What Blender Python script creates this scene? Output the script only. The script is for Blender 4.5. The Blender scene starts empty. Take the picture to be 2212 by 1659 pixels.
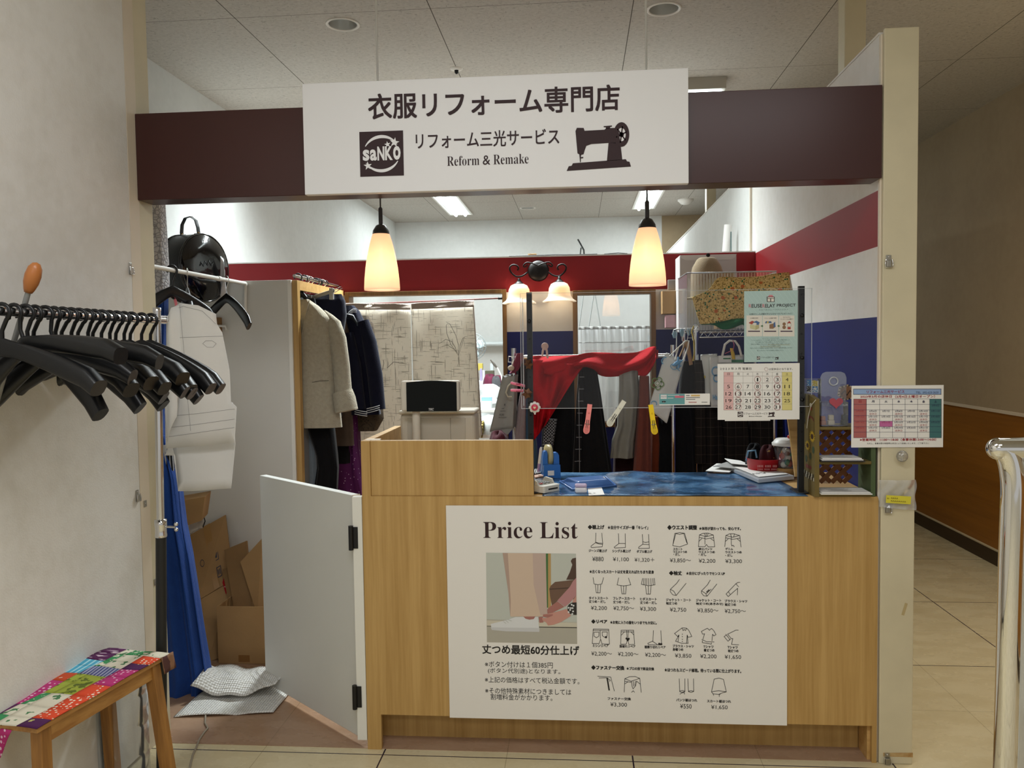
import bpy, bmesh, math, random
import numpy as np
from mathutils import Vector, Matrix, Euler

# ------------------------------------------------------------------ scene, camera, world, lights
SC = bpy.context.scene
COL = SC.collection
rnd = random.Random(7)
PI = math.pi

W_PX, H_PX, F_PX = 2212, 1659, 1750.66          # photograph size and focal length in pixels
YAW, PITCH, ROLL = -0.0815851, -0.0477677, 0.0141199
_f = np.array([math.sin(YAW)*math.cos(PITCH), math.cos(YAW)*math.cos(PITCH), math.sin(PITCH)])
_r = np.array([math.cos(YAW), -math.sin(YAW), 0.0])
_d = np.cross(_f, _r)
_c, _s = math.cos(ROLL), math.sin(ROLL)
CAM_M = np.array([_c*_r + _s*_d, -_s*_r + _c*_d, _f])
CAM = np.array([0.0, -2.904, 1.5])

cam_data = bpy.data.cameras.new('camera')
cam = bpy.data.objects.new('camera', cam_data)
COL.objects.link(cam)
cam_data.sensor_width = 36.0
cam_data.lens = 36.0*F_PX/W_PX
cam_data.clip_start = 0.05
_R = Matrix((CAM_M[0], -CAM_M[1], -CAM_M[2])).transposed().to_4x4()
cam.matrix_world = Matrix.Translation(CAM) @ _R
SC.camera = cam

SC.view_settings.view_transform = 'Standard'
SC.view_settings.look = 'None'
SC.view_settings.gamma = 1.0
SC.view_settings.use_curve_mapping = False
SC.view_settings.exposure = -0.2
SC.cycles.use_denoising = True
SC.cycles.max_bounces = 8
SC.cycles.transparent_max_bounces = 16
SC.cycles.sample_clamp_indirect = 6.0
SC.cycles.caustics_reflective = False
SC.cycles.caustics_refractive = False

world = bpy.data.worlds.new('hall_light')
SC.world = world
world.use_nodes = True
world.node_tree.nodes['Background'].inputs[0].default_value = (1.0, 0.98, 0.95, 1)
world.node_tree.nodes['Background'].inputs[1].default_value = 0.58

DOWNLIGHTS = ((-1.122, 1.034, .068), (0.419, 1.033, .068), (-0.556, 6.455, .075))
def area(name, loc, size, power, col=(1, 1, 1), rot=(0, 0, 0), spread=None):
    l = bpy.data.lights.new(name, 'AREA')
    l.shape = 'RECTANGLE'; l.size, l.size_y = size
    l.energy = power; l.color = col
    if spread: l.spread = spread
    o = bpy.data.objects.new(name, l); COL.objects.link(o)
    o.location = loc; o.rotation_euler = rot
    return o

def point(name, loc, power, col, r=0.03):
    l = bpy.data.lights.new(name, 'POINT')
    l.energy = power; l.color = col; l.shadow_soft_size = r
    o = bpy.data.objects.new(name, l); COL.objects.link(o); o.location = loc
    return o

# lamps of the shopping hall behind the camera and fluorescent fittings of the shop and its back room, plus added fill lights
HALL = (0.97, 0.985, 1.0)
COOL = (0.90, 0.98, 1.0)
area('hall_lamp', (-0.5, -1.9, 3.02), (1.2, 0.6), 30, HALL)
area('hall_lamp', (1.0, -2.6, 3.02), (1.2, 0.6), 22, HALL)
area('hall_lamp', (-0.3, -4.6, 3.02), (1.6, 0.8), 46, HALL)
area('shop_light', (0.20, 2.13, 2.985), (0.95, 0.17), 28, COOL, spread=2.2)
area('shop_light', (-0.75, 2.05, 2.985), (0.8, 0.17), 90, COOL, spread=2.3)  # unseen light added behind the sign to brighten the shop interior
area('shop_light', (-1.7, 2.05, 2.985), (0.8, 0.17), 24, COOL, spread=2.3)  # another added light without a fitting, brightens the left of the interior
area('aisle_fill', (2.3, 0.6, 3.02), (0.6, 1.2), 24, (1.0, 0.93, 0.80), spread=2.5)  # added out of view to brighten the aisle, no fitting there
area('back_room_lamp', (-1.36, 5.95, 3.035), (0.24, 1.2), 36, COOL)
area('back_room_lamp', (0.77, 5.95, 3.035), (0.24, 1.2), 36, COOL)

# ------------------------------------------------------------------ measuring: a photo pixel on a plane of the room
def ray(px, py):
    return CAM_M.T @ np.array([(px - W_PX/2)/F_PX, (py - H_PX/2)/F_PX, 1.0])
def at(px, py, Y):
    v = ray(px, py); return Vector(CAM + v*(Y - CAM[1])/v[1])
def atx(px, py, X):
    v = ray(px, py); return Vector(CAM + v*(X - CAM[0])/v[0])
def atz(px, py, Z):
    v = ray(px, py); return Vector(CAM + v*(Z - CAM[2])/v[2])

# ------------------------------------------------------------------ materials
def lin(h):
    if isinstance(h, tuple): rgb = h
    else: rgb = (int(h[0:2], 16), int(h[2:4], 16), int(h[4:6], 16))
    return tuple(((c/255)/12.92 if c/255 <= .04045 else ((c/255 + .055)/1.055)**2.4) for c in rgb) + (1.0,)

MATS = {}
def nt(m): return m.node_tree.nodes, m.node_tree.links
def mat(name, col, rough=.6, metal=0.0, var=0.0, vs=6.0, stretch=(1, 1, 1), bump=0.0, bs=40.0, spec=.5, emit=None, es=1.0, trans=0.0, alpha=1.0, coat=0.0, sheen=0.0, col2=None, ior=1.45):
    if name in MATS: return MATS[name]
    m = bpy.data.materials.new(name); m.use_nodes = True
    N, L = nt(m); b = N['Principled BSDF']
    b.inputs['Base Color'].default_value = lin(col)
    b.inputs['Roughness'].default_value = rough
    b.inputs['Metallic'].default_value = metal
    b.inputs['Specular IOR Level'].default_value = spec
    b.inputs['Transmission Weight'].default_value = trans
    b.inputs['IOR'].default_value = ior
    b.inputs['Alpha'].default_value = alpha
    b.inputs['Coat Weight'].default_value = coat
    if sheen: b.inputs['Sheen Weight'].default_value = sheen
    if emit:
        b.inputs['Emission Color'].default_value = lin(emit); b.inputs['Emission Strength'].default_value = es
    if var or col2 or bump:
        tc = N.new('ShaderNodeTexCoord'); mp = N.new('ShaderNodeMapping')
        mp.inputs['Scale'].default_value = stretch
        L.new(tc.outputs['Object'], mp.inputs['Vector'])
    if var or col2:
        n = N.new('ShaderNodeTexNoise'); n.inputs['Scale'].default_value = vs; n.inputs['Detail'].default_value = 4
        L.new(mp.outputs[0], n.inputs['Vector'])
        r = N.new('ShaderNodeValToRGB')
        r.color_ramp.elements[0].position = .3; r.color_ramp.elements[1].position = .7
        c = lin(col); c2 = lin(col2) if col2 else tuple(x*(1 - var) for x in c[:3]) + (1,)
        r.color_ramp.elements[0].color = c2; r.color_ramp.elements[1].color = c
        L.new(n.outputs[0], r.inputs[0]); L.new(r.outputs[0], b.inputs['Base Color'])
    if bump:
        n2 = N.new('ShaderNodeTexNoise'); n2.inputs['Scale'].default_value = bs; n2.inputs['Detail'].default_value = 3
        L.new(mp.outputs[0], n2.inputs['Vector'])
        bp = N.new('ShaderNodeBump'); bp.inputs['Strength'].default_value = bump; bp.inputs['Distance'].default_value = .01
        L.new(n2.outputs[0], bp.inputs['Height']); L.new(bp.outputs[0], b.inputs['Normal'])
    MATS[name] = m
    return m

def math_node(N, L, op, a, b=None):
    n = N.new('ShaderNodeMath'); n.operation = op
    for i, x in enumerate((a, b)):
        if x is None: continue
        if isinstance(x, (int, float)): n.inputs[i].default_value = x
        else: L.new(x, n.inputs[i])
    return n.outputs[0]

def mixc(N, L, fac, a, b):
    n = N.new('ShaderNodeMix'); n.data_type = 'RGBA'
    for s, x in ((0, fac), (6, a), (7, b)):
        if isinstance(x, (int, float)): n.inputs[s].default_value = x
        elif isinstance(x, tuple): n.inputs[s].default_value = x
        else: L.new(x, n.inputs[s])
    return n.outputs[2]

def line_mask(N, L, coord, origin, period, half):      # 1 on joint lines that repeat along one axis
    a = math_node(N, L, 'SUBTRACT', coord, origin - half)
    a = math_node(N, L, 'FLOORED_MODULO', a, period)
    return math_node(N, L, 'LESS_THAN', a, 2*half)

def noise(N, L, vec, scale, detail=3, stretch=None):
    if stretch:
        mp = N.new('ShaderNodeMapping'); mp.inputs['Scale'].default_value = stretch
        L.new(vec, mp.inputs['Vector']); vec = mp.outputs[0]
    n = N.new('ShaderNodeTexNoise'); n.inputs['Scale'].default_value = scale; n.inputs['Detail'].default_value = detail
    L.new(vec, n.inputs['Vector'])
    return n.outputs[0]

def ramp(N, L, fac, stops):
    r = N.new('ShaderNodeValToRGB')
    e = r.color_ramp.elements
    while len(e) < len(stops): e.new(.5)
    for i, (p, c) in enumerate(stops):
        e[i].position = p; e[i].color = lin(c) if not isinstance(c, tuple) or len(c) == 3 else c
    L.new(fac, r.inputs[0])
    return r.outputs[0]

def new_mat(name, rough=.6, spec=.5):
    m = bpy.data.materials.new(name); m.use_nodes = True
    N, L = nt(m); b = N['Principled BSDF']; b.inputs['Roughness'].default_value = rough
    b.inputs['Specular IOR Level'].default_value = spec
    tc = N.new('ShaderNodeTexCoord'); sp = N.new('ShaderNodeSeparateXYZ')
    L.new(tc.outputs['Object'], sp.inputs[0])
    MATS[name] = m
    return m, N, L, b, tc.outputs['Object'], sp.outputs

def bump_into(N, L, b, h, strength=.3, dist=.005):
    bp = N.new('ShaderNodeBump'); bp.inputs['Strength'].default_value = strength; bp.inputs['Distance'].default_value = dist
    L.new(h, bp.inputs['Height']); L.new(bp.outputs[0], b.inputs['Normal'])

def glass(name, tint=(1, 1, 1, 1), refl=.06, rough=.02, haze=0.0):
    if name in MATS: return MATS[name]
    m = bpy.data.materials.new(name); m.use_nodes = True
    N, L = nt(m); N.remove(N['Principled BSDF']); out = N['Material Output']
    t = N.new('ShaderNodeBsdfTransparent'); t.inputs[0].default_value = tint
    g = N.new('ShaderNodeBsdfGlossy'); g.inputs['Roughness'].default_value = rough
    fr = N.new('ShaderNodeFresnel'); fr.inputs[0].default_value = 1.45
    fac = math_node(N, L, 'ADD', fr.outputs[0], refl - .035)
    mx = N.new('ShaderNodeMixShader'); L.new(fac, mx.inputs[0]); L.new(t.outputs[0], mx.inputs[1]); L.new(g.outputs[0], mx.inputs[2])
    res = mx.outputs[0]
    if haze:
        d = N.new('ShaderNodeBsdfDiffuse'); d.inputs[0].default_value = (.8, .82, .84, 1)
        m2 = N.new('ShaderNodeMixShader'); m2.inputs[0].default_value = haze
        L.new(res, m2.inputs[1]); L.new(d.outputs[0], m2.inputs[2]); res = m2.outputs[0]
    L.new(res, out.inputs[0])
    MATS[name] = m
    return m

# ------------------------------------------------------------------ mesh building
class MB:
    def __init__(s): s.v = []; s.f = []; s.m = []; s.s = []
    def add(s, verts, faces, m=0, smooth=False):
        o = len(s.v); s.v += [tuple(v) for v in verts]
        for f in faces: s.f.append([i + o for i in f]); s.m.append(m); s.s.append(smooth)
        return s
    def box(s, x0, x1, y0, y1, z0, z1, m=0, T=None):
        v = [Vector((x, y, z)) for x in (x0, x1) for y in (y0, y1) for z in (z0, z1)]
        if T is not None: v = [T @ p for p in v]
        return s.add(v, [(0, 1, 3, 2), (4, 6, 7, 5), (0, 4, 5, 1), (2, 3, 7, 6), (0, 2, 6, 4), (1, 5, 7, 3)], m)
    def quad(s, a, b, c, d, m=0): return s.add([a, b, c, d], [(0, 1, 2, 3)], m)
    def tube(s, pts, r, n=10, m=0, closed=False, flat=1.0, up=None, cap=True):
        pts = [Vector(p) for p in pts]; k = len(pts)
        rs = r if isinstance(r, (list, tuple)) else [r]*k
        T = []
        for i in range(k):
            a = pts[(i - 1) % k] if closed or i > 0 else pts[i]
            b = pts[(i + 1) % k] if closed or i < k - 1 else pts[i]
            t = (b - a); T.append(t.normalized() if t.length > 1e-9 else Vector((0, 0, 1)))
        ref = Vector(up) if up else (Vector((0, 0, 1)) if abs(T[0].z) < .9 else Vector((1, 0, 0)))
        nrm = (ref - T[0]*ref.dot(T[0])).normalized()
        V = []
        for i in range(k):
            if up: ref = Vector(up)
            else: ref = nrm
            q = ref - T[i]*ref.dot(T[i])
            nrm = q.normalized() if q.length > 1e-6 else nrm
            bn = T[i].cross(nrm)
            for j in range(n):
                a = 2*PI*j/n
                V.append(pts[i] + nrm*(math.cos(a)*rs[i]) + bn*(math.sin(a)*rs[i]*flat))
        F = []
        for i in range(k if closed else k - 1):
            i2 = (i + 1) % k
            for j in range(n): F.append((i*n + j, i*n + (j + 1) % n, i2*n + (j + 1) % n, i2*n + j))
        s.add(V, F, m, True)
        if cap and not closed:
            s.add(V[:n], [tuple(range(n))[::-1]], m); s.add(V[-n:], [tuple(range(n))], m)
        return s
    def lathe(s, prof, c=(0, 0, 0), n=24, m=0, T=None, smooth=True):
        V = []
        for r, z in prof:
            for j in range(n):
                a = 2*PI*j/n; p = Vector((r*math.cos(a), r*math.sin(a), z))
                V.append((T @ p if T is not None else p) + Vector(c))
        F = [(i*n + j, i*n + (j + 1) % n, (i + 1)*n + (j + 1) % n, (i + 1)*n + j) for i in range(len(prof) - 1) for j in range(n)]
        return s.add(V, F, m, smooth)
    def sphere(s, c, r, n=16, m=0, sc=(1, 1, 1)):
        k = n//2
        prof = [(math.sin(PI*i/k), -math.cos(PI*i/k)) for i in range(k + 1)]
        T = Matrix.Diagonal((r*sc[0], r*sc[1], r*sc[2]))
        return s.lathe([(max(a, 1e-4), b) for a, b in prof], c, n, m, T)
    def prism(s, poly, d, T=None, m=0, mside=None):        # polygon in local xy, thickness along local +z
        k = len(poly)
        V = [Vector((p[0], p[1], 0)) for p in poly] + [Vector((p[0], p[1], d)) for p in poly]
        if T is not None: V = [T @ p for p in V]
        s.add(V, [tuple(range(k))[::-1], tuple(range(k, 2*k))], m)
        return s.add(V, [(i, (i + 1) % k, k + (i + 1) % k, k + i) for i in range(k)], m if mside is None else mside)
    def grid(s, fn, nu, nv, m=0, smooth=True, cu=False):
        ku = nu if cu else nu + 1
        V = [fn(i/nu, j/nv) for j in range(nv + 1) for i in range(ku)]
        F = []
        for j in range(nv):
            for i in range(nu):
                i2 = (i + 1) % ku
                F.append((j*ku + i, j*ku + i2, (j + 1)*ku + i2, (j + 1)*ku + i))
        return s.add(V, F, m, smooth)
    def mesh(s, me, T, m=0):
        V = [T @ v.co for v in me.vertices]
        return s.add(V, [tuple(p.vertices) for p in me.polygons], m)

def link(o, parent=None):
    COL.objects.link(o)
    if parent is not None:
        o.parent = parent
        for k in ('category',):
            if k in o: del o[k]
    return o

def build(name, mb, mats, parent=None, bevel=0.0, solid=0.0, sub=0, seg=2, origin=None, label=None, weld=False):
    """one mesh object; coordinates in mb are world coordinates unless the parent is tagged local"""
    me = bpy.data.meshes.new(name)
    if origin is None and parent is None:
        a = np.array([tuple(v) for v in mb.v]); origin = Vector(((a[:, 0].min() + a[:, 0].max())/2, (a[:, 1].min() + a[:, 1].max())/2, a[:, 2].min()))
    off = Vector((0, 0, 0))
    if parent is not None:
        if not parent.get('_l'): off = world_loc(parent)
    elif origin is not None: off = Vector(origin)
    me.from_pydata([tuple(Vector(v) - off) for v in mb.v], [], mb.f)
    if not isinstance(mats, (list, tuple)): mats = [mats]
    for m in mats: me.materials.append(m)
    me.polygons.foreach_set('material_index', mb.m); me.polygons.foreach_set('use_smooth', mb.s)
    me.update()
    if weld or sub:
        bm = bmesh.new(); bm.from_mesh(me); bmesh.ops.remove_doubles(bm, verts=bm.verts, dist=1e-5); bm.to_mesh(me); bm.free()
    o = bpy.data.objects.new(name, me)
    if parent is None: o.location = off
    link(o, parent)
    if parent is not None and parent.get('_l'): o['_l'] = 1
    if bevel:
        b = o.modifiers.new('bevel', 'BEVEL'); b.width = bevel; b.segments = seg; b.limit_method = 'ANGLE'; b.angle_limit = .6; b.harden_normals = False
    if solid:
        b = o.modifiers.new('thickness', 'SOLIDIFY'); b.thickness = solid; b.offset = 0
    if sub:
        b = o.modifiers.new('smooth', 'SUBSURF'); b.levels = sub; b.render_levels = sub
    if label: o['label'] = label
    return o

def world_loc(o):
    p = Vector(o.location)
    while o.parent is not None:
        o = o.parent; p = p + Vector(o.location)
    return p

def tag(o, label, cat, group=None):
    o['label'] = label; o['category'] = cat
    if group: o['group'] = group
    return o

def thing(name, label, cat, loc=(0, 0, 0), group=None, local=False, rot=(0, 0, 0)):
    o = bpy.data.objects.new(name, None); o.empty_display_size = .05
    COL.objects.link(o); o.location = loc; o.rotation_euler = rot
    if local: o['_l'] = 1
    return tag(o, label, cat, group)

def struct(name, mb, mats, **k):
    o = build(name, mb, mats, origin=(0, 0, 0), **k); o['kind'] = 'structure'
    return o

def single(name, mb, mats, label, cat, group=None, **k):
    return tag(build(name, mb, mats, **k), label, cat, group)

def copy_tree(o, loc=None, rot=None, label=None, parent=None):
    c = o.copy(); COL.objects.link(c)
    if parent is not None: c.parent = parent
    if loc is not None: c.location = loc
    if rot is not None: c.rotation_euler = rot
    if label: c['label'] = label
    for ch in list(o.children): copy_tree(ch, parent=c)
    return c

# ------------------------------------------------------------------ lettering (built from the default typeface as flat print)
def serif(t):
    return ''.join(chr(0x1D400 + ord(c) - 65) if 'A' <= c <= 'Z' else chr(0x1D41A + ord(c) - 97) if 'a' <= c <= 'z' else c for c in t)
def glyphs(t, off=0.0, spacing=1.0, shear=0.0):
    c = bpy.data.curves.new('print', 'FONT'); c.body = t; c.size = 1.0; c.offset = off; c.resolution_u = 3
    c.space_character = spacing; c.shear = shear
    o = bpy.data.objects.new('print', c)
    me = bpy.data.meshes.new_from_object(o)
    bpy.data.objects.remove(o); bpy.data.curves.remove(c)
    return me
class Sheet:
    """a printed face: local u right, v up, in metres, on the plane given by origin, right, up"""
    def __init__(s, o, u=(1, 0, 0), v=(0, 0, 1)):
        s.o = Vector(o); s.u = Vector(u).normalized(); s.v = Vector(v).normalized(); s.n = s.u.cross(s.v)
    def T(s, x, y, lift=.0006):
        return Matrix.Translation(s.o + s.u*x + s.v*y + s.n*lift) @ Matrix((s.u, s.v, s.n)).transposed().to_4x4()
    def text(s, mb, t, x, y, w=None, h=None, off=0.0, align='l', m=0, lift=.0006, spacing=1.0, shear=0.0, fat=0.0):
        """fit the string to width w and/or glyph height h; x, y is the left (or centre) of the base line"""
        me = glyphs(t, off, spacing, shear)
        if not me.vertices: return
        a = np.array([v.co[:2] for v in me.vertices]); lo, hi = a.min(0), a.max(0)
        sx = w/(hi[0] - lo[0]) if w else None; sy = h/(hi[1] - lo[1]) if h else None
        sx = sx or sy; sy = sy or sx
        x0 = x - lo[0]*sx if align == 'l' else x - (lo[0] + hi[0])/2*sx
        y0 = y - lo[1]*sy if h else y
        for k, (ax, ay) in enumerate(((-1, -1), (1, -1), (1, 1), (-1, 1)) if fat else ((0, 0),)):
            mb.mesh(me, s.T(x0 + ax*fat, y0 + ay*fat, lift + k*.00008) @ Matrix.Diagonal((sx, sy, 1, 1)), m)
        bpy.data.meshes.remove(me)
    def poly(s, mb, pts, m=0, lift=.0006):
        T = s.T(0, 0, lift); V = [T @ Vector((p[0], p[1], 0)) for p in pts]
        mb.add(V, [tuple(range(len(V)))], m)
    def rect(s, mb, x0, y0, x1, y1, m=0, lift=.0006): s.poly(mb, [(x0, y0), (x1, y0), (x1, y1), (x0, y1)], m, lift)
    def line(s, mb, pts, w, m=0, lift=.0006, closed=False):
        pts = [Vector((p[0], p[1])) for p in pts]
        if closed: pts = pts + [pts[0]]
        for a, b in zip(pts, pts[1:]):
            d = b - a
            if d.length < 1e-7: continue
            d.normalize(); n = Vector((-d.y, d.x))*w/2; e = d*w*.3
            s.poly(mb, [a - e - n, b + e - n, b + e + n, a - e + n], m, lift)
    def ring(s, mb, x, y, r, w, m=0, lift=.0006, n=24, sy=1.0, a0=0, a1=360):
        k = n
        for i in range(k):
            t0 = math.radians(a0 + (a1 - a0)*i/k); t1 = math.radians(a0 + (a1 - a0)*(i + 1)/k)
            f = lambda t, q: (x + q*math.cos(t), y + q*math.sin(t)*sy)
            s.poly(mb, [f(t0, r - w/2), f(t1, r - w/2), f(t1, r + w/2), f(t0, r + w/2)], m, lift)
    def disc(s, mb, x, y, r, m=0, lift=.0006, n=20, sy=1.0):
        s.poly(mb, [(x + r*math.cos(2*PI*i/n), y + r*sy*math.sin(2*PI*i/n)) for i in range(n)], m, lift)
    def star(s, mb, x, y, r, m=0, lift=.0008, rot=90, inner=.4):
        s.poly(mb, [(x + (r if i % 2 == 0 else r*inner)*math.cos(math.radians(rot + 36*i)), y + (r if i % 2 == 0 else r*inner)*math.sin(math.radians(rot + 36*i))) for i in range(10)], m, lift)
# ------------------------------------------------------------------ setting materials
def wood_mat(name, c1, c2, grain='z', scale=1.0, rough=.45):
    m, N, L, b, obj, xyz = new_mat(name, rough)
    st = {'z': (14, 14, .55), 'x': (.55, 14, 14), 'y': (14, .55, 14)}[grain]
    n1 = noise(N, L, obj, 2.2*scale, 6, st); n2 = noise(N, L, obj, 9*scale, 4, st)
    f = math_node(N, L, 'ADD', math_node(N, L, 'MULTIPLY', n1, .65), math_node(N, L, 'MULTIPLY', n2, .35))
    L.new(ramp(N, L, f, [(.36, c2), (.62, c1)]), b.inputs['Base Color'])
    bump_into(N, L, b, n2, .06, .002)
    return m
WOOD = wood_mat('beech veneer', 'be9a5e', 'a98449', 'z')
WOOD_X = wood_mat('beech veneer cross', 'cda66b', 'b68e52', 'x')
FRAME = wood_mat('door frame wood', '8a6638', '70502a', 'z')
BENCHW = wood_mat('bench wood', 'a8773a', '7f5526', 'z')
BENCHY = wood_mat('bench wood rail', 'b88a4c', '946530', 'y')
ORANGEW = wood_mat('aisle wainscot', 'a0681c', '8c5812', 'y', .5)

def wallpaper(name, c1, c2, bump=.25):
    m, N, L, b, obj, xyz = new_mat(name, .75, .25)
    n1 = noise(N, L, obj, 3.0, 6); n2 = noise(N, L, obj, 22, 5)
    f = math_node(N, L, 'ADD', math_node(N, L, 'MULTIPLY', n1, .6), math_node(N, L, 'MULTIPLY', n2, .4))
    L.new(ramp(N, L, f, [(.38, c2), (.58, c1)]), b.inputs['Base Color'])
    bump_into(N, L, b, noise(N, L, obj, 160, 4), bump, .003)
    return m
PAPER_L = wallpaper('mottled grey white panel', 'e3e1dc', 'dad7d0')
WHITE = wallpaper('white wall paint', 'dfe1de', 'd9dbd8', .12)
WHITE_P = wallpaper('white partition paper', 'e4e2de', 'dedbd5', .18)
BEIGE = wallpaper('aisle beige paint', 'ab997c', 'a59377', .15)
CREAM = mat('cream lacquer', 'dccfba', .5, var=.06, vs=5)
CREAM2 = mat('cream post', 'd2c8aa', .5, var=.08, vs=7)
RED = mat('red stripe', '8e1018', .6, var=.06, vs=4)
BLUE = mat('navy stripe', '131f66', .6, var=.06, vs=4)
MAROON = mat('maroon fascia board', '3e1d19', .28, var=.1, vs=3, spec=.5)
DARKB = mat('dark brown skirting', '3a2a18', .5)

m, N, L, b, obj, xyz = new_mat('acoustic ceiling board', .9, .2)
CEIL = m
fx = line_mask(N, L, xyz[0], -1.607, .939, .0022); fy = line_mask(N, L, xyz[1], .905, 1.022, .0016)
fl1 = noise(N, L, obj, 1.0, 2, (34, 150, 1)); fl2 = noise(N, L, obj, 1.0, 2, (120, 40, 1)); fl3 = noise(N, L, obj, 55, 2)
d1 = math_node(N, L, 'GREATER_THAN', fl1, .655); d2 = math_node(N, L, 'GREATER_THAN', fl2, .69)
d = math_node(N, L, 'MAXIMUM', d1, d2)
base = ramp(N, L, fl3, [(.3, 'bab6ae'), (.7, 'c6c2ba')])
c = mixc(N, L, math_node(N, L, 'MULTIPLY', d, .55), base, lin('6e6a62'))
c = mixc(N, L, math_node(N, L, 'MAXIMUM', fx, fy), c, lin('5a554d'))
L.new(c, b.inputs['Base Color'])
bump_into(N, L, b, math_node(N, L, 'SUBTRACT', 1.0, d), .35, .003)

def floor_mat(name, c1, c2, joint, sub):
    m, N, L, b, obj, xyz = new_mat(name, .32, .45)
    n1 = noise(N, L, obj, 4.5, 5, (1, 2.2, 1)); n2 = noise(N, L, obj, 60, 3)
    f = math_node(N, L, 'ADD', math_node(N, L, 'MULTIPLY', n1, .75), math_node(N, L, 'MULTIPLY', n2, .25))
    c = ramp(N, L, f, [(.35, c2), (.62, c1)])
    s = math_node(N, L, 'MAXIMUM', line_mask(N, L, xyz[0], -.731 + .457, .914, .0012), line_mask(N, L, xyz[1], -.037 + .47, .94, .0012))
    c = mixc(N, L, math_node(N, L, 'MULTIPLY', s, sub), c, lin('6d5a40'))
    g = math_node(N, L, 'MAXIMUM', line_mask(N, L, xyz[0], -.731, .914, .0028), line_mask(N, L, xyz[1], -.037, .94, .0026))
    c = mixc(N, L, math_node(N, L, 'MULTIPLY', g, joint), c, lin('2c2638'))
    L.new(c, b.inputs['Base Color'])
    L.new(ramp(N, L, n1, [(.3, (120, 120, 120)), (.7, (160, 160, 160))]), b.inputs['Roughness'])
    return m
FLOOR = floor_mat('cream floor tile', 'd9cdaa', 'cfc19b', 1.0, .5)
FLOOR_S = floor_mat('brown shop floor tile', 'a98b72', '9c7d63', 0.0, .6)

CHROME = mat('chrome', 'd8d8d8', .12, 1.0)
STEEL = mat('brushed steel', 'a9a69e', .3, 1.0)
BLACKM = mat('black metal', '141414', .4, .3)
BLACKP = mat('black plastic', '0c0d0f', .35, spec=.5, bump=.03, bs=300)
WHITEP = mat('white plastic', 'e6e4dd', .4)
INK = mat('dark maroon ink', '2c1216', .6)
BLACKI = mat('black ink', '16120f', .6)
PAPERW = mat('white paper', 'e8e6e1', .7)

# ------------------------------------------------------------------ room shell
HC = 3.07; XL = -2.29; XF = -1.617; XP = 1.046; YB = 1.99; YF = 7.3; XA = 2.748
struct('floor', MB().box(-6, 5, -7, 8, -.05, 0), FLOOR)
struct('floor.001', MB().box(XL, XP, .006, YF, 0, .0015), FLOOR_S)
bm = bmesh.new()
def loop_edges(pts):
    vs = [bm.verts.new((x, y, HC)) for x, y in pts]
    return [bm.edges.new((vs[i], vs[(i + 1) % len(vs)])) for i in range(len(vs))]
E_all = loop_edges([(-6, -7), (5, -7), (5, 8), (-6, 8)])
for dx, dy, dr in DOWNLIGHTS: E_all += loop_edges([(dx + dr*math.cos(t*PI/20), dy + dr*math.sin(t*PI/20)) for t in range(40)])
bmesh.ops.triangle_fill(bm, use_beauty=True, edges=E_all)
bm.verts.index_update()
mb = MB().add([v.co.copy() for v in bm.verts], [[v.index for v in f.verts] for f in bm.faces]); bm.free()
mb.box(-6, 5, -7, 8, HC + .16, HC + .2)  # unseen slab over the downlight holes, added to block world light
struct('ceiling', mb, CEIL)
struct('wall_left', MB().box(XL - .1, XL, .1, YF, 0, HC), WHITE)
struct('wall_back', MB().box(XL - .1, XP + .002, YF, YF + .1, 0, HC), WHITE)
struct('wall_back.001', MB().box(XP + .002, XA + .1, YF, YF + .1, 0, HC), BEIGE)
mb = MB().box(XA, XA + .1, -2, YF, 1.03, HC).box(XA, XA + .1, -2, YF, .1, 1.015, 1)
struct('wall_right', mb, [BEIGE, ORANGEW])
struct('trim_1', MB().box(XA - .012, XA + .05, -2, YF, 1.013, 1.033), CREAM)
struct('baseboard_right', MB().box(XA - .012, XA + .05, -2, YF, 0, .098).box(XA - .016, XA + .05, -2, YF, .098, .106, 1), [DARKB, CREAM2])
struct('wall_front_right', MB().box(1.262, 1.62, -.62, -.5, 0, HC), mat('pale pillar', 'd6d8d2', .5, var=.05, vs=2, stretch=(.3, .3, 9)))

# left partition: white mottled panel running along the hall, cream end post
struct('wall_front_left', MB().box(XF - .085, XF, -3.6, -.057, .015, HC), PAPER_L)
struct('trim_2', MB().box(XF - .085, XF + .0005, -.055, .012, 0, HC).box(XF - .085, XF, .012, .106, 0, HC, 1).box(XF - .003, XF - .001, -.058, -.054, 0, HC, 2), [CREAM, CREAM2, DARKB], bevel=.003)

# right partition with stripes; pale panel behind the back wall; cream end post
mb = MB()
zs = [(0, 1.581, 2), (1.581, 1.826, 0), (1.826, 2.02, 1), (2.02, 2.55, 0)]
for z0, z1, k in zs: mb.quad((XP, .03, z0), (XP, YB + .08, z0), (XP, YB + .08, z1), (XP, .03, z1), k)
mb.box(XP + .001, XP + .118, .03, YF, 0, 2.549, 0)
mb.quad((XP, YB + .08, 0), (XP, YF, 0), (XP, YF, 2.55), (XP, YB + .08, 2.55), 3)
mb.box(XP - .004, XP + .122, .03, YF, 2.549, 2.556, 0)
struct('wall_partition_right', mb, [WHITE_P, RED, BLUE, WHITE])
struct('trim_3', MB().box(XP - .012, XP + .002, 2.08, 2.1, 2.03, 2.55), CREAM)
struct('trim_4', MB().box(1.049, 1.163, -.004, .012, 0, 2.558).box(1.043, 1.165, .012, .032, 0, 2.575 - .03, 1), [CREAM2, CREAM], bevel=.003)
struct('trim_5', MB().box(1.172, 1.262, .8, .89, 2.45, HC), CREAM2, bevel=.003)
struct('trim_6', MB().box(1.172, 1.255, 4.6, 4.69, 2.45, HC), CREAM2, bevel=.003)

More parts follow.
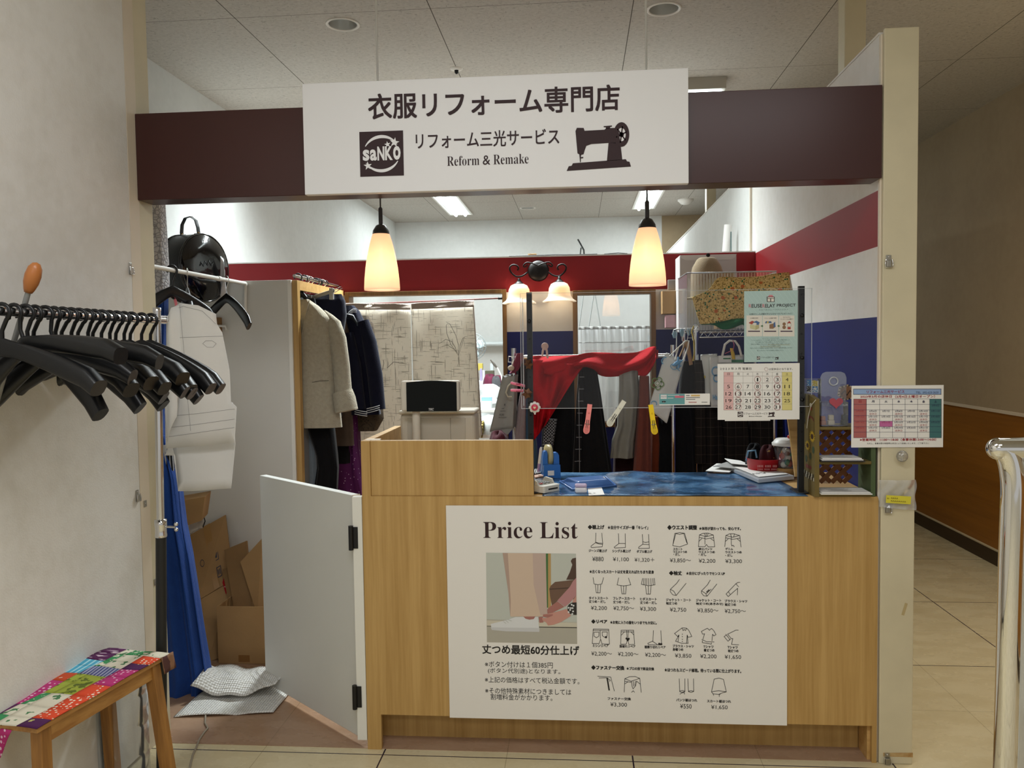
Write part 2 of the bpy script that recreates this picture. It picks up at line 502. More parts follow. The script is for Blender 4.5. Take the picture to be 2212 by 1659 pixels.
# striped back wall with a doorway and a window
mb = MB()
xs = [XL, -1.405, -.439, -.015, .452, XP]
zz = [(0, 1.005, 2), (1.005, 1.581, 2), (1.581, 1.82, 0), (1.82, 2.027, 1)]
for i in range(5):
    for z0, z1, k in zz:
        if i == 1 and z1 < 1.83: continue
        if i == 3 and 1.0 < z0 < 1.81: continue
        mb.box(xs[i], xs[i + 1], YB, YB + .08, z0, z1, k)
mb.box(XL, XP, YB - .004, YB + .085, 2.027, 2.034, 0)
struct('wall_partition_back', mb, [WHITE_P, RED, BLUE])
mb = MB().box(-1.42, -1.393, YB - .012, YB + .09, 0, 1.838).box(-.451, -.426, YB - .012, YB + .09, 0, 1.838).box(-1.393, -.451, YB - .012, YB + .09, 1.813, 1.838)
struct('door_1', mb, FRAME, bevel=.002)
mb = MB().box(-.028, .001, YB - .014, YB + .09, 1.0, 1.822).box(.436, .464, YB - .014, YB + .09, 1.0, 1.822).box(.001, .436, YB - .014, YB + .09, 1.795, 1.822).box(.001, .436, YB - .014, YB + .09, 1.0, 1.028)
struct('window_1', mb, FRAME, bevel=.002)
struct('window_1_glass', MB().box(.001, .436, YB + .03, YB + .035, 1.028, 1.795), glass('window glass', refl=.14)).name = 'window_2'

# ------------------------------------------------------------------ fascia beam, hanging sign board
FB = single('fascia_beam', MB().box(XF + .001, XP - .001, .0, .109, 2.055, 2.37), MAROON, 'long dark maroon fascia beam spanning the shop front above the counter', 'fascia', bevel=.002)
S = Sheet((-.972, -.0315, 2.051))
sg = thing('sign_board', 'white shop sign with dark Japanese lettering mounted on the maroon fascia', 'sign', (-.292, -.015, 2.051))
SW, SH = 1.36, .392
build('panel', MB().box(-.972, .388, -.031, -.001, 2.051, 2.443), mat('sign white', 'e9e9ea', .45), sg, bevel=.0015)
def spx(px, py):      # photo pixel on the sign face -> local metres
    p = at(px, py, -.031); return (p.x + .972, p.z - 2.051)
mb = MB()
a = spx(797, 272); e = spx(1338, 253)
S.text(mb, '衣服リフォーム専門店', a[0], .258, w=e[0] - a[0], h=.087, fat=.0016)
build('title_lettering', mb, INK, sg); mb = MB()
S.text(mb, 'リフォーム三光サービス', spx(899, 330)[0], .148, w=spx(1208, 320)[0] - spx(899, 330)[0], h=.055, fat=.0006)
build('name_lettering', mb, INK, sg); mb = MB()
S.text(mb, serif('Reform'), spx(966, 360)[0], .085, w=.115, h=.034, off=-.008)
S.text(mb, '&', spx(1043, 360)[0], .085, w=.027, h=.033, off=.004)
S.text(mb, serif('Remake'), spx(1066, 360)[0], .085, w=.124, h=.034, off=-.008)
build('english_lettering', mb, INK, sg)
def shop_logo(S, x0, y0, sz, parent, mdark, mlight, name='logo', simple=False):
    mb = MB(); S.rect(mb, x0, y0, x0 + sz, y0 + sz, 0, .0006)
    c = (x0 + sz/2, y0 + sz/2); r = sz*.415
    for a0, a1 in ((28, 155), (208, 335)):
        k = 20
        for i in range(k):
            t0 = math.radians(a0 + (a1 - a0)*i/k); t1 = math.radians(a0 + (a1 - a0)*(i + 1)/k)
            u0, u1 = i/k, (i + 1)/k
            w0, w1 = sz*.07*math.sin(PI*min(1, u0*.9 + .02)), sz*.07*math.sin(PI*min(1, u1*.9 + .02))
            g = lambda t, q: (c[0] + q*math.cos(t), c[1] + q*math.sin(t))
            S.poly(mb, [g(t0, r - w0), g(t1, r - w1), g(t1, r), g(t0, r)], 1, .001)
    S.star(mb, x0 + sz*.80, y0 + sz*.74, sz*.115, 1, .0012, 80); S.star(mb, x0 + sz*.64, y0 + sz*.70, sz*.075, 1, .0012, 100)
    S.star(mb, x0 + sz*.18, y0 + sz*.24, sz*.10, 1, .0012, 95)
    S.rect(mb, x0 + sz*.05, y0 + sz*.35, x0 + sz*.95, y0 + sz*.66, 0, .0013)
    for ch, xa, xb, hh in (('s', .07, .22, .25), ('a', .235, .39, .25), ('N', .405, .565, .31), ('K', .58, .755, .31), ('o', .765, .935, .31)):
        S.text(mb, ch, x0 + sz*xa, y0 + sz*.35, w=sz*(xb - xa), h=sz*hh, off=.035, m=1, lift=.0016)
    return build(name, mb, [mdark, mlight], parent)
def machine_emblem(S, x0, y0, w, parent, mdark, mlight, name='sewing_machine_emblem'):
    """side silhouette of an old sewing machine, w wide"""
    k = w/360.0; X = lambda x, y: (x0 + (x - 1500)*k, y0 + (590 - y)*k)     # outline measured on the sign
    mb = MB()
    P = lambda pts, m=0, l=.0006: S.poly(mb, [X(*p) for p in pts], m, l)
    P([(1500, 588), (1512, 562), (1528, 560), (1536, 546), (1832, 533), (1838, 545), (1852, 548), (1860, 575)])
    P([(1726, 540), (1736, 440), (1802, 440), (1812, 536)])
    P([(1552, 368), (1560, 350), (1598, 352), (1603, 368), (1714, 366), (1724, 358), (1770, 358), (1792, 370), (1803, 445), (1740, 440), (1640, 443), (1612, 452), (1602, 478), (1596, 498), (1580, 502), (1562, 492)])
    P([(1710, 346), (1756, 344), (1756, 350), (1746, 352), (1746, 360), (1722, 361), (1722, 353), (1710, 352)])
    P([(1572, 498), (1582, 498), (1580, 542), (1576, 542)]); P([(1580, 514), (1594, 512), (1594, 520), (1580, 521)])
    cx, cy = X(1808, 396)
    S.ring(mb, cx, cy, 34*k, 20*k, 0, .0008, 28, 1.55)
    S.disc(mb, cx, cy, 14*k, 0, .0008)
    for i in range(6):
        t = i*PI/3 + .3
        S.line(mb, [(cx, cy), (cx + 28*k*math.cos(t), cy + 44*k*math.sin(t))], 7*k, 0, .0008)
    return build(name, mb, [mdark, mlight], parent)
l0 = spx(778.5, 384); l1 = spx(873, 286)
shop_logo(S, l0[0], l0[1] + .003, .158, sg, INK, mat('sign white', '', 0))
m0 = spx(1224, 369); m1 = spx(1363, 362)
machine_emblem(S, m0[0], m0[1] - .002, m1[0] - m0[0], sg, INK, INK)
# ------------------------------------------------------------------ counter
ZC = .953
ct = thing('counter', 'wooden service counter with a raised box at its left end and a dark toe recess', 'counter', (.12, 0, 0))
poly = [(-.797, 0), (-.744, 0), (-.744, .134), (1.026, .134), (1.026, 0), (1.042, 0), (1.042, ZC), (-.764, ZC), (-.764, 1.157), (-.797, 1.157)]
TF = Matrix(((1, 0, 0, 0), (0, 0, 1, 0), (0, 1, 0, 0), (0, 0, 0, 1)))     # local xy -> world xz, thickness along +y
build('front_panel', MB().prism(poly, .02, TF), WOOD, ct, bevel=.0012)
build('worktop', MB().box(-.77, 1.04, .0205, .555, .922, ZC - .001), WOOD_X, ct, bevel=.001)
build('riser_panel', MB().box(-.764, -.1645, .007, .03, ZC, 1.157), WOOD, ct, bevel=.0015)
build('side_panel', MB().box(-.797, -.768, .0205, .553, .0, 1.157), WOOD_X, ct, bevel=.0015)
build('side_panel', MB().box(1.016, 1.04, .0205, .553, .0, .922), WOOD_X, ct, bevel=.0015)
build('toe_board', MB().box(-.766, 1.014, .108, .122, 0, .5), WOOD, ct)
build('shelf', MB().box(-.766, 1.014, .13, .54, .45, .47), WOOD_X, ct)
build('corner_bracket', MB().box(-.79, -.735, .03, .06, 1.153, 1.159), CREAM, ct, bevel=.002)
build('latch_slot', MB().box(-.7675, -.7655, .42, .46, 1.075, 1.08), DARKB, ct)

# ------------------------------------------------------------------ price list poster on the counter front
PX0, PZ0 = -.485, .131
pl = thing('price_list_board', 'large white price list poster with Japanese text and line drawings on the counter front', 'poster', (.122, -.004, .131))
build('board', MB().box(-.485, .73, -.0065, -.001, .131, .92), mat('poster white', 'e3e0da', .5), pl, bevel=.0008)
PS = Sheet((PX0, -.0066, PZ0))
def q(zx, zy, ox=960, oy=1080, sc=2.949):
    p = at(ox + zx/sc, oy + zy/sc, -.0066); return (p.x - PX0, p.z - PZ0)
PT = MB()
def pt(t, x0, x1, yb, h, fat=0.0, off=0.0, align='l', mbx=None):
    a = q(x0, yb); b = q(x1, yb); c = q(x0, yb - h)
    PS.text(mbx or PT, t, a[0], (a[1] + b[1])/2, w=b[0] - a[0], h=c[1] - a[1], off=off, fat=fat)
pt(serif('Price List'), 248, 850, 245, 105, off=-.004)
build('title_lettering', PT, INK, pl); PT = MB()
pt('丈つめ最短60分仕上げ', 243, 858, 984, 58, fat=.0007)
pt('※ボタン付けは１個385円', 258, 690, 1068, 38); pt('(ボタン代別途)となります。', 278, 738, 1110, 36)
pt('※上記の価格はすべて税込金額です。', 258, 860, 1168, 38); pt('※その他特殊素材につきましては', 260, 808, 1238, 38); pt('割増料金がかかります。', 295, 688, 1276, 38)
build('notes_lettering', PT, BLACKI, pl); PT = MB()
for t, a, b_, y, h in (('◆裾上げ', 915, 1018, 186, 26), ('◆ウエスト調整', 1421, 1608, 190, 29), ('◆袖丈', 1432, 1512, 479, 26), ('◆リペア', 937, 1036, 787, 25), ('◆ファスナー交換', 937, 1145, 1082, 27)):
    pt(t, a, b_, y, h, fat=.0007)
for t, a, b_, y, h in (('★自分サイズが一番「キレイ」', 1040, 1297, 187, 23), ('★体形が変わっても、安心です。', 1622, 1888, 192, 20), ('★古くなったスカートは丈を変えればたちまち変身', 924, 1334, 468, 21), ('★自分にぴったりでセンス UP', 1540, 1786, 478, 20), ('★お気に入りの服をいつまでも大切に。', 1056, 1352, 791, 20), ('★プロの技で新品交換', 1160, 1335, 1084, 19), ('★ほつれもスピード修理。待っている間に仕上がります。', 1402, 1890, 1098, 23)):
    pt(t, a, b_, y, h, fat=.0004)
for t, a, b_, y in (('ジーンズ裾上げ', 920, 1035, 332), ('シングル裾上げ', 1070, 1187, 334), ('ダブル裾上げ', 1225, 1323, 337), ('スカート', 1458, 1515, 320), ('ウエストつめ', 1458, 1545, 338), ('・だし', 1460, 1500, 355), ('紳士パンツ', 1620, 1705, 320), ('ウエストつめ', 1620, 1722, 339), ('・だし', 1620, 1668, 356), ('デニム', 1790, 1838, 319), ('ウエストつめ', 1790, 1893, 340), ('・だし', 1790, 1835, 361),
                    ('タイトスカート', 921, 1042, 634), ('丈つめ・だし', 921, 1027, 656), ('フレアースカート', 1075, 1215, 636), ('丈つめ・だし', 1075, 1180, 659), ('ヒダスカート', 1247, 1352, 640), ('丈つめ・だし', 1247, 1353, 663), ('ジャケット・コート', 1412, 1570, 646), ('袖丈つめ', 1412, 1482, 667), ('ジャケット・コート', 1603, 1763, 649), ('袖丈つめ(あきみせ)', 1603, 1775, 671), ('ブラウス・シャツ', 1786, 1929, 653), ('袖丈つめ', 1786, 1857, 675),
                    ('ミシンリペア', 945, 1045, 937), ('股破れリペア', 1116, 1216, 941), ('裾擦り切れリペア', 1275, 1408, 946), ('ブラウス・シャツ', 1454, 1588, 940), ('身幅つめ', 1454, 1521, 961), ('Tシャツ', 1650, 1714, 944), ('着丈つめ', 1652, 1720, 966), ('Tシャツ', 1804, 1868, 948), ('袖丈つめ', 1806, 1873, 970), ('ファスナー交換', 1040, 1187, 1275), ('パンツ裾ほつれ', 1477, 1610, 1284), ('スカート裾ほつれ', 1673, 1825, 1291)):
    pt(t, a, b_, y, 15 if a > 1400 and y < 370 else 18, fat=.0003)
for t, a, b_, y in (('¥880', 942, 1014, 390), ('¥1,100', 1073, 1175, 394), ('¥1,320＋', 1211, 1338, 397), ('¥3,850～', 1436, 1570, 401), ('¥2,200', 1620, 1726, 404), ('¥3,300', 1789, 1895, 406), ('¥2,200', 933, 1035, 704), ('¥2,750～', 1076, 1208, 706), ('¥3,300', 1245, 1348, 710), ('¥2,750', 1436, 1540, 715), ('¥3,850～', 1611, 1745, 720), ('¥2,750～', 1785, 1920, 724), ('¥2,200～', 936, 1067, 995), ('¥2,200～', 1105, 1236, 998), ('¥2,200～', 1278, 1411, 1003), ('¥3,850', 1468, 1573, 1008), ('¥2,200', 1629, 1733, 1012), ('¥1,650', 1785, 1890, 1016), ('¥3,300', 1057, 1163, 1319), ('¥550', 1501, 1575, 1328), ('¥1,650', 1699, 1804, 1336)):
    pt(t, a, b_, y, 29)
build('price_lettering', PT, BLACKI, pl)
PD = MB(); LW = .0017
def dl(pts, w=LW, closed=False, z=(0, 0, 1)):
    PS.line(PD, [q(*p) for p in pts], w, 0, .0007, closed)
def A(pts, ox, oy, k): return [(ox + x/k, oy + y/k) for x, y in pts]
z1 = lambda pts: A(pts, (1250 - 960)*2.949, (1120 - 1080)*2.949, 9.217/2.949)
z2 = lambda pts: A(pts, (1420 - 960)*2.949, (1120 - 1080)*2.949, 7.9/2.949)
z3 = lambda pts: A(pts, (1260 - 960)*2.949, (1320 - 1080)*2.949, 5.821/2.949)
for p in ([(343, 288), (338, 480), (250, 545), (245, 570), (262, 577), (470, 562), (480, 500), (460, 288)], [(340, 470), (400, 490), (470, 494)], [(345, 485), (400, 505), (475, 512)],
          [(792, 300), (798, 500), (705, 572), (720, 588), (930, 577), (925, 300)], [(800, 497), (925, 498)],
          [(1268, 315), (1278, 510), (1195, 570), (1195, 597), (1408, 593), (1402, 520), (1392, 315)], [(1280, 463), (1330, 475), (1395, 466)], [(1278, 512), (1395, 518)],
          [(287, 1175), (305, 1300), (385, 1318), (462, 1300), (495, 1175)], [(333, 1318), (352, 1480), (425, 1480), (440, 1318)], [(382, 1318), (382, 1480)],
          [(797, 1180), (765, 1322), (900, 1342), (1038, 1320), (990, 1183)], [(843, 1342), (862, 1500), (935, 1500), (948, 1342)], [(893, 1342), (897, 1500)],
          [(1275, 1190), (1247, 1308), (1390, 1338), (1520, 1320), (1505, 1190)], [(1330, 1335), (1352, 1505), (1428, 1505), (1440, 1335)], [(1388, 1338), (1390, 1505)],
          *[[(x, 1192), (x + (x - 1390)*.13, 1325)] for x in (1300, 1330, 1360, 1395, 1435, 1475)]): dl(z1(p))
for p in ([(297, 255), (380, 240), (465, 252), (380, 270), (297, 255), (262, 462), (380, 485), (515, 435), (465, 252)], [(312, 268), (270, 430)], [(452, 265), (505, 420)],
          [(718, 280), (780, 252), (860, 248), (950, 280), (835, 310), (718, 280), (700, 480), (810, 482), (838, 442), (868, 485), (978, 482), (955, 280)], [(715, 320), (830, 348), (960, 325)], [(810, 310), (812, 440)], [(758, 342), (712, 385)], [(912, 345), (965, 380)], [(800, 255), (820, 305)], [(865, 252), (850, 305)], [(832, 252), (832, 305)],
          [(1150, 480), (1168, 290), (1230, 262), (1310, 262), (1400, 290), (1285, 320), (1168, 290)], [(1405, 290), (1428, 488)], [(1166, 328), (1285, 355), (1410, 333)], [(1262, 320), (1262, 440), (1270, 470), (1290, 455), (1312, 482)], [(1208, 348), (1160, 390)], [(1365, 350), (1415, 390)], [(1250, 268), (1265, 315)], [(1315, 268), (1300, 315)],
          [(375, 1040), (330, 1105), (222, 1208), (220, 1245), (260, 1300), (322, 1312), (490, 1105)], [(222, 1208), (280, 1240), (322, 1312)],
          [(902, 1050), (855, 1130), (750, 1238), (752, 1270), (790, 1318), (848, 1326), (1015, 1118)], [(755, 1236), (820, 1275), (848, 1326)], [(830, 1285), (918, 1205)], [(835, 1252), (880, 1212)], [(843, 1260), (888, 1220)],
          [(1410, 1088), (1375, 1090), (1340, 1112), (1172, 1288), (1208, 1332), (1370, 1190), (1365, 1305)], [(1340, 1112), (1385, 1165)], [(1215, 1252), (1245, 1300)]): dl(z2(p))
for p in ([(125, 225), (320, 228), (328, 415), (235, 412), (218, 352), (198, 408), (113, 408), (125, 225)], [(122, 240), (320, 243)], [(212, 240), (215, 345)], [(133, 265), (198, 263), (196, 315), (165, 335), (135, 315), (133, 265)], [(238, 262), (303, 262), (300, 312), (270, 330), (240, 310), (238, 262)],
          [(470, 415), (476, 240), (632, 240), (645, 418), (572, 418), (556, 345), (540, 415), (470, 415)], [(478, 260), (630, 262)], [(515, 262), (480, 300)], [(600, 262), (634, 298)], [(545, 240), (548, 330)], [(566, 240), (562, 330)],
          [(882, 243), (875, 375), (812, 405), (818, 422), (985, 425), (975, 245)], [(868, 378), (930, 418)],
          [(1240, 212), (1147, 282), (1185, 318), (1203, 300), (1160, 378), (1240, 405), (1318, 405), (1305, 300), (1318, 330), (1365, 318), (1325, 240), (1300, 215), (1265, 212), (1240, 212)], [(1240, 212), (1255, 245), (1268, 230), (1285, 245), (1298, 218)], [(1203, 300), (1190, 390)], [(1305, 300), (1300, 402)],
          [(1560, 215), (1485, 255), (1500, 290), (1525, 285), (1505, 350)], [(1560, 215), (1585, 240), (1612, 218), (1640, 245), (1668, 295), (1640, 312), (1625, 290), (1618, 375)], [(1490, 355), (1550, 385), (1645, 388)], [(1500, 370), (1495, 395), (1610, 415), (1610, 398)],
          [(1950, 240), (1920, 238), (1815, 290), (1860, 345), (1880, 345), (1863, 418), (1955, 424)], [(1770, 320), (1820, 378), (1850, 350)], [(1770, 320), (1800, 300)], [(1792, 290), (1845, 360)],
          [(180, 818), (345, 830), (390, 1005)], [(198, 840), (290, 838), (312, 850)], [(312, 850), (340, 870), (330, 885)],
          [(515, 1018), (522, 850), (580, 825), (650, 822), (710, 845), (600, 882), (522, 850)], [(710, 845), (728, 1022)], [(520, 882), (605, 895)], [(605, 880), (612, 940), (625, 978), (660, 935), (668, 880)], [(628, 882), (632, 945)], [(655, 880), (648, 935)], [(606, 1020), (627, 1002), (645, 1020)], [(522, 915), (560, 890)], [(672, 882), (712, 915)],
          [(1205, 850), (1212, 1012), (1240, 1022), (1278, 1010), (1278, 850)], [(1315, 850), (1322, 1012), (1355, 1022), (1388, 1010), (1385, 850)], [(1212, 1005), (1245, 998), (1278, 1008)], [(1322, 1008), (1355, 1000), (1388, 1008)], [(1215, 1045), (1235, 1030), (1270, 1022), (1272, 1045)],
          [(1645, 855), (1705, 842), (1762, 858), (1798, 1015), (1700, 1000), (1612, 1015), (1645, 855)], [(1612, 1015), (1630, 1040), (1700, 1048), (1755, 1025), (1798, 1015)], [(1640, 1060), (1632, 1038)], [(1710, 1075), (1708, 1050), (1725, 1040)]): dl(z3(p))
dl(z3([(300, 842), (325, 992)]), .0052)
for x, y in ((285, 328), (545, 345), (558, 365), (570, 348), (955, 412), (980, 415)): PS.disc(PD, *q(*z3([(x, y)])[0]), .0042, 0, .0008, 7)
for y in (290, 320, 355, 382): PS.disc(PD, *q(*z3([(1245, y)])[0]), .0016, 0, .0008, 8)
build('line_drawings', PD, BLACKI, pl)
# printed photograph: trouser leg over a white shoe, hands pinning the hem
PIC = MB(); z8 = lambda x, y: q((1040 - 960)*2.949 + x/7.541*2.949, (1180 - 1080)*2.949 + y/7.541*2.949)
def pp(pts, m, l): PS.poly(PIC, [z8(*p) for p in pts], m, l)
pp([(75, 105), (1540, 120), (1555, 1240), (85, 1190)], 0, .0004)
pp([(85, 1190), (1555, 1240), (1560, 1590), (90, 1562)], 1, .0005)
pp([(88, 1205), (1555, 1245), (1555, 1320), (88, 1298)], 12, .0006); pp([(88, 1296), (1555, 1318), (1555, 1332), (88, 1305)], 11, .0007)
pp([(1050, 118), (1085, 118), (1085, 1000), (1062, 1000)], 2, .0006); pp([(1085, 118), (1130, 118), (1135, 1010), (1085, 1010)], 3, .0007)
pp([(1540, 185), (1480, 200), (1455, 240), (1480, 300), (1440, 420), (1380, 545), (1545, 545)], 4, .0007)
pp([(1130, 640), (1200, 580), (1520, 545), (1545, 560), (1545, 860), (1250, 880), (1150, 970), (1120, 830), (1105, 690)], 5, .0008)
pp([(1105, 690), (1540, 660), (1540, 680), (1110, 708)], 4, .0009)
pp([(1545, 510), (1490, 570), (1440, 660), (1380, 725), (1235, 885), (1360, 985), (1440, 920), (1545, 800)], 6, .0010)
pp([(1545, 800), (1490, 880), (1480, 920), (1545, 920)], 7, .0011)
pp([(1240, 895), (1120, 980), (1070, 1030), (1075, 1095), (1160, 1080), (1350, 985)], 8, .0011)
pp([(150, 1265), (290, 1230), (430, 1195), (560, 1150), (920, 1150), (945, 1395), (400, 1385), (170, 1360)], 9, .0009)
pp([(150, 1320), (945, 1330), (945, 1395), (400, 1385), (170, 1362)], 10, .0010)
pp([(680, 1142), (880, 1142), (850, 1185), (780, 1195), (720, 1180)], 8, .0010)
pp([(345, 108), (1048, 115), (1070, 1100), (990, 1140), (470, 1145), (440, 760)], 13, .0012)
pp([(835, 112), (1048, 115), (1070, 1100), (960, 1120), (850, 620)], 14, .0013)
pp([(345, 108), (430, 110), (480, 900), (470, 1145), (440, 760)], 15, .0013)
pp([(1000, 1110), (1120, 1090), (1260, 1055), (1390, 1020), (1460, 1130), (1300, 1230), (1180, 1275), (1085, 1290), (1055, 1240), (1000, 1210), (985, 1170), (1080, 1160)], 7, .0014)
pp([(930, 1150), (1000, 1145), (1010, 1240), (945, 1245)], 8, .0012)
pp([(1005, 1108), (1165, 1105), (1160, 1130), (1080, 1160), (1000, 1145)], 8, .0015)
pp([(1550, 912), (1480, 915), (1425, 945), (1400, 985), (1402, 1040), (1440, 1095), (1500, 1115), (1552, 1115)], 11, .0016)
for x, y in ((1470, 950), (1500, 965), (1420, 1000), (1455, 1005), (1485, 1005), (1445, 1035), (1492, 1058), (1420, 1070), (1480, 1100)): PS.disc(PIC, *z8(x, y), .0035, 9, .0018, 7)
for a, b_ in (((360, 1225), (400, 1255)), ((395, 1205), (440, 1240)), ((430, 1190), (490, 1215))): PS.line(PIC, [z8(*a), z8(*b_)], .002, 0, .0018)
pc = [mat('print ' + n, c, .5) for n, c in (('wall', 'b9bdb4'), ('floor', 'aba79a'), ('green', '3f6b3a'), ('ochre', 'b0905a'), ('dark brown', '4c382e'), ('brown', '6a5142'), ('rose', 'b07f80'), ('skin', 'c08d80'), ('skin deep', 'a26c64'), ('white', 'd3d5d6'), ('pale', 'c2c3c4'), ('black', '2a2624'), ('skirting', 'c6c0ae'), ('trouser', 'c9b39f'), ('trouser rose', 'bba59a'), ('trouser edge', 'ad9587'))]
build('printed_photograph', PIC, pc, pl)

# ------------------------------------------------------------------ screen: black posts and clear sheet
ACR = glass('acrylic', (.985, .99, .99, 1), .014, haze=.004)
ACE = glass('acrylic edge', (.85, .9, .9, 1), .15, haze=.5)
YS = .06
sc_ = thing('sneeze_guard', 'clear acrylic screen on two slotted black posts standing on the counter', 'screen', (.3, .08, ZC))
for i, (pxa, pya) in enumerate(((1143, 632), (1731, 618))):
    p = at(pxa, pya, .075); x = p.x
    mbp = MB().box(x - .010, x + .010, .068, .086, ZC, p.z)
    for k in range(9): mbp.lathe([(.0035, 0), (.0035, .003), (.0001, .003)], (x, .0685, p.z - .03 - k*.07), 10, 1, Matrix.Rotation(PI/2, 3, 'X'))
    po = build('post', mbp, [BLACKM, mat('hole black', '020202', .8)], sc_)
    for k in range(3):
        build('knob', MB().lathe([(.0001, -.011), (.0065, -.01), (.0065, .0), (.0001, .001)], (x, .067, p.z - (.105 + .15*k)), 12, 0, Matrix.Rotation(-PI/2, 3, 'X')), BLACKP, po)
    build('foot_plate', MB().box(x - .022, x + .022, .05, .14, ZC + .0005, ZC + .006), BLACKM, sc_, bevel=.002)
l = at(1123, 632, YS); r_ = at(1754, 622, YS); zb = at(1400, 880, YS).z; zt = at(1400, 629, YS).z
build('sheet', MB().box(l.x, r_.x, YS - .0025, YS, zb, zt), ACR, sc_)
mb = MB().box(l.x, r_.x, YS - .0028, YS + .0003, zb - .0018, zb).box(l.x, l.x + .0018, YS - .0028, YS + .0003, zb, zt).box(r_.x - .0018, r_.x, YS - .0028, YS + .0003, zb, zt).box(l.x, r_.x, YS - .0028, YS + .0003, zt - .001, zt)
build('sheet_edge', mb, ACE, sc_)
build('edge_bar', MB().box(l.x + .0075, l.x + .0125, YS - .014, YS - .003, zb + .01, at(1128, 645, YS).z), glass('acrylic bar', (.93, .94, .94, 1), .1, haze=.2), sc_, bevel=.001)

def peg(name, label, col, px, py, ang, length=.108, Y=None, deep=False):
    """plastic clothes peg clipped on the sheet's lower edge: two arms, spring, ribs"""
    Y = YS - .0026 if Y is None else Y
    c = at(px, py, Y)
    m = mat('peg ' + col, col, .38); dk = mat('peg shade ' + col, tuple(int(int(col[i:i+2], 16)*.82) for i in (0, 2, 4)), .4)
    o = thing(name, label, 'clothes peg', (c.x, c.y, c.z), group=None, local=True, rot=(0, ang, 0))
    h = length
    def arm(sg):
        w0, w1 = .0085, .0115
        pts = [(-w0, h*.5), (w0, h*.5), (w0*1.0, -h*.1), (w1, -h*.36)] + [(w1*math.cos(t), -h*.40 - w1*math.sin(t)) for t in (0, .5, 1.0, 1.57, 2.1, 2.6, PI)] + [(-w1, -h*.36), (-w0, -h*.1)]
        T = Matrix(((1, 0, 0, 0), (0, 0, 1, 0), (0, 1, 0, 0), (0, 0, 0, 1)))
        mbx = MB().prism(pts[::-1], .004, Matrix.Translation((0, (-.009 if sg < 0 else .0045), 0)) @ T)
        return mbx
    fa = build('jaw', arm(-1), m, o, bevel=.0012)
    rb = MB()
    for k in range(6): rb.box(-.008, .008, -.0102, -.009, -h*.47 + k*.004, -h*.47 + k*.004 + .0016)
    build('grip_ribs', rb, dk, fa)
    sl = MB().box(-.0042, -.0018, -.0094, -.0088, -h*.30, -h*.02).box(.0018, .0042, -.0094, -.0088, -h*.30, -h*.02)
    build('slot', sl, mat('peg slot', '2b2320', .6), fa)
    build('knob', MB().lathe([(.0001, .004), (.0028, .003), (.003, 0)], (0, -.009, h*.22), 12, 0, Matrix.Rotation(PI/2, 3, 'X')), m, fa)
    build('jaw', arm(1), m, o, bevel=.0012)
    build('spring', MB().tube([(-.0075, 0.001, -h*.16), (-.0075, -.0115, -h*.16), (.0075, -.0115, -h*.16), (.0075, .001, -h*.16)], .0012, 6), STEEL, o)
    return o
peg('clothes_peg', 'salmon pink clothes peg clipped to the lower edge of the acrylic screen', 'f08d88', 1270, 905, math.radians(8))
peg('clothes_peg', 'white clothes peg clipped at a slant to the lower edge of the acrylic screen', 'dcdacb', 1331, 893, math.radians(33))
peg('clothes_peg', 'yellow clothes peg clipped to the lower edge of the acrylic screen', 'ecc814', 1410, 906, math.radians(-8))

# ------------------------------------------------------------------ notices on the screen
def notice(name, label, tl, br, Y, col=PAPERW):
    a = at(*tl, Y); b_ = at(*br, Y)
    o = thing(name, label, 'notice', ((a.x + b_.x)/2, Y, b_.z))
    build('sheet', MB().box(a.x, b_.x, Y, Y + .0006, b_.z, a.z), col, o)
    s = Sheet((a.x, Y - .0001, b_.z)); s.w = b_.x - a.x; s.h = a.z - b_.z
    return o, s
def zq(S, Y, ox, oy, k):
    def f(x, y):
        p = at(ox + x/k, oy + y/k, Y); return (p.x - S.o.x, p.z - S.o.z)
    return f
# month calendar
YN = YS - .0045
cal, CS = notice('calendar_notice', 'white March 2023 opening day calendar taped on the acrylic screen', (1550, 786.3), (1727, 905.8), YN)
f = zq(CS, YN, 1540, 780, 11.06)
mb = MB()
def ctext(t, x0, x1, yb, h, m=0, mbx=None, S_=None, ff=None, **k):
    S_ = S_ or CS; ff = ff or f
    a = ff(x0, yb); b_ = ff(x1, yb); c = ff(x0, yb - h)
    S_.text(mbx or mb, t, a[0], (a[1] + b_[1])/2, w=b_[0] - a[0], h=c[1] - a[1], m=m, **k)
def crect(x0, y0, x1, y1, m, lift=.0003, S_=None, ff=None, mbx=None):
    S_ = S_ or CS; ff = ff or f
    S_.poly(mbx or mb, [ff(x0, y1), ff(x1, y1), ff(x1, y0), ff(x0, y0)], m, lift)
crect(258, 262, 488, 1168, 1); crect(1650, 262, 1890, 1175, 2)
cx = [258, 488, 718, 950, 1180, 1418, 1650, 1890]; cy = [262, 358, 523, 692, 865, 1025, 1170]
for x in cx: CS.line(mb, [f(x, 262), f(x, 1170)], .0006, 3, .0005)
for y in cy: CS.line(mb, [f(258, y), f(1890, y)], .0006, 3, .0005)
days = [[0, 0, 0, 1, 2, 3, 4], [5, 6, 7, 8, 9, 10, 11], [12, 13, 14, 15, 16, 17, 18], [19, 20, 21, 22, 23, 24, 25], [26, 27, 28, 29, 30, 31, 0]]
for c, t in enumerate('日月火水木金土'): ctext(t, (cx[c] + cx[c+1])/2 - 28, (cx[c] + cx[c+1])/2 + 28, 336, 56, 0)
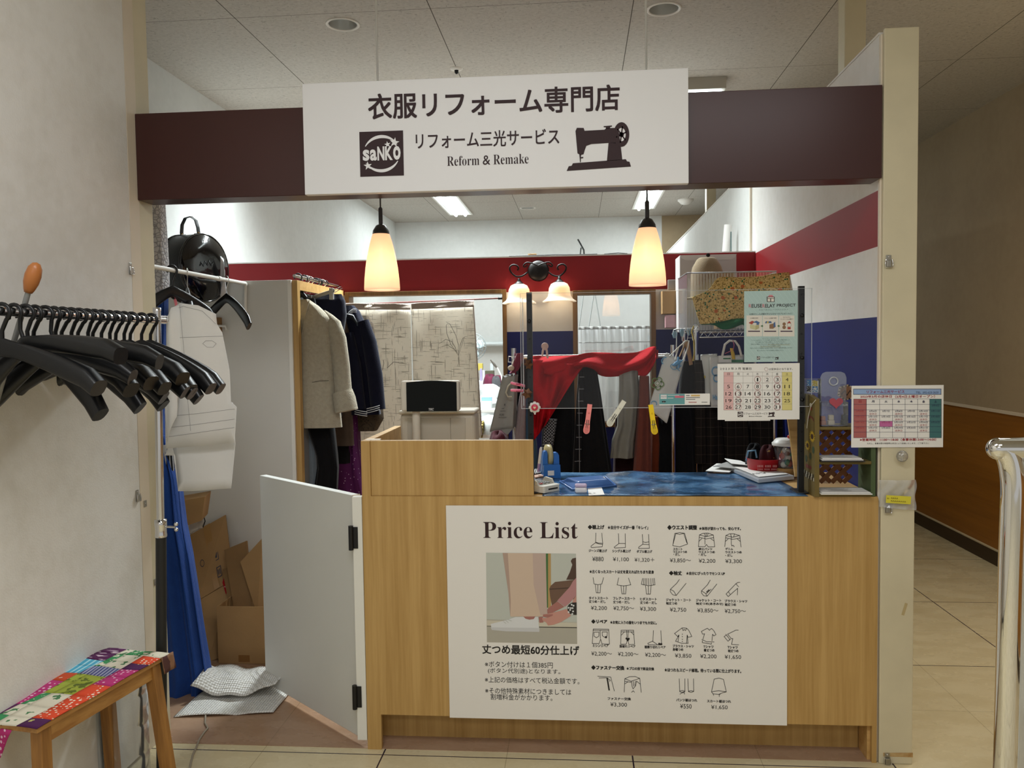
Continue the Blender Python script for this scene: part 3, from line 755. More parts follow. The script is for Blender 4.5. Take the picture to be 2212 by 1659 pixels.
for r in range(5):
    for c in range(7):
        d = days[r][c]
        if not d: continue
        mx, my = (cx[c] + cx[c+1])/2, (cy[r+1] + cy[r+2])/2
        w = 32 if d < 10 else (72 if d not in (11, 1) else 64)
        if d == 1: w = 16
        ctext(str(d), mx - w, mx + w, my + 42, 82, 0)
        if c in (1, 3, 5) or d == 2:
            CS.ring(mb, *f(mx, my), .0112, .0010 if d != 2 else .0003, 4, .0013, 26)
ctext('2 0 2 3 年 3 月', 172, 660, 210, 58); ctext('営業日', 706, 915, 210, 58); ctext('は定休日となります。', 1335, 1905, 216, 52)
CS.ring(mb, *f(1272, 192), .0060, .0006, 4, .0008, 22)
ctext('リフォーム三光サービス', 738, 1305, 1280, 52); ctext(serif('Reform') + ' & ' + serif('Remake'), 858, 1172, 1330, 24)
build('print', mb, [BLACKI, mat('print pink', 'ddb3b1', .6), mat('print yellow', 'd9cd84', .6), mat('print line grey', '8a817c', .6), mat('print ring red', 'a04a50', .6)], cal)
a = f(590, 1335); b_ = f(718, 1335); shop_logo(CS, a[0], a[1], b_[0] - a[0], cal, INK, PAPERW)
a = f(1308, 1335); b_ = f(1478, 1335); machine_emblem(CS, a[0], a[1], b_[0] - a[0], cal, INK, INK)
single('paper_sheet', MB().box(at(1566, 900, YN).x, at(1664, 900, YN).x, YN + .001, YN + .0015, at(1566, 909.5, YN).z, at(1566, 890, YN).z), PAPERW, 'blank white paper edge showing beneath the calendar on the screen', 'paper')

# pale teal poster
YP = YS - .004
rp, RS = notice('reuse_poster', 'pale teal reuse project poster with three picture boxes on the acrylic screen', (1607.5, 629), (1723, 781), YP, None or mat('print teal', 'a9c2be', .5))
f2 = zq(RS, YP, 1600, 620, 9.76)
mb = MB()
K = dict(mbx=mb, S_=RS, ff=f2)
for i in range(26):                          # slanted stripes of the paper
    x0 = -900 + i*100
    pts = [(max(80, min(1175, x0 + t*1100)), 100 + t*1470) for t in (0, 1)]
    a0 = (80 - x0)/1100; a1 = (1170 - x0)/1100
    t0, t1 = max(0, min(a0, a1)), min(1, max(a0, a1))
    if t1 - t0 > .02: RS.line(mb, [f2(x0 + t0*1100, 105 + t0*1470), f2(x0 + t1*1100, 105 + t1*1470)], .0012, 1, .0002)
ctext('R', 170, 222, 432, 72, 2, fat=.0002, **K); ctext('EUSE', 230, 450, 433, 74, 0, fat=.0002, **K); ctext('R', 460, 508, 432, 72, 2, fat=.0002, **K); ctext('ELAY', 516, 722, 431, 74, 0, fat=.0002, **K); ctext('PROJECT', 762, 1158, 430, 76, 0, fat=.0002, **K)
ctext('リユースリレープロジェクト', 380, 1000, 494, 32, 3, **K); ctext('お預かりした洋服が子どもたちへのプレゼントに！', 185, 1085, 585, 38, 0, **K)
crect(120, 600, 452, 1040, 4, **K); crect(464, 600, 795, 1040, 4, **K); crect(808, 600, 1132, 1042, 4, **K)
for t, x0, x1, y in (('お洋服の回収', 205, 368, 668), ('リフォーム店舗で修理', 500, 750, 668), ('子どもたちに', 890, 1048, 648), ('プレゼントをお届け！', 832, 1105, 690)): ctext(t, x0, x1, y, 24, 0, lift=.0009, **K)
for x in (155, 495, 838): crect(x, 922, x + 252, 944, 5, .0008, **K)
def rpoly(pts, m, l=.0008): RS.poly(mb, [f2(*p) for p in pts], m, l)
rpoly([(195, 785), (300, 810), (388, 790), (388, 868), (312, 905), (198, 870)], 6, .0008); rpoly([(312, 815), (388, 790), (388, 868), (312, 905)], 7, .0009)
rpoly([(165, 755), (240, 712), (282, 730), (240, 790), (200, 775)], 8, .0010); rpoly([(260, 745), (330, 710), (400, 745), (375, 800), (310, 790)], 9, .0010); rpoly([(245, 770), (300, 750), (345, 775), (300, 795)], 4, .0011)
rpoly([(510, 765), (530, 722), (640, 722), (655, 760)], 9, .0008); rpoly([(545, 762), (558, 724), (590, 724), (585, 762)], 10, .0009); rpoly([(605, 790), (700, 765), (725, 725), (735, 840), (680, 880), (605, 878)], 11, .0009); rpoly([(690, 760), (725, 730), (735, 835), (690, 850)], 9, .0010)
for x in (450, 800): rpoly([(x - 25, 810), (x, 810), (x, 795), (x + 25, 822), (x, 850), (x, 832), (x - 25, 832)], 12, .0010)
# two plain toy animals, bear and bird
RS.disc(mb, *f2(915, 780), .0058, 11, .0009); RS.disc(mb, *f2(915, 850), .0062, 11, .0009); RS.disc(mb, *f2(1020, 800), .0068, 4, .0010); RS.ring(mb, *f2(1020, 800), .0068, .0006, 0, .0011); rpoly([(970, 765), (1025, 715), (1065, 765)], 8, .0012); rpoly([(985, 845), (1055, 845), (1050, 890), (990, 890)], 8, .0011)
rpoly([(548, 205), (716, 205), (714, 315), (552, 315)], 0, .0006); rpoly([(565, 245), (622, 245), (622, 305), (568, 305)], 4, .0008); rpoly([(640, 245), (702, 245), (700, 305), (640, 305)], 4, .0008); rpoly([(565, 215), (700, 215), (700, 235), (565, 235)], 4, .0008)
rpoly([(575, 205), (600, 170), (665, 168), (692, 205)], 2, .0007)
for y, x0, x1, t in ((1092, 450, 800, 'リユースリレープロジェクトとは'), (1132, 225, 1035, 'リフォーム店のネットワークを活用し着られなくなった洋服をお直しして'), (1172, 305, 945, '子ども服に仕立て直し必要としている子どもたちへ'), (1214, 215, 1045, '回収した洋服はスタッフが一点ずつ確認し大切にお直しいたします'), (1254, 412, 848, 'プレゼントとしてお届けします。'), (1298, 178, 1085, 'ご協力いただいたお客様には次回ご利用いただける割引券を差し上げます'), (1350, 340, 905, '詳しくはスタッフまでお気軽にお尋ねください')): ctext(t, x0, x1, y, 26, 3, **K)
crect(570, 1216, 1045, 1222, 7, .0007, **K); crect(412, 1256, 840, 1262, 7, .0007, **K)
ctext('リフォーム三光サービス', 425, 712, 1500, 34, 0, **K)
build('print', mb, [mat('print charcoal', '3a3638', .6), mat('print teal light', 'b4cbc7', .5), mat('print coral', 'cc7a80', .6), mat('print grey', '6f8280', .6), mat('print cream', 'd8d3c8', .6), mat('print plum', '3a2440', .6), mat('print straw', 'c2bd93', .6), mat('print khaki', 'aea67c', .6), mat('print red', 'a5463a', .6), mat('print blue', '4a6690', .6), mat('print mustard', 'c0a955', .6), mat('print tan', '8a6a4c', .6), mat('print green', '3c6b52', .6)], rp)
a = f2(340, 1530); b_ = f2(408, 1530); shop_logo(RS, a[0], a[1], b_[0] - a[0], rp, INK, PAPERW); a = f2(720, 1530); b_ = f2(800, 1530); machine_emblem(RS, a[0], a[1], b_[0] - a[0], rp, INK, INK)

# small leaflet strip on the lower edge
lf, LS = notice('leaflet_strip', 'narrow teal and white leaflet strip on the lower edge of the screen', (1424, 851), (1533.5, 874.5), YP)
f3 = zq(LS, YP, 1400, 520, 4.366); K = dict(mbx=MB(), S_=LS, ff=f3); mb = K['mbx']
crect(106, 1445, 345, 1542, 1, **K); crect(118, 1452, 176, 1492, 2, .0005, **K); crect(252, 1462, 338, 1482, 3, .0005, **K); crect(405, 1452, 488, 1468, 4, .0005, **K)
LS.disc(mb, *f3(148, 1518), .0042, 0, .0006); LS.disc(mb, *f3(148, 1518), .0032, 2, .0008); LS.rect(mb, f3(130, 1522)[0], f3(130, 1523)[1], f3(166, 1522)[0], f3(166, 1512)[1], 0, .0009)
ctext('shop card', 122, 172, 1478, 12, 0, lift=.0009, **K)
for x0, x1, y, h, m_ in ((185, 300, 1462, 7, 2), (185, 240, 1488, 8, 2), (360, 400, 1464, 8, 0), (358, 492, 1482, 6, 0), (358, 452, 1498, 6, 0), (382, 462, 1528, 9, 5), (505, 570, 1526, 6, 0)):
    for k in range(int((x1 - x0)/11)): crect(x0 + k*11, y - h, x0 + k*11 + 8, y, m_, .0009, **K)
build('print', mb, [BLACKI, mat('print sea', '5f9a9c', .5), mat('print white', 'e2e0da', .5), mat('print rose red', 'c8687c', .5), mat('print gold', 'd0b06a', .5), mat('print brick', 'b0605c', .5)], lf)

# opening calendar on the right post
YR = -.0075
hp, HS = notice('opening_hours_calendar', 'white colour-printed closing day calendar taped across the cream end post', (1839.5, 833.5), (2037, 966), YR)
f4 = zq(HS, YR, 1830, 825, 10.055); mb = MB(); K = dict(mbx=mb, S_=HS, ff=f4)
crect(135, 155, 2040, 272, 1, **K)
for y0, y1 in ((150, 160), (266, 276)): crect(135, y0, 2045, y1, 2, .0005, **K)
for x in (135, 2038): crect(x - 4, 150, x + 5, 276, 2, .0005, **K)
ctext('リフォーム三光サービス', 420, 1240, 245, 64, 3, fat=.0002, **K); ctext('TEL', 1490, 1600, 250, 42, 2, **K); ctext('092-623-2620', 1640, 1982, 250, 42, 2, **K)
ctext('2023年3月の店休日', 285, 968, 345, 56, 4, fat=.0002, **K); ctext('（3月4日土曜日オープン）', 1040, 1905, 347, 60, 4, fat=.0002, **K)
gx = [140, 418, 703, 983, 1256, 1528, 1790, 2045]; gy = [370, 488, 610, 730, 852, 972, 1092, 1214]
crect(140, 370, 418, 1214, 5, **K); crect(1790, 370, 2045, 1214, 6, **K); crect(703, 852, 983, 972, 7, **K)
for x in gx: HS.line(mb, [f4(x, 370), f4(x, 1214)], .0010, 2, .0005)
for y in gy: HS.line(mb, [f4(140, y), f4(2045, y)], .0008, 2, .0005)
for c, t in enumerate('日月火水木金土'): ctext(t, (gx[c] + gx[c+1])/2 - 28, (gx[c] + gx[c+1])/2 + 28, 450, 50, 4 if c == 0 else 2, fat=.0002, **K)
for r in range(5):
    for c in range(7):
        d = days[r][c] if r else (4 if c == 6 else 0)
        if not d: continue
        mx = (gx[c] + gx[c+1])/2 - 5
        ctext('3月%d日' % d, mx - (78 if d < 10 else 92), mx + (78 if d < 10 else 92), gy[r+1] + 46, 42, 4 if c == 0 else 3 if d == 21 else 2, **K)
        if c in (1, 3, 5): ctext('店休日', mx - 78, mx + 78, gy[r+1] + 104, 40, 4, **K)
ctext('※営業時間　11:00～18:00（食事休憩13:00～14:00）', 275, 1930, 1282, 58, 4, fat=.0002, **K); ctext('ただし、食事休憩の時間帯は状況により前後いたします。ご了承下さい', 432, 1775, 1352, 36, 0, **K)
build('print', mb, [BLACKI, mat('print sky', '8fa9cf', .6), mat('print ink navy', '20224c', .6), mat('print magenta red', '8c2450', .6), mat('print crimson', 'a03038', .6), mat('print dusty red', 'a8605e', .6), mat('print deep teal', '3f6f70', .6), mat('print orchid', 'bf679c', .6)], hp)
# ------------------------------------------------------------------ soft goods helpers
def lerp_rows(rows, sub):
    out = []
    for a, b in zip(rows, rows[1:]):
        for k in range(sub):
            t = k/sub; out.append([x + (y - x)*t for x, y in zip(a, b)])
    out.append(list(rows[-1])); return out

def drape(mb, rows, Y, hd=.04, folds=5, amp=.006, seed=0, n=48, m=0, sub=4, sq=.75, yslope=0.0, top=True, xw=0.0):
    """closed cloth body: rows are (photo y, left x, right x[, half depth factor]) measured at depth Y"""
    r = random.Random(seed); ph = [r.uniform(0, 6.28) for _ in range(4)]
    R = []
    for row in rows:
        a = at(row[1], row[0], Y); b = at(row[2], row[0], Y)
        R.append(((a.x + b.x)/2, (b.x - a.x)/2, (a.z + b.z)/2, row[3] if len(row) > 3 else 1.0))
    R = lerp_rows(R, sub); K = len(R)
    def fn(u, v):
        xc, hw, z, k = R[min(K - 1, int(round(v*(K - 1))))]
        a = 2*PI*u; c, s = math.cos(a), math.sin(a)
        cx_ = math.copysign(abs(c)**sq, c); sy_ = math.copysign(abs(s)**sq, s)
        w = math.sin(folds*a + ph[0] + 1.5*math.sin(3*v + ph[1])) + .5*math.sin((folds*2 + 1)*a + ph[2])
        return Vector((xc + hw*cx_*(1 + xw*w*v), Y + yslope*(1 - v) + hd*k*sy_ + amp*w*(.25 + .75*v), z))
    mb.grid(fn, n, K - 1, m, True, True)
    if top:
        xc, hw, z, k = R[0]
        mb.add([fn(i/n, 0) for i in range(n)], [tuple(range(n))], m)
    return mb

def loft(mb, secs, n=14, m=0, ex=.7, cap=True):
    """sections: (centre, half-axis vector u, half-axis vector v)"""
    V = []
    for c, u, v in secs:
        for j in range(n):
            a = 2*PI*j/n; cc, ss = math.cos(a), math.sin(a)
            V.append(Vector(c) + Vector(u)*math.copysign(abs(cc)**ex, cc) + Vector(v)*math.copysign(abs(ss)**ex, ss))
    k = len(secs)
    mb.add(V, [(i*n + j, i*n + (j + 1) % n, (i + 1)*n + (j + 1) % n, (i + 1)*n + j) for i in range(k - 1) for j in range(n)], m, True)
    if cap: mb.add(V[:n], [tuple(range(n))[::-1]], m); mb.add(V[-n:], [tuple(range(n))], m)
    return mb

def sheet_from(mb, corners, nu=10, nv=10, wave=.004, seed=0, m=0):
    """rippled cloth or paper patch between four corner points (tl, tr, br, bl)"""
    r = random.Random(seed); a1, a2, a3 = r.uniform(0, 6), r.uniform(0, 6), r.uniform(2, 4)
    tl, tr, br, bl = [Vector(c) for c in corners]
    nrm = (tr - tl).cross(bl - tl).normalized()
    def fn(u, v):
        p = tl.lerp(tr, u).lerp(bl.lerp(br, u), v)
        return p + nrm*wave*(math.sin(a3*3*u + a1 + 2*v) + .6*math.sin(5*v + a2 + 3*u))
    return mb.grid(fn, nu, nv, m)

def slab(mb, corners, t, m=0):
    tl, tr, br, bl = [Vector(c) for c in corners]
    n = (tr - tl).cross(bl - tl).normalized()*t
    V = [tl, tr, br, bl, tl + n, tr + n, br + n, bl + n]
    return mb.add(V, [(3, 2, 1, 0), (4, 5, 6, 7), (0, 1, 5, 4), (1, 2, 6, 5), (2, 3, 7, 6), (3, 0, 4, 7)], m)

def fabric(name, col, var=.12, vs=25, bump=.25, bs=220, rough=.9, col2=None, sheen=.1):
    return mat(name, col, rough, 0, var, vs, (1, 1, 1), bump, bs, .2, sheen=sheen, col2=col2)
KRAFT = mat('corrugated kraft', 'a98557', .8, var=.1, vs=8, bump=.05, bs=120)
KRAFT_D = mat('kraft inside', '8e6d45', .85, var=.1, vs=10)
BLACKC = fabric('black cloth', '0d0d10'); NAVYC = fabric('navy cloth', '0e1024')

# ------------------------------------------------------------------ clothes rack with black hangers (hall side, by the left panel)
XR = -1.4
zr = atx(346, 692, XR).z
yp = atx(347, 900, XR).y
rk = thing('clothes_rack', 'chrome and black clothes rack crowded with empty hangers by the left panel', 'clothes rack', (XR, yp - .45, 0))
build('rail', MB().tube([(XR, yp - 1.0, zr), (XR, yp + .05, zr)], .0115, 14), CHROME, rk)
zc = atx(350, 1140, XR).z; zt = atx(345, 668, XR).z
for k, y in enumerate((yp, yp - .98)):
    post = build('upper_post', MB().tube([(XR - .014, y, zc - .03), (XR, y, zt)], .0125, 18), CHROME, rk)
    build('post_cap', MB().lathe([(.0132, 0), (.0132, .012), (.0001, .014)], (XR, y, zt - .008), 16), CHROME, post)
    build('lower_post', MB().tube([(XR - .04, y, .05), (XR - .013, y, zc - .02)], .0175, 18), mat('rack black', '1c1d1c', .45), rk)
    cl = build('clamp', MB().lathe([(.0125, .026), (.02, .024), (.02, .004), (.0185, .0), (.0185, -.022), (.0195, -.026), (.0195, -.034), (.0176, -.036)], (XR - .013, y, zc), 20), CHROME, rk)
    w = MB().tube([(XR + .005, y, zc), (XR + .036, y, zc - .002)], .004, 8)
    w.sphere((XR + .041, y, zc - .010), .007, 10).sphere((XR + .041, y, zc + .008), .007, 10)
    build('wing_screw', w, CHROME, cl)
    build('foot', MB().box(XR - .2, XR + .2, y - .018, y + .018, .02, .05), mat('rack black', '', 0), rk, bevel=.005)
    for s in (-1, 1): build('castor', MB().lathe([(.0001, -.01), (.02, -.01), (.022, 0), (.02, .01), (.0001, .01)], (XR + s*.18, y, .022), 14, 0, Matrix.Rotation(PI/2, 3, 'X')), BLACKP, rk)
build('side_hook', MB().tube([(XR + .012, yp, zr + .012), (XR + .03, yp + .01, zr + .012), (XR + .03, yp + .01, zr - .005)], .0035, 8), CHROME, rk)
build('base_bar', MB().box(XR - .055, XR - .025, yp - .98, yp, .03, .055), mat('rack black', '', 0), rk, bevel=.004)

def hanger_parts(o, mats, half=.225, drop=.125, fl=.026, wire=False, neck=.0, hookm=None):
    """plastic coat hanger hanging from its own origin on the rail, arms along local x"""
    hk = [(0.021*math.cos(t), 0, -.003 + .021*math.sin(t)) for t in [math.radians(a) for a in range(205, -61, -20)]]
    hk = [(x, y, z) for x, y, z in hk] + [(.006, 0, -.034), (0, 0, -.048), (0, 0, -.085)]
    build('hook', MB().tube(hk, .0052 if not wire else .0018, 10), hookm or mats, o)
    secs = []
    N = 17
    for i in range(N):
        t = -1 + 2*i/(N - 1); a = abs(t)
        x = half*t; z = -.088 - drop*(a**1.25) - (.012 if a > .95 else 0) - neck*math.exp(-(a/.12)**2)*0
        y = -.022*a*a
        w = .0075 + (fl - .0075)*max(0, (a - .18)/.82)**1.1
        h = (.019 + .007*min(1, a*1.4)) - .004*max(0, a - .7) if a < .97 else .021
        if a < .1: h = .024; w = .008
        sl = drop*1.25*(a**.25)/half*math.copysign(1, t) if a > .01 else 0
        up = Vector((sl, 0, 1)).normalized()
        secs.append((Vector((x, y, z)), Vector((0, w, 0)), up*h))
    bd = loft(MB(), secs, 14, 0, .72)
    build('shoulders', bd, mats, o)
    return o
HB = BLACKP
specs = []
first = None
hook_px = [4, 30, 55, 76, 97, 117, 136, 154, 171, 188, 204, 220, 236, 252, 268, 284, 306, 326]
kinds = ['widest-shouldered', 'plain', 'plain']
protos = {}
lab_pos = ['nearest to the camera on the chrome rack', 'second from the camera', 'third from the camera', 'fourth from the camera', 'fifth from the camera', 'sixth from the camera', 'seventh from the camera', 'eighth from the camera', 'ninth from the camera', 'ninth from the far post', 'eighth from the far post', 'seventh from the far post', 'sixth from the far post', 'fifth from the far post', 'fourth from the far post', 'third from the far post', 'second from the far post', 'next to the far post']
for i, px in enumerate(hook_px):
    yy = atx(px, 692, XR).y
    kd = (0, 1, 0, 2, 1, 1, 2, 0, 1, 1, 2, 1, 0, 1, 1, 2, 1, 1)[i]
    yaw = (.05, -.1, .22, -.15, .12, -.2, .1, -.06, .18, -.12, .05, .16, -.1, .08, -.16, .1, -.05, .03)[i]
    roll = (.02, -.36, -.06, .12, -.30, -.05, .1, .02, .09, -.03, .12, .05, .0, .08, .03, .1, .04, .06)[i]
    label = 'black plastic coat hanger on the chrome rack, ' + lab_pos[i].replace(' on the chrome rack', '')
    if kd not in protos:
        o = thing('coat_hanger', label, 'coat hanger', (XR, yy, zr), 'black hangers on the chrome rack', local=True)
        if kd == 0: hanger_parts(o, HB, .25, .085, .034)
        elif kd == 1: hanger_parts(o, HB, .25, .115, .027)
        else: hanger_parts(o, HB, .235, .135, .022)
        protos[kd] = o
    else:
        o = copy_tree(protos[kd], (XR, yy, zr), None, label)
    o.rotation_euler = (0, roll, yaw)

# long-handled pole with an orange wooden knob
k0 = at(70, 600, -.93); k1 = at(57, 645, -.93)
dv = (k1 - k0).normalized()
po = thing('hook_pole', 'grey metal pole with an orange wooden knob rising above the hanger rack', 'pole', tuple(k0))
end = k0 + dv*1.25
build('rod', MB().tube([k1 - dv*.02, end], .0068, 12), mat('grey rod', '8b8c8a', .4, .4), po)
q_ = Vector((0, 0, 1)).rotation_difference(-dv).to_matrix()
build('knob', MB().lathe([(.0001, .041), (.009, .038), (.0165, .026), (.0195, .006), (.018, -.014), (.013, -.032), (.0095, -.04), (.0001, -.04)], k0, 20, 0, q_), mat('orange wood', 'b4703a', .35, var=.15, vs=30), po)

# ------------------------------------------------------------------ bench with patchwork cloth
zb_ = .49
A_ = atz(80, 1574, zb_); B_ = atz(352, 1419, zb_)
ax = (B_ - A_).normalized(); L_ = (B_ - A_).length; wx = Vector((-ax.y, ax.x, 0)); WB = .228
bn = thing('bench', 'small wooden bench under a patchwork cloth against the left panel', 'bench', tuple((A_ + B_)/2 + wx*WB/2 - Vector((0, 0, zb_))))
TB = Matrix((( wx.x, ax.x, 0, A_.x), (wx.y, ax.y, 0, A_.y), (0, 0, 1, 0), (0, 0, 0, 1)))
build('seat_board', MB().box(0, WB, 0, L_, zb_ - .014, zb_, 0, TB), BENCHY, bn, bevel=.001)
build('apron', MB().box(.012, .032, .02, L_ - .01, zb_ - .062, zb_ - .014, 0, TB), BENCHY, bn, bevel=.001)
build('apron', MB().box(WB - .032, WB - .012, .02, L_ - .01, zb_ - .062, zb_ - .014, 0, TB), BENCHY, bn, bevel=.001)
for (u, v, du, dv_) in ((.006, .018, -.02, -.02), (.006, L_ - .044, -.04, .03), (WB - .045, .018, .004, -.02), (WB - .045, L_ - .05, .004, .03)):
    lg = MB()
    s_ = .036
    V = [TB @ Vector((u + a*s_ + (0 if z else du*1.0), v + b*s_ + (0 if z else dv_*1.0), z and zb_ - .0145)) for z in (0, 1) for a, b in ((0, 0), (1, 0), (1, 1), (0, 1))]
    lg.add(V, [(0, 1, 2, 3), (7, 6, 5, 4), (0, 4, 5, 1), (1, 5, 6, 2), (2, 6, 7, 3), (3, 7, 4, 0)])
    build('leg', lg, BENCHW, bn, bevel=.0015)
build('stretcher', MB().box(WB - .13, WB - .06, -.03, .13, .235, .262, 0, TB), BENCHW, bn, bevel=.001)

def patch(name, base, dot, kind, sc_=60, thr=.35):
    m, N, L, b, obj, xyz = new_mat(name, .85, .2)
    if kind == 'dots':
        v = N.new('ShaderNodeTexVoronoi'); v.inputs['Scale'].default_value = sc_; v.inputs['Randomness'].default_value = .35
        L.new(obj, v.inputs['Vector']); f_ = math_node(N, L, 'LESS_THAN', v.outputs['Distance'], thr)
    elif kind == 'stripes':
        w = N.new('ShaderNodeTexWave'); w.inputs['Scale'].default_value = sc_; w.inputs['Distortion'].default_value = .6; w.bands_direction = 'X'
        L.new(obj, w.inputs['Vector']); f_ = math_node(N, L, 'GREATER_THAN', w.outputs[0], 1 - thr)
    elif kind == 'dashes':
        f_ = math_node(N, L, 'GREATER_THAN', noise(N, L, obj, 1.0, 1, (sc_, sc_*4, 1)), .5 + thr*.3)
    else:
        f_ = math_node(N, L, 'GREATER_THAN', noise(N, L, obj, sc_, 2), .5 + thr*.25)
    L.new(mixc(N, L, f_, lin(base), lin(dot)), b.inputs['Base Color'])
    return m
PM = [patch('patch purple', '55234f', 'c9b2c0', 'dashes', 22, .35), patch('patch sky', '4fa2bf', 'a6d2dc', 'stripes', 16, .3), patch('patch cream floral', 'd6cfba', '4d7a52', 'blobs', 34, .45), patch('patch orange dot', 'd2492a', 'e7dcc8', 'dots', 75, .33), patch('patch magenta', 'b0336e', 'e0b8cb', 'dots', 62, .28), patch('patch lime', '9aa53e', '5f6a26', 'blobs', 40, .3), patch('patch violet flower', '4b1f4c', 'b9b46a', 'blobs', 30, .75), patch('patch blue stripe', '9a9db4', '2a2f74', 'stripes', 26, .3), patch('patch rust flower', 'bd4b28', 'ddd3bf', 'blobs', 22, .6), patch('patch leaf', '3d8a55', 'd8d2bb', 'blobs', 45, .3), patch('patch backing', '8d6a52', '5a3e3c', 'stripes', 20, .5)]
cw = MB(); CL0 = L_ + .035
us = [-.004, .062, .135, .165, WB + .012]
rows_v = [1.0, .905, .80, .715, .60, .49, .35, .20, .08, -.01]
lay = [[2, 9, 2, 0], [3, 2, 9, 0], [6, 2, 9, 1], [4, 7, 7, 1], [4, 5, 5, 8], [3, 5, 5, 4], [3, 2, 9, 4], [3, 2, 2, 0], [6, 2, 9, 0]]
for r in range(9):
    for c in range(4):
        def P_(u, v):
            e = .0015*math.sin(40*u + 23*v) + .0025
            zz_ = zb_ + e
            if v > L_ + .005: zz_ -= (v - L_)*.12 + .0
            return TB @ Vector((u, v, zz_))
        v0, v1 = rows_v[r]*CL0, rows_v[r + 1]*CL0
        n_ = 4
        cw.grid(lambda a, b: P_(us[c] + (us[c + 1] - us[c])*a, v0 + (v1 - v0)*b), n_, n_, lay[r][c])
pcloth = single('patchwork_cloth', cw, PM, 'colourful patchwork cloth of pink, purple, blue and green squares on the bench', 'cloth', group=None, solid=.002)
fl = MB()
sheet_from(fl, [TB @ Vector((-.006, CL0 - .05, zb_ + .003)), TB @ Vector((-.012, CL0, zb_ + .006)), TB @ Vector((-.014, CL0 + .008, zb_ - .05)), TB @ Vector((-.004, CL0 - .035, zb_ - .058))], 4, 4, .002, 3)
o = build('folded_corner', fl, PM[10], pcloth, solid=.0015)
fl = MB(); sheet_from(fl, [TB @ Vector((WB*.35, .002, zb_ - .012)), TB @ Vector((WB + .01, .002, zb_ - .01)), TB @ Vector((WB + .01, -.012, zb_ - .16)), TB @ Vector((WB*.55, -.008, zb_ - .10))], 6, 6, .004, 4)
build('hanging_corner', fl, PM[4], pcloth, solid=.0015)

# big clear plastic bottle under the bench
bc = at(271, 1560, -.30); BX, BY = bc.x, bc.y
R0 = .0735
prof = [(.0001, .452), (.02, .451), (.045, .440), (.064, .415), (R0, .375), (R0 + .001, .345), (R0 - .0015, .335), (R0 - .0015, .325), (R0, .318), (R0, .24), (R0 - .002, .232), (R0 - .002, .222), (R0, .214), (R0, .14), (R0 - .002, .132), (R0 - .002, .122), (R0, .114), (R0, .03), (R0 - .008, .006), (.0001, .004)]
bt = thing('water_bottle', 'large empty clear plastic bottle standing upside down under the bench', 'bottle', (BX, BY, 0))
PET = glass('clear bottle plastic', (.97, .98, .98, 1), .03, .16, haze=.10)
build('body', MB().lathe(prof, (BX, BY, 0), 36, 0), PET, bt)
build('handle', MB().tube([(BX - .058, BY - .058, .335), (BX - .062, BY - .062, .27), (BX - .062, BY - .062, .15), (BX - .058, BY - .058, .06)], .013, 12), PET, bt)

# ------------------------------------------------------------------ draw latches on the partitions
def latch(x, y, z, axis, label):
    """small steel draw latch; axis = 'x' on a wall facing +x, 'y' on a face towards the hall"""
    o = thing('draw_latch', label, 'latch', (x, y, z), 'steel draw latches on the partitions', local=True, rot=(0, 0, PI/2) if axis == 'x' else (0, 0, 0))
    build('base_plate', MB().box(-.009, .009, -.002, 0, -.018, .025), STEEL, o, bevel=.001)
    build('lever', MB().box(-.008, .008, -.010, -.002, -.016, .008), STEEL, o, bevel=.002)
    build('loop', MB().tube([(-.010, -.006, .010), (-.0125, -.008, -.004), (-.0115, -.008, -.017), (.0115, -.008, -.017), (.0125, -.008, -.004), (.010, -.006, .010)], .0016, 8), CHROME, o)
    build('rivet', MB().sphere((0, -.002, .019), .003, 10), CHROME, o)
    return o
p = atx(281, 582, XF); latch(XF + .0005, p.y, p.z, 'x', 'steel draw latch high on the left panel edge beside the bag')
p = atx(296, 1073, XF); latch(XF + .0005, p.y, p.z, 'x', 'steel draw latch low on the left panel edge beside the rack post')
for (px, py, t) in ((1919, 567, 'steel draw latch on the cream end post above the closing day calendar'), (1917, 1097, 'steel draw latch half hidden under the plastic pocket on the cream end post'), (1916, 1641, 'steel draw latch at the foot of the cream end post')):
    p = at(px, py, -.004); latch(p.x, -.0045, p.z, 'y', t)
for px, py, t in ((313, 1088, 'small steel wall catch on the cream post next to the low latch'), (335, 1257, 'small steel wall catch on the cream post low beside the black rack tube')):
    p = atx(px, py, XF); single('wall_catch', MB().box(XF, XF + .003, p.y - .009, p.y + .009, p.z - .012, p.z + .012).lathe([(.0001, .0045), (.0025, .004), (.003, .003)], (XF, p.y, p.z), 10, 0, Matrix.Rotation(PI/2, 3, 'Y')), STEEL, t, 'catch', bevel=.0008)

# ------------------------------------------------------------------ fitting-room panel, rail and bag
YPN = 1.15
px0 = XL + .005; pxr = at(634, 800, YPN).x; pz = at(580, 605.5, YPN).z
fp = thing('fitting_panel', 'tall white panel with a wooden edge behind the swing gate', 'panel', ((px0 + pxr)/2, YPN, 0))
build('board', MB().box(px0, pxr - .02, YPN, YPN + .03, .0, pz), mat('panel warm white', 'd3d1ca', .55, var=.04, vs=3), fp, bevel=.0015)
build('edge_strip', MB().box(pxr - .02, pxr, YPN - .004, YPN + .034, .0, pz), WHITEP, fp, bevel=.002)
build('wooden_trim', MB().box(pxr + .0005, pxr + .028, YPN + .01, YPN + .05, .0, pz - .001), WOOD, fp, bevel=.001)
build('wooden_side', MB().box(pxr + .0085, pxr + .028, YPN + .0505, YB - .005, pz - .05, pz - .001), WOOD_X, fp, bevel=.001)
build('closet_side', MB().box(pxr - .03, pxr - .005, YPN + .0505, YB - .005, .0, pz - .055), mat('closet grey', '8e9296', .7), fp)
rl_a = at(528, 612, YPN - .03); XRL = rl_a.x; ZRL = rl_a.z
ry = lambda px: atx(px, 590, XRL).y
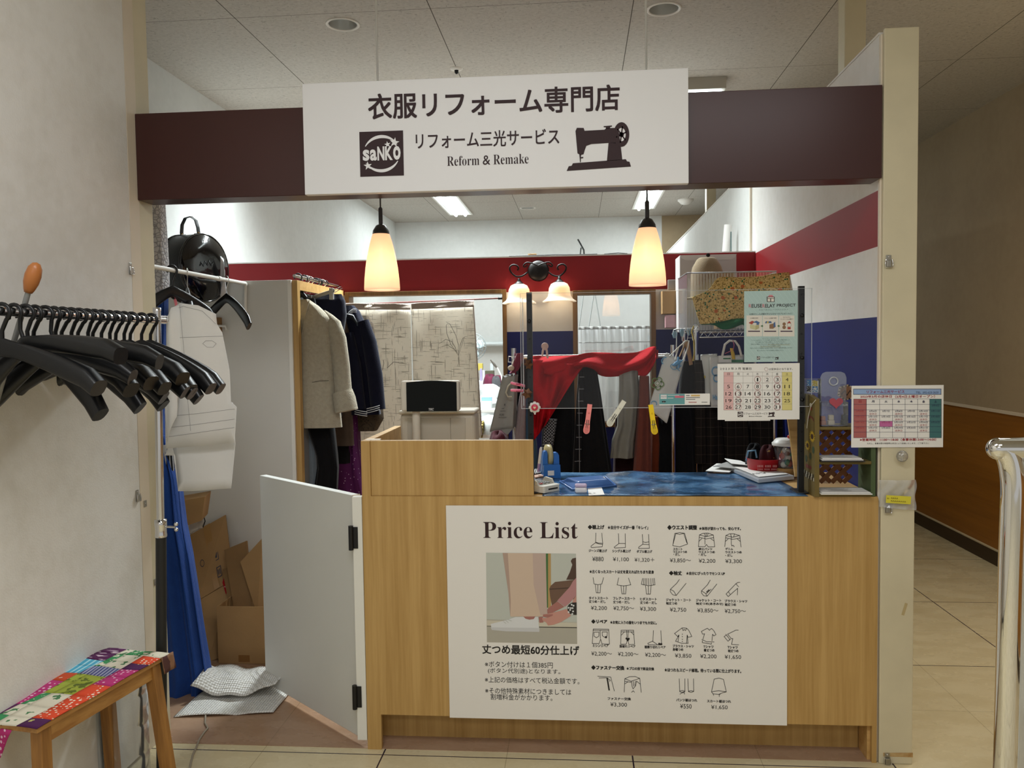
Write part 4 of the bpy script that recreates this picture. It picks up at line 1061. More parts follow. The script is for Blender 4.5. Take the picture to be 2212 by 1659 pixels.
rl = thing('white_rail', 'white tubular clothes rail running back to the tall white panel', 'rail', (XRL, .6, ZRL))
build('tube', MB().tube([(XRL, .12, ZRL), (XRL, YPN - .022, ZRL)], .0095, 14), WHITEP, rl)
build('joint', MB().tube([(XRL, ry(470), ZRL), (XRL, ry(475), ZRL)], .012, 14), WHITEP, rl)
build('end_bracket', MB().tube([(XRL, YPN - .03, ZRL + .004), (XRL, YPN - .018, ZRL), (XRL - .006, YPN - .012, ZRL - .10), (XRL - .01, YPN - .001, ZRL - .16)], .009, 10), WHITEP, rl)
p = at(478, 705, YPN)
br = thing('rail_stub', 'short white rail stub on a small wooden block, low on the white panel', 'bracket', (p.x, YPN, p.z))
build('block', MB().box(p.x - .03, p.x + .005, YPN - .022, YPN - .0005, p.z - .05, p.z + .045), FRAME, br, bevel=.001)
build('peg', MB().tube([(p.x - .03, YPN - .03, p.z + .003), (p.x + .035, YPN - .03, p.z), (p.x + .04, YPN - .028, p.z - .02)], .006, 10), WHITEP, br)

# black hat-box bag, turned, resting above the rail against the panel
bcn = at(420, 580, .98); rad = .165
bg = thing('round_bag', 'round black patent handbag with a top handle above the white rail', 'bag', (bcn.x, bcn.y, bcn.z), local=True, rot=(0, math.radians(-8), math.radians(73)))
LEATH = mat('black leather', '0b0c0d', .42, bump=.15, bs=180); PAT = mat('black patent leather', '0a090b', .12, coat=.6, bump=.12, bs=28)
RX = Matrix.Rotation(PI/2, 3, 'X')                      # lathe axis towards local -y
build('shell', MB().lathe([(.0001, -.075), (rad*.97, -.075), (rad, -.07), (rad, .062)], (0, 0, 0), 44, 0, RX), LEATH, bg)
build('face', MB().lathe([(rad*.985, .06), (rad*.985, .066), (rad*.93, .074), (rad*.5, .081), (.0001, .083)], (0, 0, 0), 44, 0, RX), PAT, bg)
for yy in (.064, -.07): build('piping', MB().tube([(rad*1.0*math.cos(t*PI/20), -yy, rad*1.0*math.sin(t*PI/20)) for t in range(40)], .005, 8, 0, True), PAT, bg)
hp_ = [(.0, -.055 , rad - .012), (.0, -.055, rad + .03), (0, -.048, rad + .065), (0, -.02, rad + .085), (0, .015, rad + .08), (0, .04, rad + .05), (0, .05, rad + .012), (0, .05, rad - .005)]
build('handle', loft(MB(), [(p_, Vector((.0115, 0, 0)), (Vector((0, .0022, 0)) if i in (0, 1, 2, 5, 6, 7) else Vector((0, 0, .0022)))) for i, p_ in enumerate([Vector(x) for x in hp_])], 12, 0, .5), LEATH, bg)
for yy, n_ in ((-.052, 0), (.05, 1)):
    build('handle_tab', MB().box(-.018, .018, yy - .012, yy + .012, rad - .003, rad + .0035), LEATH, bg, bevel=.003)
    build('stud', MB().sphere((-.004, yy - .004, rad + .004), .0055, 12), mat('brass', 'b08a45', .25, 1.0), bg)
build('embossing', MB().tube([(-.05, -.0835, .012), (-.04, -.0835, .03), (-.028, -.0835, .008), (-.012, -.0838, .032), (0, -.0838, .01), (.014, -.0836, .034), (.026, -.0836, .008), (.045, -.083, .026)], .002, 6), LEATH, bg)
wc = MB(); sheet_from(wc, [at(478, 555, 1.02), at(486, 585, 1.02), at(490, 645, 1.08), at(468, 665, 1.06)], 6, 8, .006, 2)
single('white_cloth', wc, fabric('thin white cloth', 'd9d9dc', .05), 'thin white cloth showing behind the round black bag', 'cloth', solid=.002)
# grey lace garment at the far left edge of the opening
m, N, L, b, obj, xyz = new_mat('grey leaf lace', .9, .2)
v = N.new('ShaderNodeTexVoronoi'); v.feature = 'DISTANCE_TO_EDGE'; v.inputs['Scale'].default_value = 55; L.new(obj, v.inputs['Vector'])
L.new(ramp(N, L, v.outputs['Distance'], [(.02, '8f8d90'), (.12, 'c9c6c6')]), b.inputs['Base Color']); bump_into(N, L, b, v.outputs['Distance'], .8, .01)
LACE = m
lc = MB(); drape(lc, [(430, 300, 352), (520, 300, 357), (600, 300, 361), (642, 300, 362)], .55, .05, 4, .008, 3)
single('lace_garment', lc, LACE, 'pale grey leaf-patterned lace garment hanging beside the round black bag', 'garment')

# ------------------------------------------------------------------ hangers, paper patterns and dresses on the white rail
def shop_hanger(px, label, yaw, mats, hookm, half, drop, fl):
    yy = atx(px, 590, XRL).y
    o = thing('coat_hanger', label, 'coat hanger', (XRL, yy, ZRL + .001), 'hangers on the white rail', local=True, rot=(0, 0, yaw))
    hanger_parts(o, mats, half, drop, fl, hookm=hookm, wire=hookm is CHROME)
    return o
shop_hanger(372, 'black hanger with a pink tag on the white rail, carrying the paper pattern', 1.0, BLACKP, BLACKP, .16, .10, .02)
shop_hanger(404, 'broad black hanger with a steel hook under the round bag', -1.0, BLACKP, CHROME, .15, .12, .034)
shop_hanger(488, 'empty slim black hanger nearest the tall white panel', -.55, mat('gloss black', '0a0a0b', .2), CHROME, .20, .13, .010)
p = at(386, 640, .44)
tg = single('pink_tag', MB().prism([(-.005, -.028), (.005, -.028), (.006, -.022), (.006, .022), (.003, .028), (-.003, .028), (-.006, .022), (-.006, -.022)], .0012, Matrix.Translation((p.x + .004, p.y - .03, p.z - .04)) @ Matrix.Rotation(PI/2, 4, 'X') @ Matrix.Rotation(.2, 4, 'Z')), mat('pink plastic tag', 'd8737a', .4), 'pink plastic tag hanging on a red thread from the paper pattern hanger', 'tag')
build('thread', MB().tube([(p.x - .012, p.y - .028, p.z + .045), (p.x - .004, p.y - .031, p.z + .01), (p.x, p.y - .031, p.z - .014)], .0014, 6), mat('red thread', 'b5464f', .7), tg)

PATP = mat('pattern paper', 'ecebe9', .75, var=.04, vs=9, bump=.12, bs=16)
PLINE = mat('pencil line', '9a989a', .8)
YT = .335
pat = thing('paper_pattern', 'white paper sewing pattern of a bodice hanging from a black hanger', 'paper pattern', tuple(at(430, 960, YT)))
def flat_piece(pts, Y, lines=(), th=.0012, seed=1, name='sheet'):
    W = [at(x, y, Y) for x, y in pts]
    r = random.Random(seed)
    mbx = MB(); xs_ = [w.x for w in W]; zs_ = [w.z for w in W]
    # triangulated fill with gentle bend
    bm = bmesh.new(); vs_ = [bm.verts.new((w.x, 0, w.z)) for w in W]; bm.faces.new(vs_)
    bmesh.ops.triangulate(bm, faces=bm.faces); 
    for _ in range(3): bmesh.ops.subdivide_edges(bm, edges=bm.edges, cuts=1, use_grid_fill=False); bmesh.ops.triangulate(bm, faces=bm.faces)
    bm.verts.index_update(); x0, x1 = min(xs_), max(xs_)
    bend = lambda x, z: Y + .012*math.cos((x - x0)/(x1 - x0)*PI*2.2) + .006*math.sin(z*9 + seed)
    mbx.add([Vector((v.co.x, bend(v.co.x, v.co.z), v.co.z)) for v in bm.verts], [[v.index for v in f.verts] for f in bm.faces], 0, True); bm.free()
    o = build(name, mbx, PATP, pat, solid=th)
    if lines:
        lm = MB()
        for ln in lines:
            P = [at(x, y, Y) for x, y in ln]; Q = []
            for a, b_ in zip(P, P[1:]): Q += [a.lerp(b_, k/8) for k in range(8)]
            Q.append(P[-1]); lm.tube([Vector((w.x, bend(w.x, w.z) - .0016, w.z)) for w in Q], .0006, 4)
        build('pencil_lines', lm, PLINE, o)
    return o
flat_piece([(352, 985), (365, 950), (500, 870), (505, 960), (497, 1056), (385, 1061), (376, 985)], YT + .03, seed=4)
flat_piece([(358, 690), (368, 668), (392, 655), (432, 660), (466, 678), (468, 700), (478, 718), (492, 800), (495, 868), (508, 880), (505, 957), (392, 966), (356, 970), (352, 880)], YT,
           [[(392, 660), (398, 740), (405, 850), (415, 930)], [(366, 672), (400, 662), (440, 672), (466, 700)], [(368, 730), (430, 728), (480, 726)], [(356, 900), (430, 893), (504, 884)], [(356, 925), (430, 916), (504, 906)], [(356, 945), (430, 934), (504, 924)], [(440, 742), (446, 736), (458, 736), (466, 742), (460, 750), (448, 750), (440, 742)]], seed=2)
flat_piece([(372, 665), (392, 655), (388, 700), (384, 900), (360, 955), (354, 890), (360, 700)], YT - .02, seed=7)

bl = MB(); drape(bl, [(640, 338, 352, .5), (880, 324, 351, .8), (940, 322, 355, .9), (1035, 316, 380), (1135, 310, 393), (1200, 306, 408), (1317, 302, 428), (1462, 299, 452), (1496, 298, 452)], .455, .05, 9, .020, 5, 120, xw=.02, yslope=.03)
single('blue_dress', bl, fabric('royal blue cloth', '1f4288', .1), 'long royal blue dress hanging in folds beside the rack post', 'dress')
yl = MB(); drape(yl, [(930, 356, 372, .5), (1000, 356, 384), (1080, 360, 394), (1128, 372, 399)], .52, .03, 3, .008, 6, 32)
single('yellow_garment', yl, fabric('mustard cloth', 'a08a35', .12), 'mustard yellow garment showing between the blue dress and paper pattern', 'garment')
pdm = MB(); drape(pdm, [(960, 350, 372), (1020, 352, 376), (1062, 355, 377)], .46, .02, 3, .004, 6, 24)
single('striped_garment', pdm, patch('black white check', '1a1a1e', 'b9b9bb', 'dashes', 40, .25), 'black and white striped garment edge next to the blue dress', 'garment')

# ------------------------------------------------------------------ cartons, wrap and bag on the floor of the fitting corner
def carton(name, label, tl, tr, br, bl_, depth, flaps=()):
    pass
c0 = at(472, 1434, .771); hx = .44; bz = at(473, 1310, .771).z
cb = thing('cardboard_box', 'open brown cardboard box on the floor holding folded cartons', 'box', (c0.x + hx/2, .771 + .13, 0))
t_ = .005; x0, x1, y0, y1 = c0.x, c0.x + hx, .771, 1.05
build('body', MB().box(x0, x1, y0, y0 + t_, .003, bz).box(x0, x1, y1 - t_, y1, .003, bz).box(x0, x0 + t_, y0 + t_, y1 - t_, .003, bz).box(x1 - t_, x1, y0 + t_, y1 - t_, .003, bz).box(x0 + t_, x1 - t_, y0 + t_, y1 - t_, .003, .008), KRAFT, cb)
build('tape', MB().box(x0 + .10, x0 + .155, y0 - .0012, y0 - .0002, .012, .045), mat('brown tape', '8a6236', .35), cb)
def sheet_thing(name, label, cat, pts, t, m_, group=None):
    mbx = MB(); slab(mbx, pts, t); return single(name, mbx, m_, label, cat, group)
sheet_thing('folded_carton', 'folded cardboard carton leaning left inside the open box', 'cardboard', [at(484, 1188, 1.0), at(533, 1168, 1.0), at(548, 1330, .86), at(508, 1330, .86)], .008, KRAFT_D)
sheet_thing('folded_carton', 'printed folded carton flap leaning right inside the open box', 'cardboard', [at(519, 1214, .93), at(566, 1163, .95), at(590, 1330, .84), at(556, 1330, .82)], .008, KRAFT)
sheet_thing('folded_carton', 'dark inner carton sheet between the two leaning carton flaps', 'cardboard', [at(480, 1230, .99), at(520, 1215, .98), at(556, 1325, .90), at(498, 1325, .90)], .006, KRAFT_D)
fc = thing('flattened_carton', 'tall flattened cardboard carton with tape leaning behind the blue dress', 'cardboard', tuple(atz(455, 1425, 0)))
up = [at(397, 1163, 1.06), at(487, 1112, 1.13), at(503, 1252, 1.02), at(428, 1297, .93)]
lo = [at(428, 1298, .93), at(503, 1253, 1.02), at(485, 1418, .84), at(448, 1430, .79)]
nf = (up[1] - up[0]).cross(up[3] - up[0]).normalized()
def onp(Q, u, v, e=.0012): return Q[0].lerp(Q[1], u).lerp(Q[3].lerp(Q[2], u), v) + (Q[1] - Q[0]).cross(Q[3] - Q[0]).normalized()*e
side = 1 if (Vector(CAM) - up[0]).dot(nf) > 0 else -1
E_ = .006*side
mbx = MB(); slab(mbx, up, -.01*side); build('upper_board', mbx, KRAFT, fc)
mbx = MB(); slab(mbx, lo, -.01*side); build('lower_board', mbx, KRAFT, fc)
mbx = MB().quad(onp(up, .47, 0, E_), onp(up, .63, 0, E_), onp(up, .63, 1, E_), onp(up, .47, 1, E_)); build('packing_tape', mbx, mat('tan tape', 'a47c46', .35), fc)
mk = MB()
def fr(Q, u0, v0, u1, v1, w, m_=0):
    for a, b_, c, d in ((u0, v0, u1, v0 + w), (u0, v1 - w, u1, v1), (u0, v0, u0 + w*1.3, v1), (u1 - w*1.3, v0, u1, v1)): mk.quad(onp(Q, a, b_, E_*1.15), onp(Q, c, b_, E_*1.15), onp(Q, c, d, E_*1.15), onp(Q, a, d, E_*1.15), m_)
fr(up, .60, .42, .72, .60, .012); fr(up, .62, .70, .74, .86, .012); mk.quad(onp(up, .63, .48, E_*1.3), onp(up, .69, .48, E_*1.3), onp(up, .68, .56, E_*1.3), onp(up, .64, .56, E_*1.3)); mk.quad(onp(up, .65, .74, E_*1.3), onp(up, .67, .74, E_*1.3), onp(up, .67, .82, E_*1.3), onp(up, .65, .82, E_*1.3)); mk.quad(onp(up, .69, .74, E_*1.3), onp(up, .71, .74, E_*1.3), onp(up, .71, .82, E_*1.3), onp(up, .69, .82, E_*1.3))
for k in range(14):
    a0, a1 = k*2*PI/14, (k + 1)*2*PI/14
    g_ = lambda a, r: onp(up, .30 + r*math.cos(a), .52 + r*1.1*math.sin(a), E_*1.15)
    mk.quad(g_(a0, .042), g_(a1, .042), g_(a1, .052), g_(a0, .052))
build('printed_marks', mk, mat('carton print', '33384a', .7), fc)
mbx = MB().quad(onp(up, .72, .96, E_*1.3), onp(up, .83, .86, E_*1.3), onp(up, .86, 1.1, E_*1.3), onp(up, .77, 1.16, E_*1.3)); build('red_sticker', mbx, patch('red label', 'b62328', 'd8a0a0', 'blobs', 90, .5), fc)
ub = at(390, 1128, 1.0)
mbx = MB(); slab(mbx, [at(386, 1072, .86), at(456, 1060, .9), at(449, 1110, .9), at(388, 1130, .86)], -.16)
single('cardboard_box', mbx, KRAFT, 'small brown cardboard box under the paper pattern', 'box', bevel=.002)
mbx = MB(); sheet_from(mbx, [at(388, 1138, .86), at(438, 1118, .9), at(436, 1140, .88), at(396, 1158, .86)], 8, 5, .006, 5)
wb_ = single('white_bag', mbx, fabric('white canvas', 'cfcac2', .06), 'white cloth bag with a black strap under the small box', 'bag', solid=.02)
build('strap', MB().tube([at(432, 1118, .885), at(441, 1118, .885), at(443, 1126, .885), at(438, 1140, .885)], .003, 8), BLACKP, wb_)
# bubble wrap sheet
m, N, L, b, obj, xyz = new_mat('bubble wrap', .35, .5)
v = N.new('ShaderNodeTexVoronoi'); v.inputs['Scale'].default_value = 95; v.inputs['Randomness'].default_value = .1; L.new(obj, v.inputs['Vector'])
L.new(ramp(N, L, v.outputs['Distance'], [(.35, 'efeeea'), (.65, 'c9c6bd')]), b.inputs['Base Color']); bump_into(N, L, b, v.outputs['Distance'], .9, .01)
WRAP = m
wr = MB()
wr.grid(lambda u, v: Vector((-1.66 + .40*u + .04*v*(1 - u), .21 + .34*v + .05*u, .004 + .008*abs(math.sin(5*u + 3*v)) + .012*v)), 24, 20, 0)
wp = single('bubble_wrap', wr, WRAP, 'crumpled sheet of white bubble wrap on the floor below the blue dress', 'bubble wrap', solid=.003)
w2 = MB()
def wf(u, v):
    x = -1.66 + .37*u; y = .36 + .30*v
    e = 2*abs(u - .45)
    return Vector((x + .02*math.sin(6*v), y, .03 + .05*e*e*(1 - .6*v) + .045*math.sin(PI*min(1, v*1.15)) + .006*math.sin(17*u + 5*v)))
w2.grid(wf, 28, 18, 0)
build('rolled_edge', w2, WRAP, wp, solid=.004)
w3 = MB(); sheet_from(w3, [at(560, 1500, .5), at(575, 1492, .52), at(583, 1498, .5), at(560, 1510, .45)], 5, 5, .004, 9)
# floor cable
cp = [(445, 1522), (444, 1545), (443, 1562), (449, 1573), (440, 1583), (430, 1598), (424, 1615), (416, 1632), (410, 1659), (404, 1680)]
cpw = [atz(x, y, .006) for x, y in cp]
single('floor_cable', MB().tube(cpw, .0038, 8), mat('grey cable', '9a907f', .5), 'thin grey cable trailing across the floor from the bubble wrap', 'cable')

# ------------------------------------------------------------------ swing gate
h0 = Vector((-.838, .015, 0)); h1 = atz(560, 1027, ZC); h1 = Vector((h1.x, h1.y, 0))
gd = (h1 - h0).normalized(); gl = (h1 - h0).length; gn_ = Vector((-gd.y, gd.x, 0))
gt = thing('swing_gate', 'white half-height swing gate standing open beside the counter', 'gate', tuple(h0))
TG = Matrix(((gd.x, gn_.x, 0, h0.x), (gd.y, gn_.y, 0, h0.y), (0, 0, 1, 0), (0, 0, 0, 1)))
GW = mat('gate white', 'd6d7d2', .5, var=.04, vs=4)
# leaf lies on the side of the hinge line away from the shop
build('leaf', MB().box(.004, gl, -.002, -.034, .04, ZC, 0, TG), GW, gt, bevel=.002)
build('edge_band', MB().box(.0, .0035, -.001, -.035, .04, ZC + .0008, 0, TG), CREAM, gt)
gp = build('gate_post', MB().box(-.835, -.7985, -.002, .03, .035, ZC - .002), mat('gate post white', 'e0dfd6', .5), gt, bevel=.002)
for pyh in (1161, 1504):
    zc_ = at(757, pyh, .0).z
    hg = MB().tube([(-.84, -.008, zc_ - .045), (-.84, -.008, zc_ + .045)], .009, 12)
    hg.box(-.838, -.815, -.006, -.0025, zc_ - .04, zc_ + .04)
    ho = build('hinge', hg, BLACKP, gt, bevel=.001)
    build('hinge_leaf', MB().box(.003, .03, .0, .0035, zc_ - .04, zc_ + .04, 0, TG @ Matrix.Translation((0, -.0385, 0))), BLACKP, ho)
lt = build('latch', MB().box(gl - .035, gl - .005, -.052, -.036, ZC - .075, ZC - .015, 0, TG), STEEL, gt, bevel=.003)
pk = TG @ Vector((gl + .012, -.044, ZC - .03))
build('latch_knob', MB().sphere(pk, .017, 16, 0, (1.2, 1, .8)), CHROME, lt)
build('latch_bolt', MB().tube([TG @ Vector((gl - .012, -.058, ZC - .02)), TG @ Vector((gl - .012, -.06, ZC - .10))], .006, 10), CHROME, lt)
c_ = TG @ Vector((gl - .012, -.062, ZC - .06))
single('cord_loop', MB().tube([c_ + Vector((0, 0, 0)), c_ + Vector((-.03, -.004, -.05)), c_ + Vector((-.03, -.006, -.25)), c_ + Vector((-.02, -.006, -.375)), c_ + Vector((.008, -.006, -.38)), c_ + Vector((.012, -.004, -.25)), c_ + Vector((.004, 0, -.03))], .0035, 8, 0, False, .6), mat('white cord', 'd6d2c6', .8), 'white cord loop tied to the gate latch', 'cord')
# ------------------------------------------------------------------ closet rail and hung garments behind the panel
XC = pxr - .005; ZR2 = pz + .022
single('closet_rail', MB().tube([(XC, YPN + .06, ZR2 + .004), (XC, YB - .005, ZR2 + .004)], .008, 12), STEEL, 'steel clothes rail running back along the closet top', 'rail')
def hook_only(o, y, m_, r=.020, t=.0028, x=None, top=None):
    x = XC if x is None else x; zt_ = ZR2 + .004 if top is None else top
    pts = [(x + r*math.cos(a), y, zt_ - .004 + r*math.sin(a)) for a in [math.radians(q_) for q_ in range(200, -61, -20)]] + [(x + .003, y, zt_ - .035), (x, y, zt_ - .075)]
    return build('hanger_hook', MB().tube(pts, t, 8), m_, o)
def sleeve(mb, pts, rad, flat=.75, m=0):
    mb.tube(pts, rad, 14, m, False, flat); return mb
LINEN = fabric('beige linen', 'aaa28f', .16, 60, .35, 160)
Y0 = 1.27
jk = thing('linen_jacket', 'light beige linen jacket with rolled cuff hanging at the front of the closet', 'jacket', tuple(at(690, 925, Y0)))
jb = MB(); drape(jb, [(647, 636, 667, .3), (662, 618, 688, .7), (690, 606, 718, 1), (740, 604, 722), (800, 602, 726), (860, 602, 732), (923, 598, 739)], Y0, .05, 4, .006, 11, 56)
build('body', jb, LINEN, jk)
sv = MB(); sleeve(sv, [at(700, 672, Y0 + .012), at(711, 686, Y0 + .004), at(721, 700, Y0 - .008), at(729, 732, Y0 - .01), at(737, 790, Y0 - .02), at(741, 840, Y0 - .03), at(745, 868, Y0 - .04)], [.008, .024, .040, .049, .048, .048, .050])
so = build('sleeve', sv, LINEN, jk)
cf = MB(); cf.tube([at(740, 846, Y0 - .035), at(744, 862, Y0 - .04), at(749, 888, Y0 - .045)], [.054, .060, .061], 16, 0, False, .8); build('cuff', cf, LINEN, so, bevel=.004)
pkm = MB(); pkm.tube([at(674, 826, Y0 - .049), at(690, 823, Y0 - .051), at(710, 822, Y0 - .052)], .0016, 6); build('pocket_edge', pkm, mat('linen shade', '6d665a', .9), jk)
build('collar', MB().tube([at(668, 648, Y0 - .028), at(662, 672, Y0 - .046), at(655, 705, Y0 - .052), at(648, 745, Y0 - .053)], .0028, 8), LINEN, jk)
build('hanger_shoulders', loft(MB(), [(at(642, 640, Y0), Vector((0, .012, 0)), Vector((0, 0, .016))), (at(652, 634, Y0), Vector((0, .012, 0)), Vector((0, 0, .02))), (at(664, 646, Y0), Vector((0, .014, 0)), Vector((0, 0, .014)))], 10), BLACKP, jk)
hook_only(jk, Y0, BLACKP, .02, .0035)
def hung(name, label, cat, rows, Y, m_, hd=.045, folds=4, amp=.006, seed=1, hookm=BLACKP, xw=0.0, grp=None):
    o = thing(name, label, cat, tuple(at((rows[-1][1] + rows[-1][2])/2, rows[-1][0], Y)), grp)
    mbx = MB(); drape(mbx, rows, Y, hd, folds, amp, seed, 56, xw=xw)
    build('cloth', mbx, m_, o)
    if hookm: hook_only(o, Y, hookm)
    return o
hung('grey_skirt', 'pale grey-blue cloth hanging low behind the beige linen jacket', 'garment', [(640, 640, 655, .4), (760, 630, 660), (925, 622, 676), (1075, 620, 690)], 1.40, fabric('grey blue cloth', '7d8790', .08), .03, seed=21, hookm=CHROME)
hung('black_trousers', 'black trousers hanging below the hem of the beige linen jacket', 'trousers', [(645, 640, 680, .4), (800, 650, 712), (920, 664, 722), (985, 684, 729), (1010, 686, 731), (1080, 676, 728)], 1.36, BLACKC, .035, seed=22)
ck = hung('navy_trousers', 'dark navy trousers clipped to a grey hanger behind the linen jacket', 'trousers', [(636, 662, 738, .5), (650, 664, 745), (680, 668, 748), (715, 690, 742), (900, 690, 738)], 1.46, NAVYC, .04, 5, .006, 23, CHROME)
ba, bb_ = at(661, 648, 1.42), at(738, 622, 1.40)
build('clip_bar', loft(MB(), [(ba, Vector((0, .004, 0)), Vector((0, 0, .012))), (ba.lerp(bb_, .5), Vector((0, .004, 0)), Vector((0, 0, .011))), (ba.lerp(bb_, .8), Vector((0, .004, 0)), Vector((0, 0, .010)))], 10), mat('grey clip bar', '83807a', .4, .2), ck)
for t_ in (.12, .72):
    p = ba.lerp(bb_, t_); build('clip', MB().box(p.x - .011, p.x + .011, p.y - .012, p.y + .01, p.z - .045, p.z + .018), mat('grey clip', '92908a', .4), ck, bevel=.003)
build('end_loop', MB().tube([ba.lerp(bb_, .78), bb_ + Vector((-.002, 0, .008)), bb_ + Vector((.004, 0, 0)), ba.lerp(bb_, .80) + Vector((0, 0, -.012))], .0022, 8), CHROME, ck)
hung('brown_coat', 'dull brown wool coat between the navy trousers and the purple dress', 'coat', [(690, 722, 748, .4), (720, 716, 756), (880, 716, 760), (962, 722, 764)], 1.56, fabric('brown wool', '54463c', .15), .04, 3, .005, 24)
hung('black_dress', 'black dress hem hanging below the brown wool coat', 'dress', [(720, 728, 746, .4), (900, 728, 758), (1000, 728, 757)], 1.62, BLACKC, .03, 3, .004, 25)
m, N, L, b, obj, xyz = new_mat('purple sequin tulle', .8, .3)
v = N.new('ShaderNodeTexVoronoi'); v.inputs['Scale'].default_value = 42; L.new(obj, v.inputs['Vector'])
L.new(mixc(N, L, math_node(N, L, 'LESS_THAN', v.outputs['Distance'], .13), lin('4a0c48'), lin('a98aa8')), b.inputs['Base Color'])
hung('purple_dress', 'purple dress with pale sequins hanging beside the counter box', 'dress', [(720, 745, 758, .4), (820, 746, 764), (890, 746, 772), (960, 730, 776), (1020, 695, 784), (1085, 672, 800)], 1.68, MATS['purple sequin tulle'], .08, 8, .012, 26, CHROME, .02)
su = hung('sailor_uniform', 'black sailor school uniform top with white stripes in the closet', 'uniform', [(660, 740, 764, .3), (672, 736, 776, .6), (700, 734, 790), (760, 736, 802), (830, 738, 815), (895, 742, 822)], 1.60, NAVYC, .05, 4, .006, 27)
sv = MB(); sleeve(sv, [at(784, 694, 1.58), at(798, 740, 1.57), at(810, 810, 1.56), at(817, 885, 1.55)], [.035, .042, .044, .042]); so = build('sleeve', sv, NAVYC, su)
sv = MB(); sleeve(sv, [at(752, 720, 1.55), at(764, 790, 1.53), at(776, 885, 1.52)], [.032, .042, .038]); s2 = build('sleeve', sv, NAVYC, su)
WST = mat('white braid', 'c4c4c6', .7)
cs_ = MB()
for k in range(3): cs_.tube([at(752 + 2*k, 676 + k*3.2, 1.553), at(762, 668 + k*3.2, 1.548), at(770, 668 + k*3.2, 1.56)], .0026, 6)
build('collar_stripes', cs_, WST, su)
for (xa, xb, yy, Yk, par) in ((792, 820, 880, 1.505, so), (766, 793, 888, 1.478, s2)):
    st = MB()
    for k in range(3): st.tube([at(xa, yy + (3 if par is so else -3) + k*4.5, Yk), at((xa + xb)/2, yy + k*4.5, Yk - .002), at(xb, yy + (-4 if par is so else 2) + k*4.5, Yk)], .0019, 6)
    build('cuff_stripes', st, WST, par)
build('hanger_arm', loft(MB(), [(at(748, 682, 1.53), Vector((0, .01, 0)), Vector((0, 0, .014))), (at(764, 686, 1.53), Vector((0, .014, 0)), Vector((0, 0, .016))), (at(772, 700, 1.53), Vector((0, .014, 0)), Vector((0, 0, .012)))], 10), BLACKP, su)
tw = hung('tweed_coat', 'brown tweed coat hanging last in the closet next to the curtain', 'coat', [(682, 764, 796, .4), (700, 762, 806, .8), (760, 764, 814), (840, 768, 824), (905, 770, 828), (930, 772, 814)], 1.72, patch('brown tweed', '4b4033', '37302a', 'blobs', 90, .3), .05, 3, .006, 28)
wd = MB(); wd.box(at(734, 720, 1.83).x, at(748, 720, 1.83).x, 1.83, 1.85, .002, at(740, 692, 1.83).z)
single('wooden_strip', wd, WOOD, 'narrow wooden strip standing between the hanging garments', 'board')

# ------------------------------------------------------------------ noren curtain in the doorway
m, N, L, b, obj, xyz = new_mat('crosshatch linen', .9, .15)
n1 = noise(N, L, obj, 1.0, 3, (130, 30, 9)); n2 = noise(N, L, obj, 1.0, 3, (9, 30, 150))
d = math_node(N, L, 'MAXIMUM', math_node(N, L, 'GREATER_THAN', n1, .62), math_node(N, L, 'GREATER_THAN', n2, .62))
nc_ = mixc(N, L, math_node(N, L, 'MULTIPLY', d, .55), lin('efeae0'), lin('98938a')); L.new(nc_, b.inputs['Base Color'])
t1 = N.new('ShaderNodeBsdfTranslucent'); L.new(nc_, t1.inputs[0]); xs_m = N.new('ShaderNodeMixShader'); xs_m.inputs[0].default_value = .68
L.new(b.outputs[0], xs_m.inputs[1]); L.new(t1.outputs[0], xs_m.inputs[2]); L.new(xs_m.outputs[0], N['Material Output'].inputs[0])
NOR = m
YNR = 1.94
nr = thing('noren_curtain', 'grey linen split curtain with a faint orchid drawing in the doorway', 'curtain', tuple(at(890, 960, YNR)))
def npanel(tl, tr, br, bl_, seed):
    mbx = MB(); sheet_from(mbx, [at(*tl, YNR), at(*tr, YNR), at(*br, YNR), at(*bl_, YNR)], 22, 14, .006, seed); return mbx
lp_ = build('left_panel', npanel((742, 656), (887, 657), (893, 975), (750, 1005), 3), NOR, nr, solid=.002)
rp_ = build('right_panel', npanel((888.5, 656), (1023, 649), (1040, 945), (897, 965), 5), NOR, nr, solid=.002)
HEM = fabric('linen hem', 'b3a69c', .08)
for nm, a, b_, c, d in (('hem', (742, 655), (887, 656), (887, 669), (742, 669)), ('hem', (888.5, 655), (1023, 648), (1024, 663), (889, 668))):
    mbx = MB(); sheet_from(mbx, [at(*a, YNR - .012), at(*b_, YNR - .012), at(*c, YNR - .012), at(*d, YNR - .012)], 22, 4, .004, 5); build(nm, mbx, HEM, nr, solid=.003)
mbx = MB().tube([at(1022, 655, YNR - .009), at(1028, 740, YNR - .008), at(1041, 940, YNR - .008)], .004, 6); build('side_hem', mbx, HEM, nr)
OR = MB()
for pts in ([(989, 767), (983, 750), (976, 738), (963, 733), (948, 743)], [(990, 768), (990, 745), (985, 725), (972, 700), (963, 695)], [(990, 768), (994, 745), (1000, 730), (1008, 732)], [(990, 768), (982, 755), (966, 745), (946, 752)], [(988, 762), (974, 745), (965, 720), (964, 703), (967, 698)], [(991, 766), (1003, 728), (1010, 727)], [(972, 720), (976, 718), (974, 714), (971, 717)]):
    OR.tube([at(x, y, YNR - .011) for x, y in pts], [.0004] + [.0013]*(len(pts) - 2) + [.0005], 6)
build('orchid_drawing', OR, mat('ink grey', '5b574f', .9), rp_)
OR = MB()
for pts in ([(836, 795), (850, 782), (862, 783)], [(826, 800), (829, 785), (828, 778)]): OR.tube([at(x, y, YNR - .011) for x, y in pts], .0014, 6)
build('orchid_drawing', OR, mat('ink grey', '', 0), lp_)
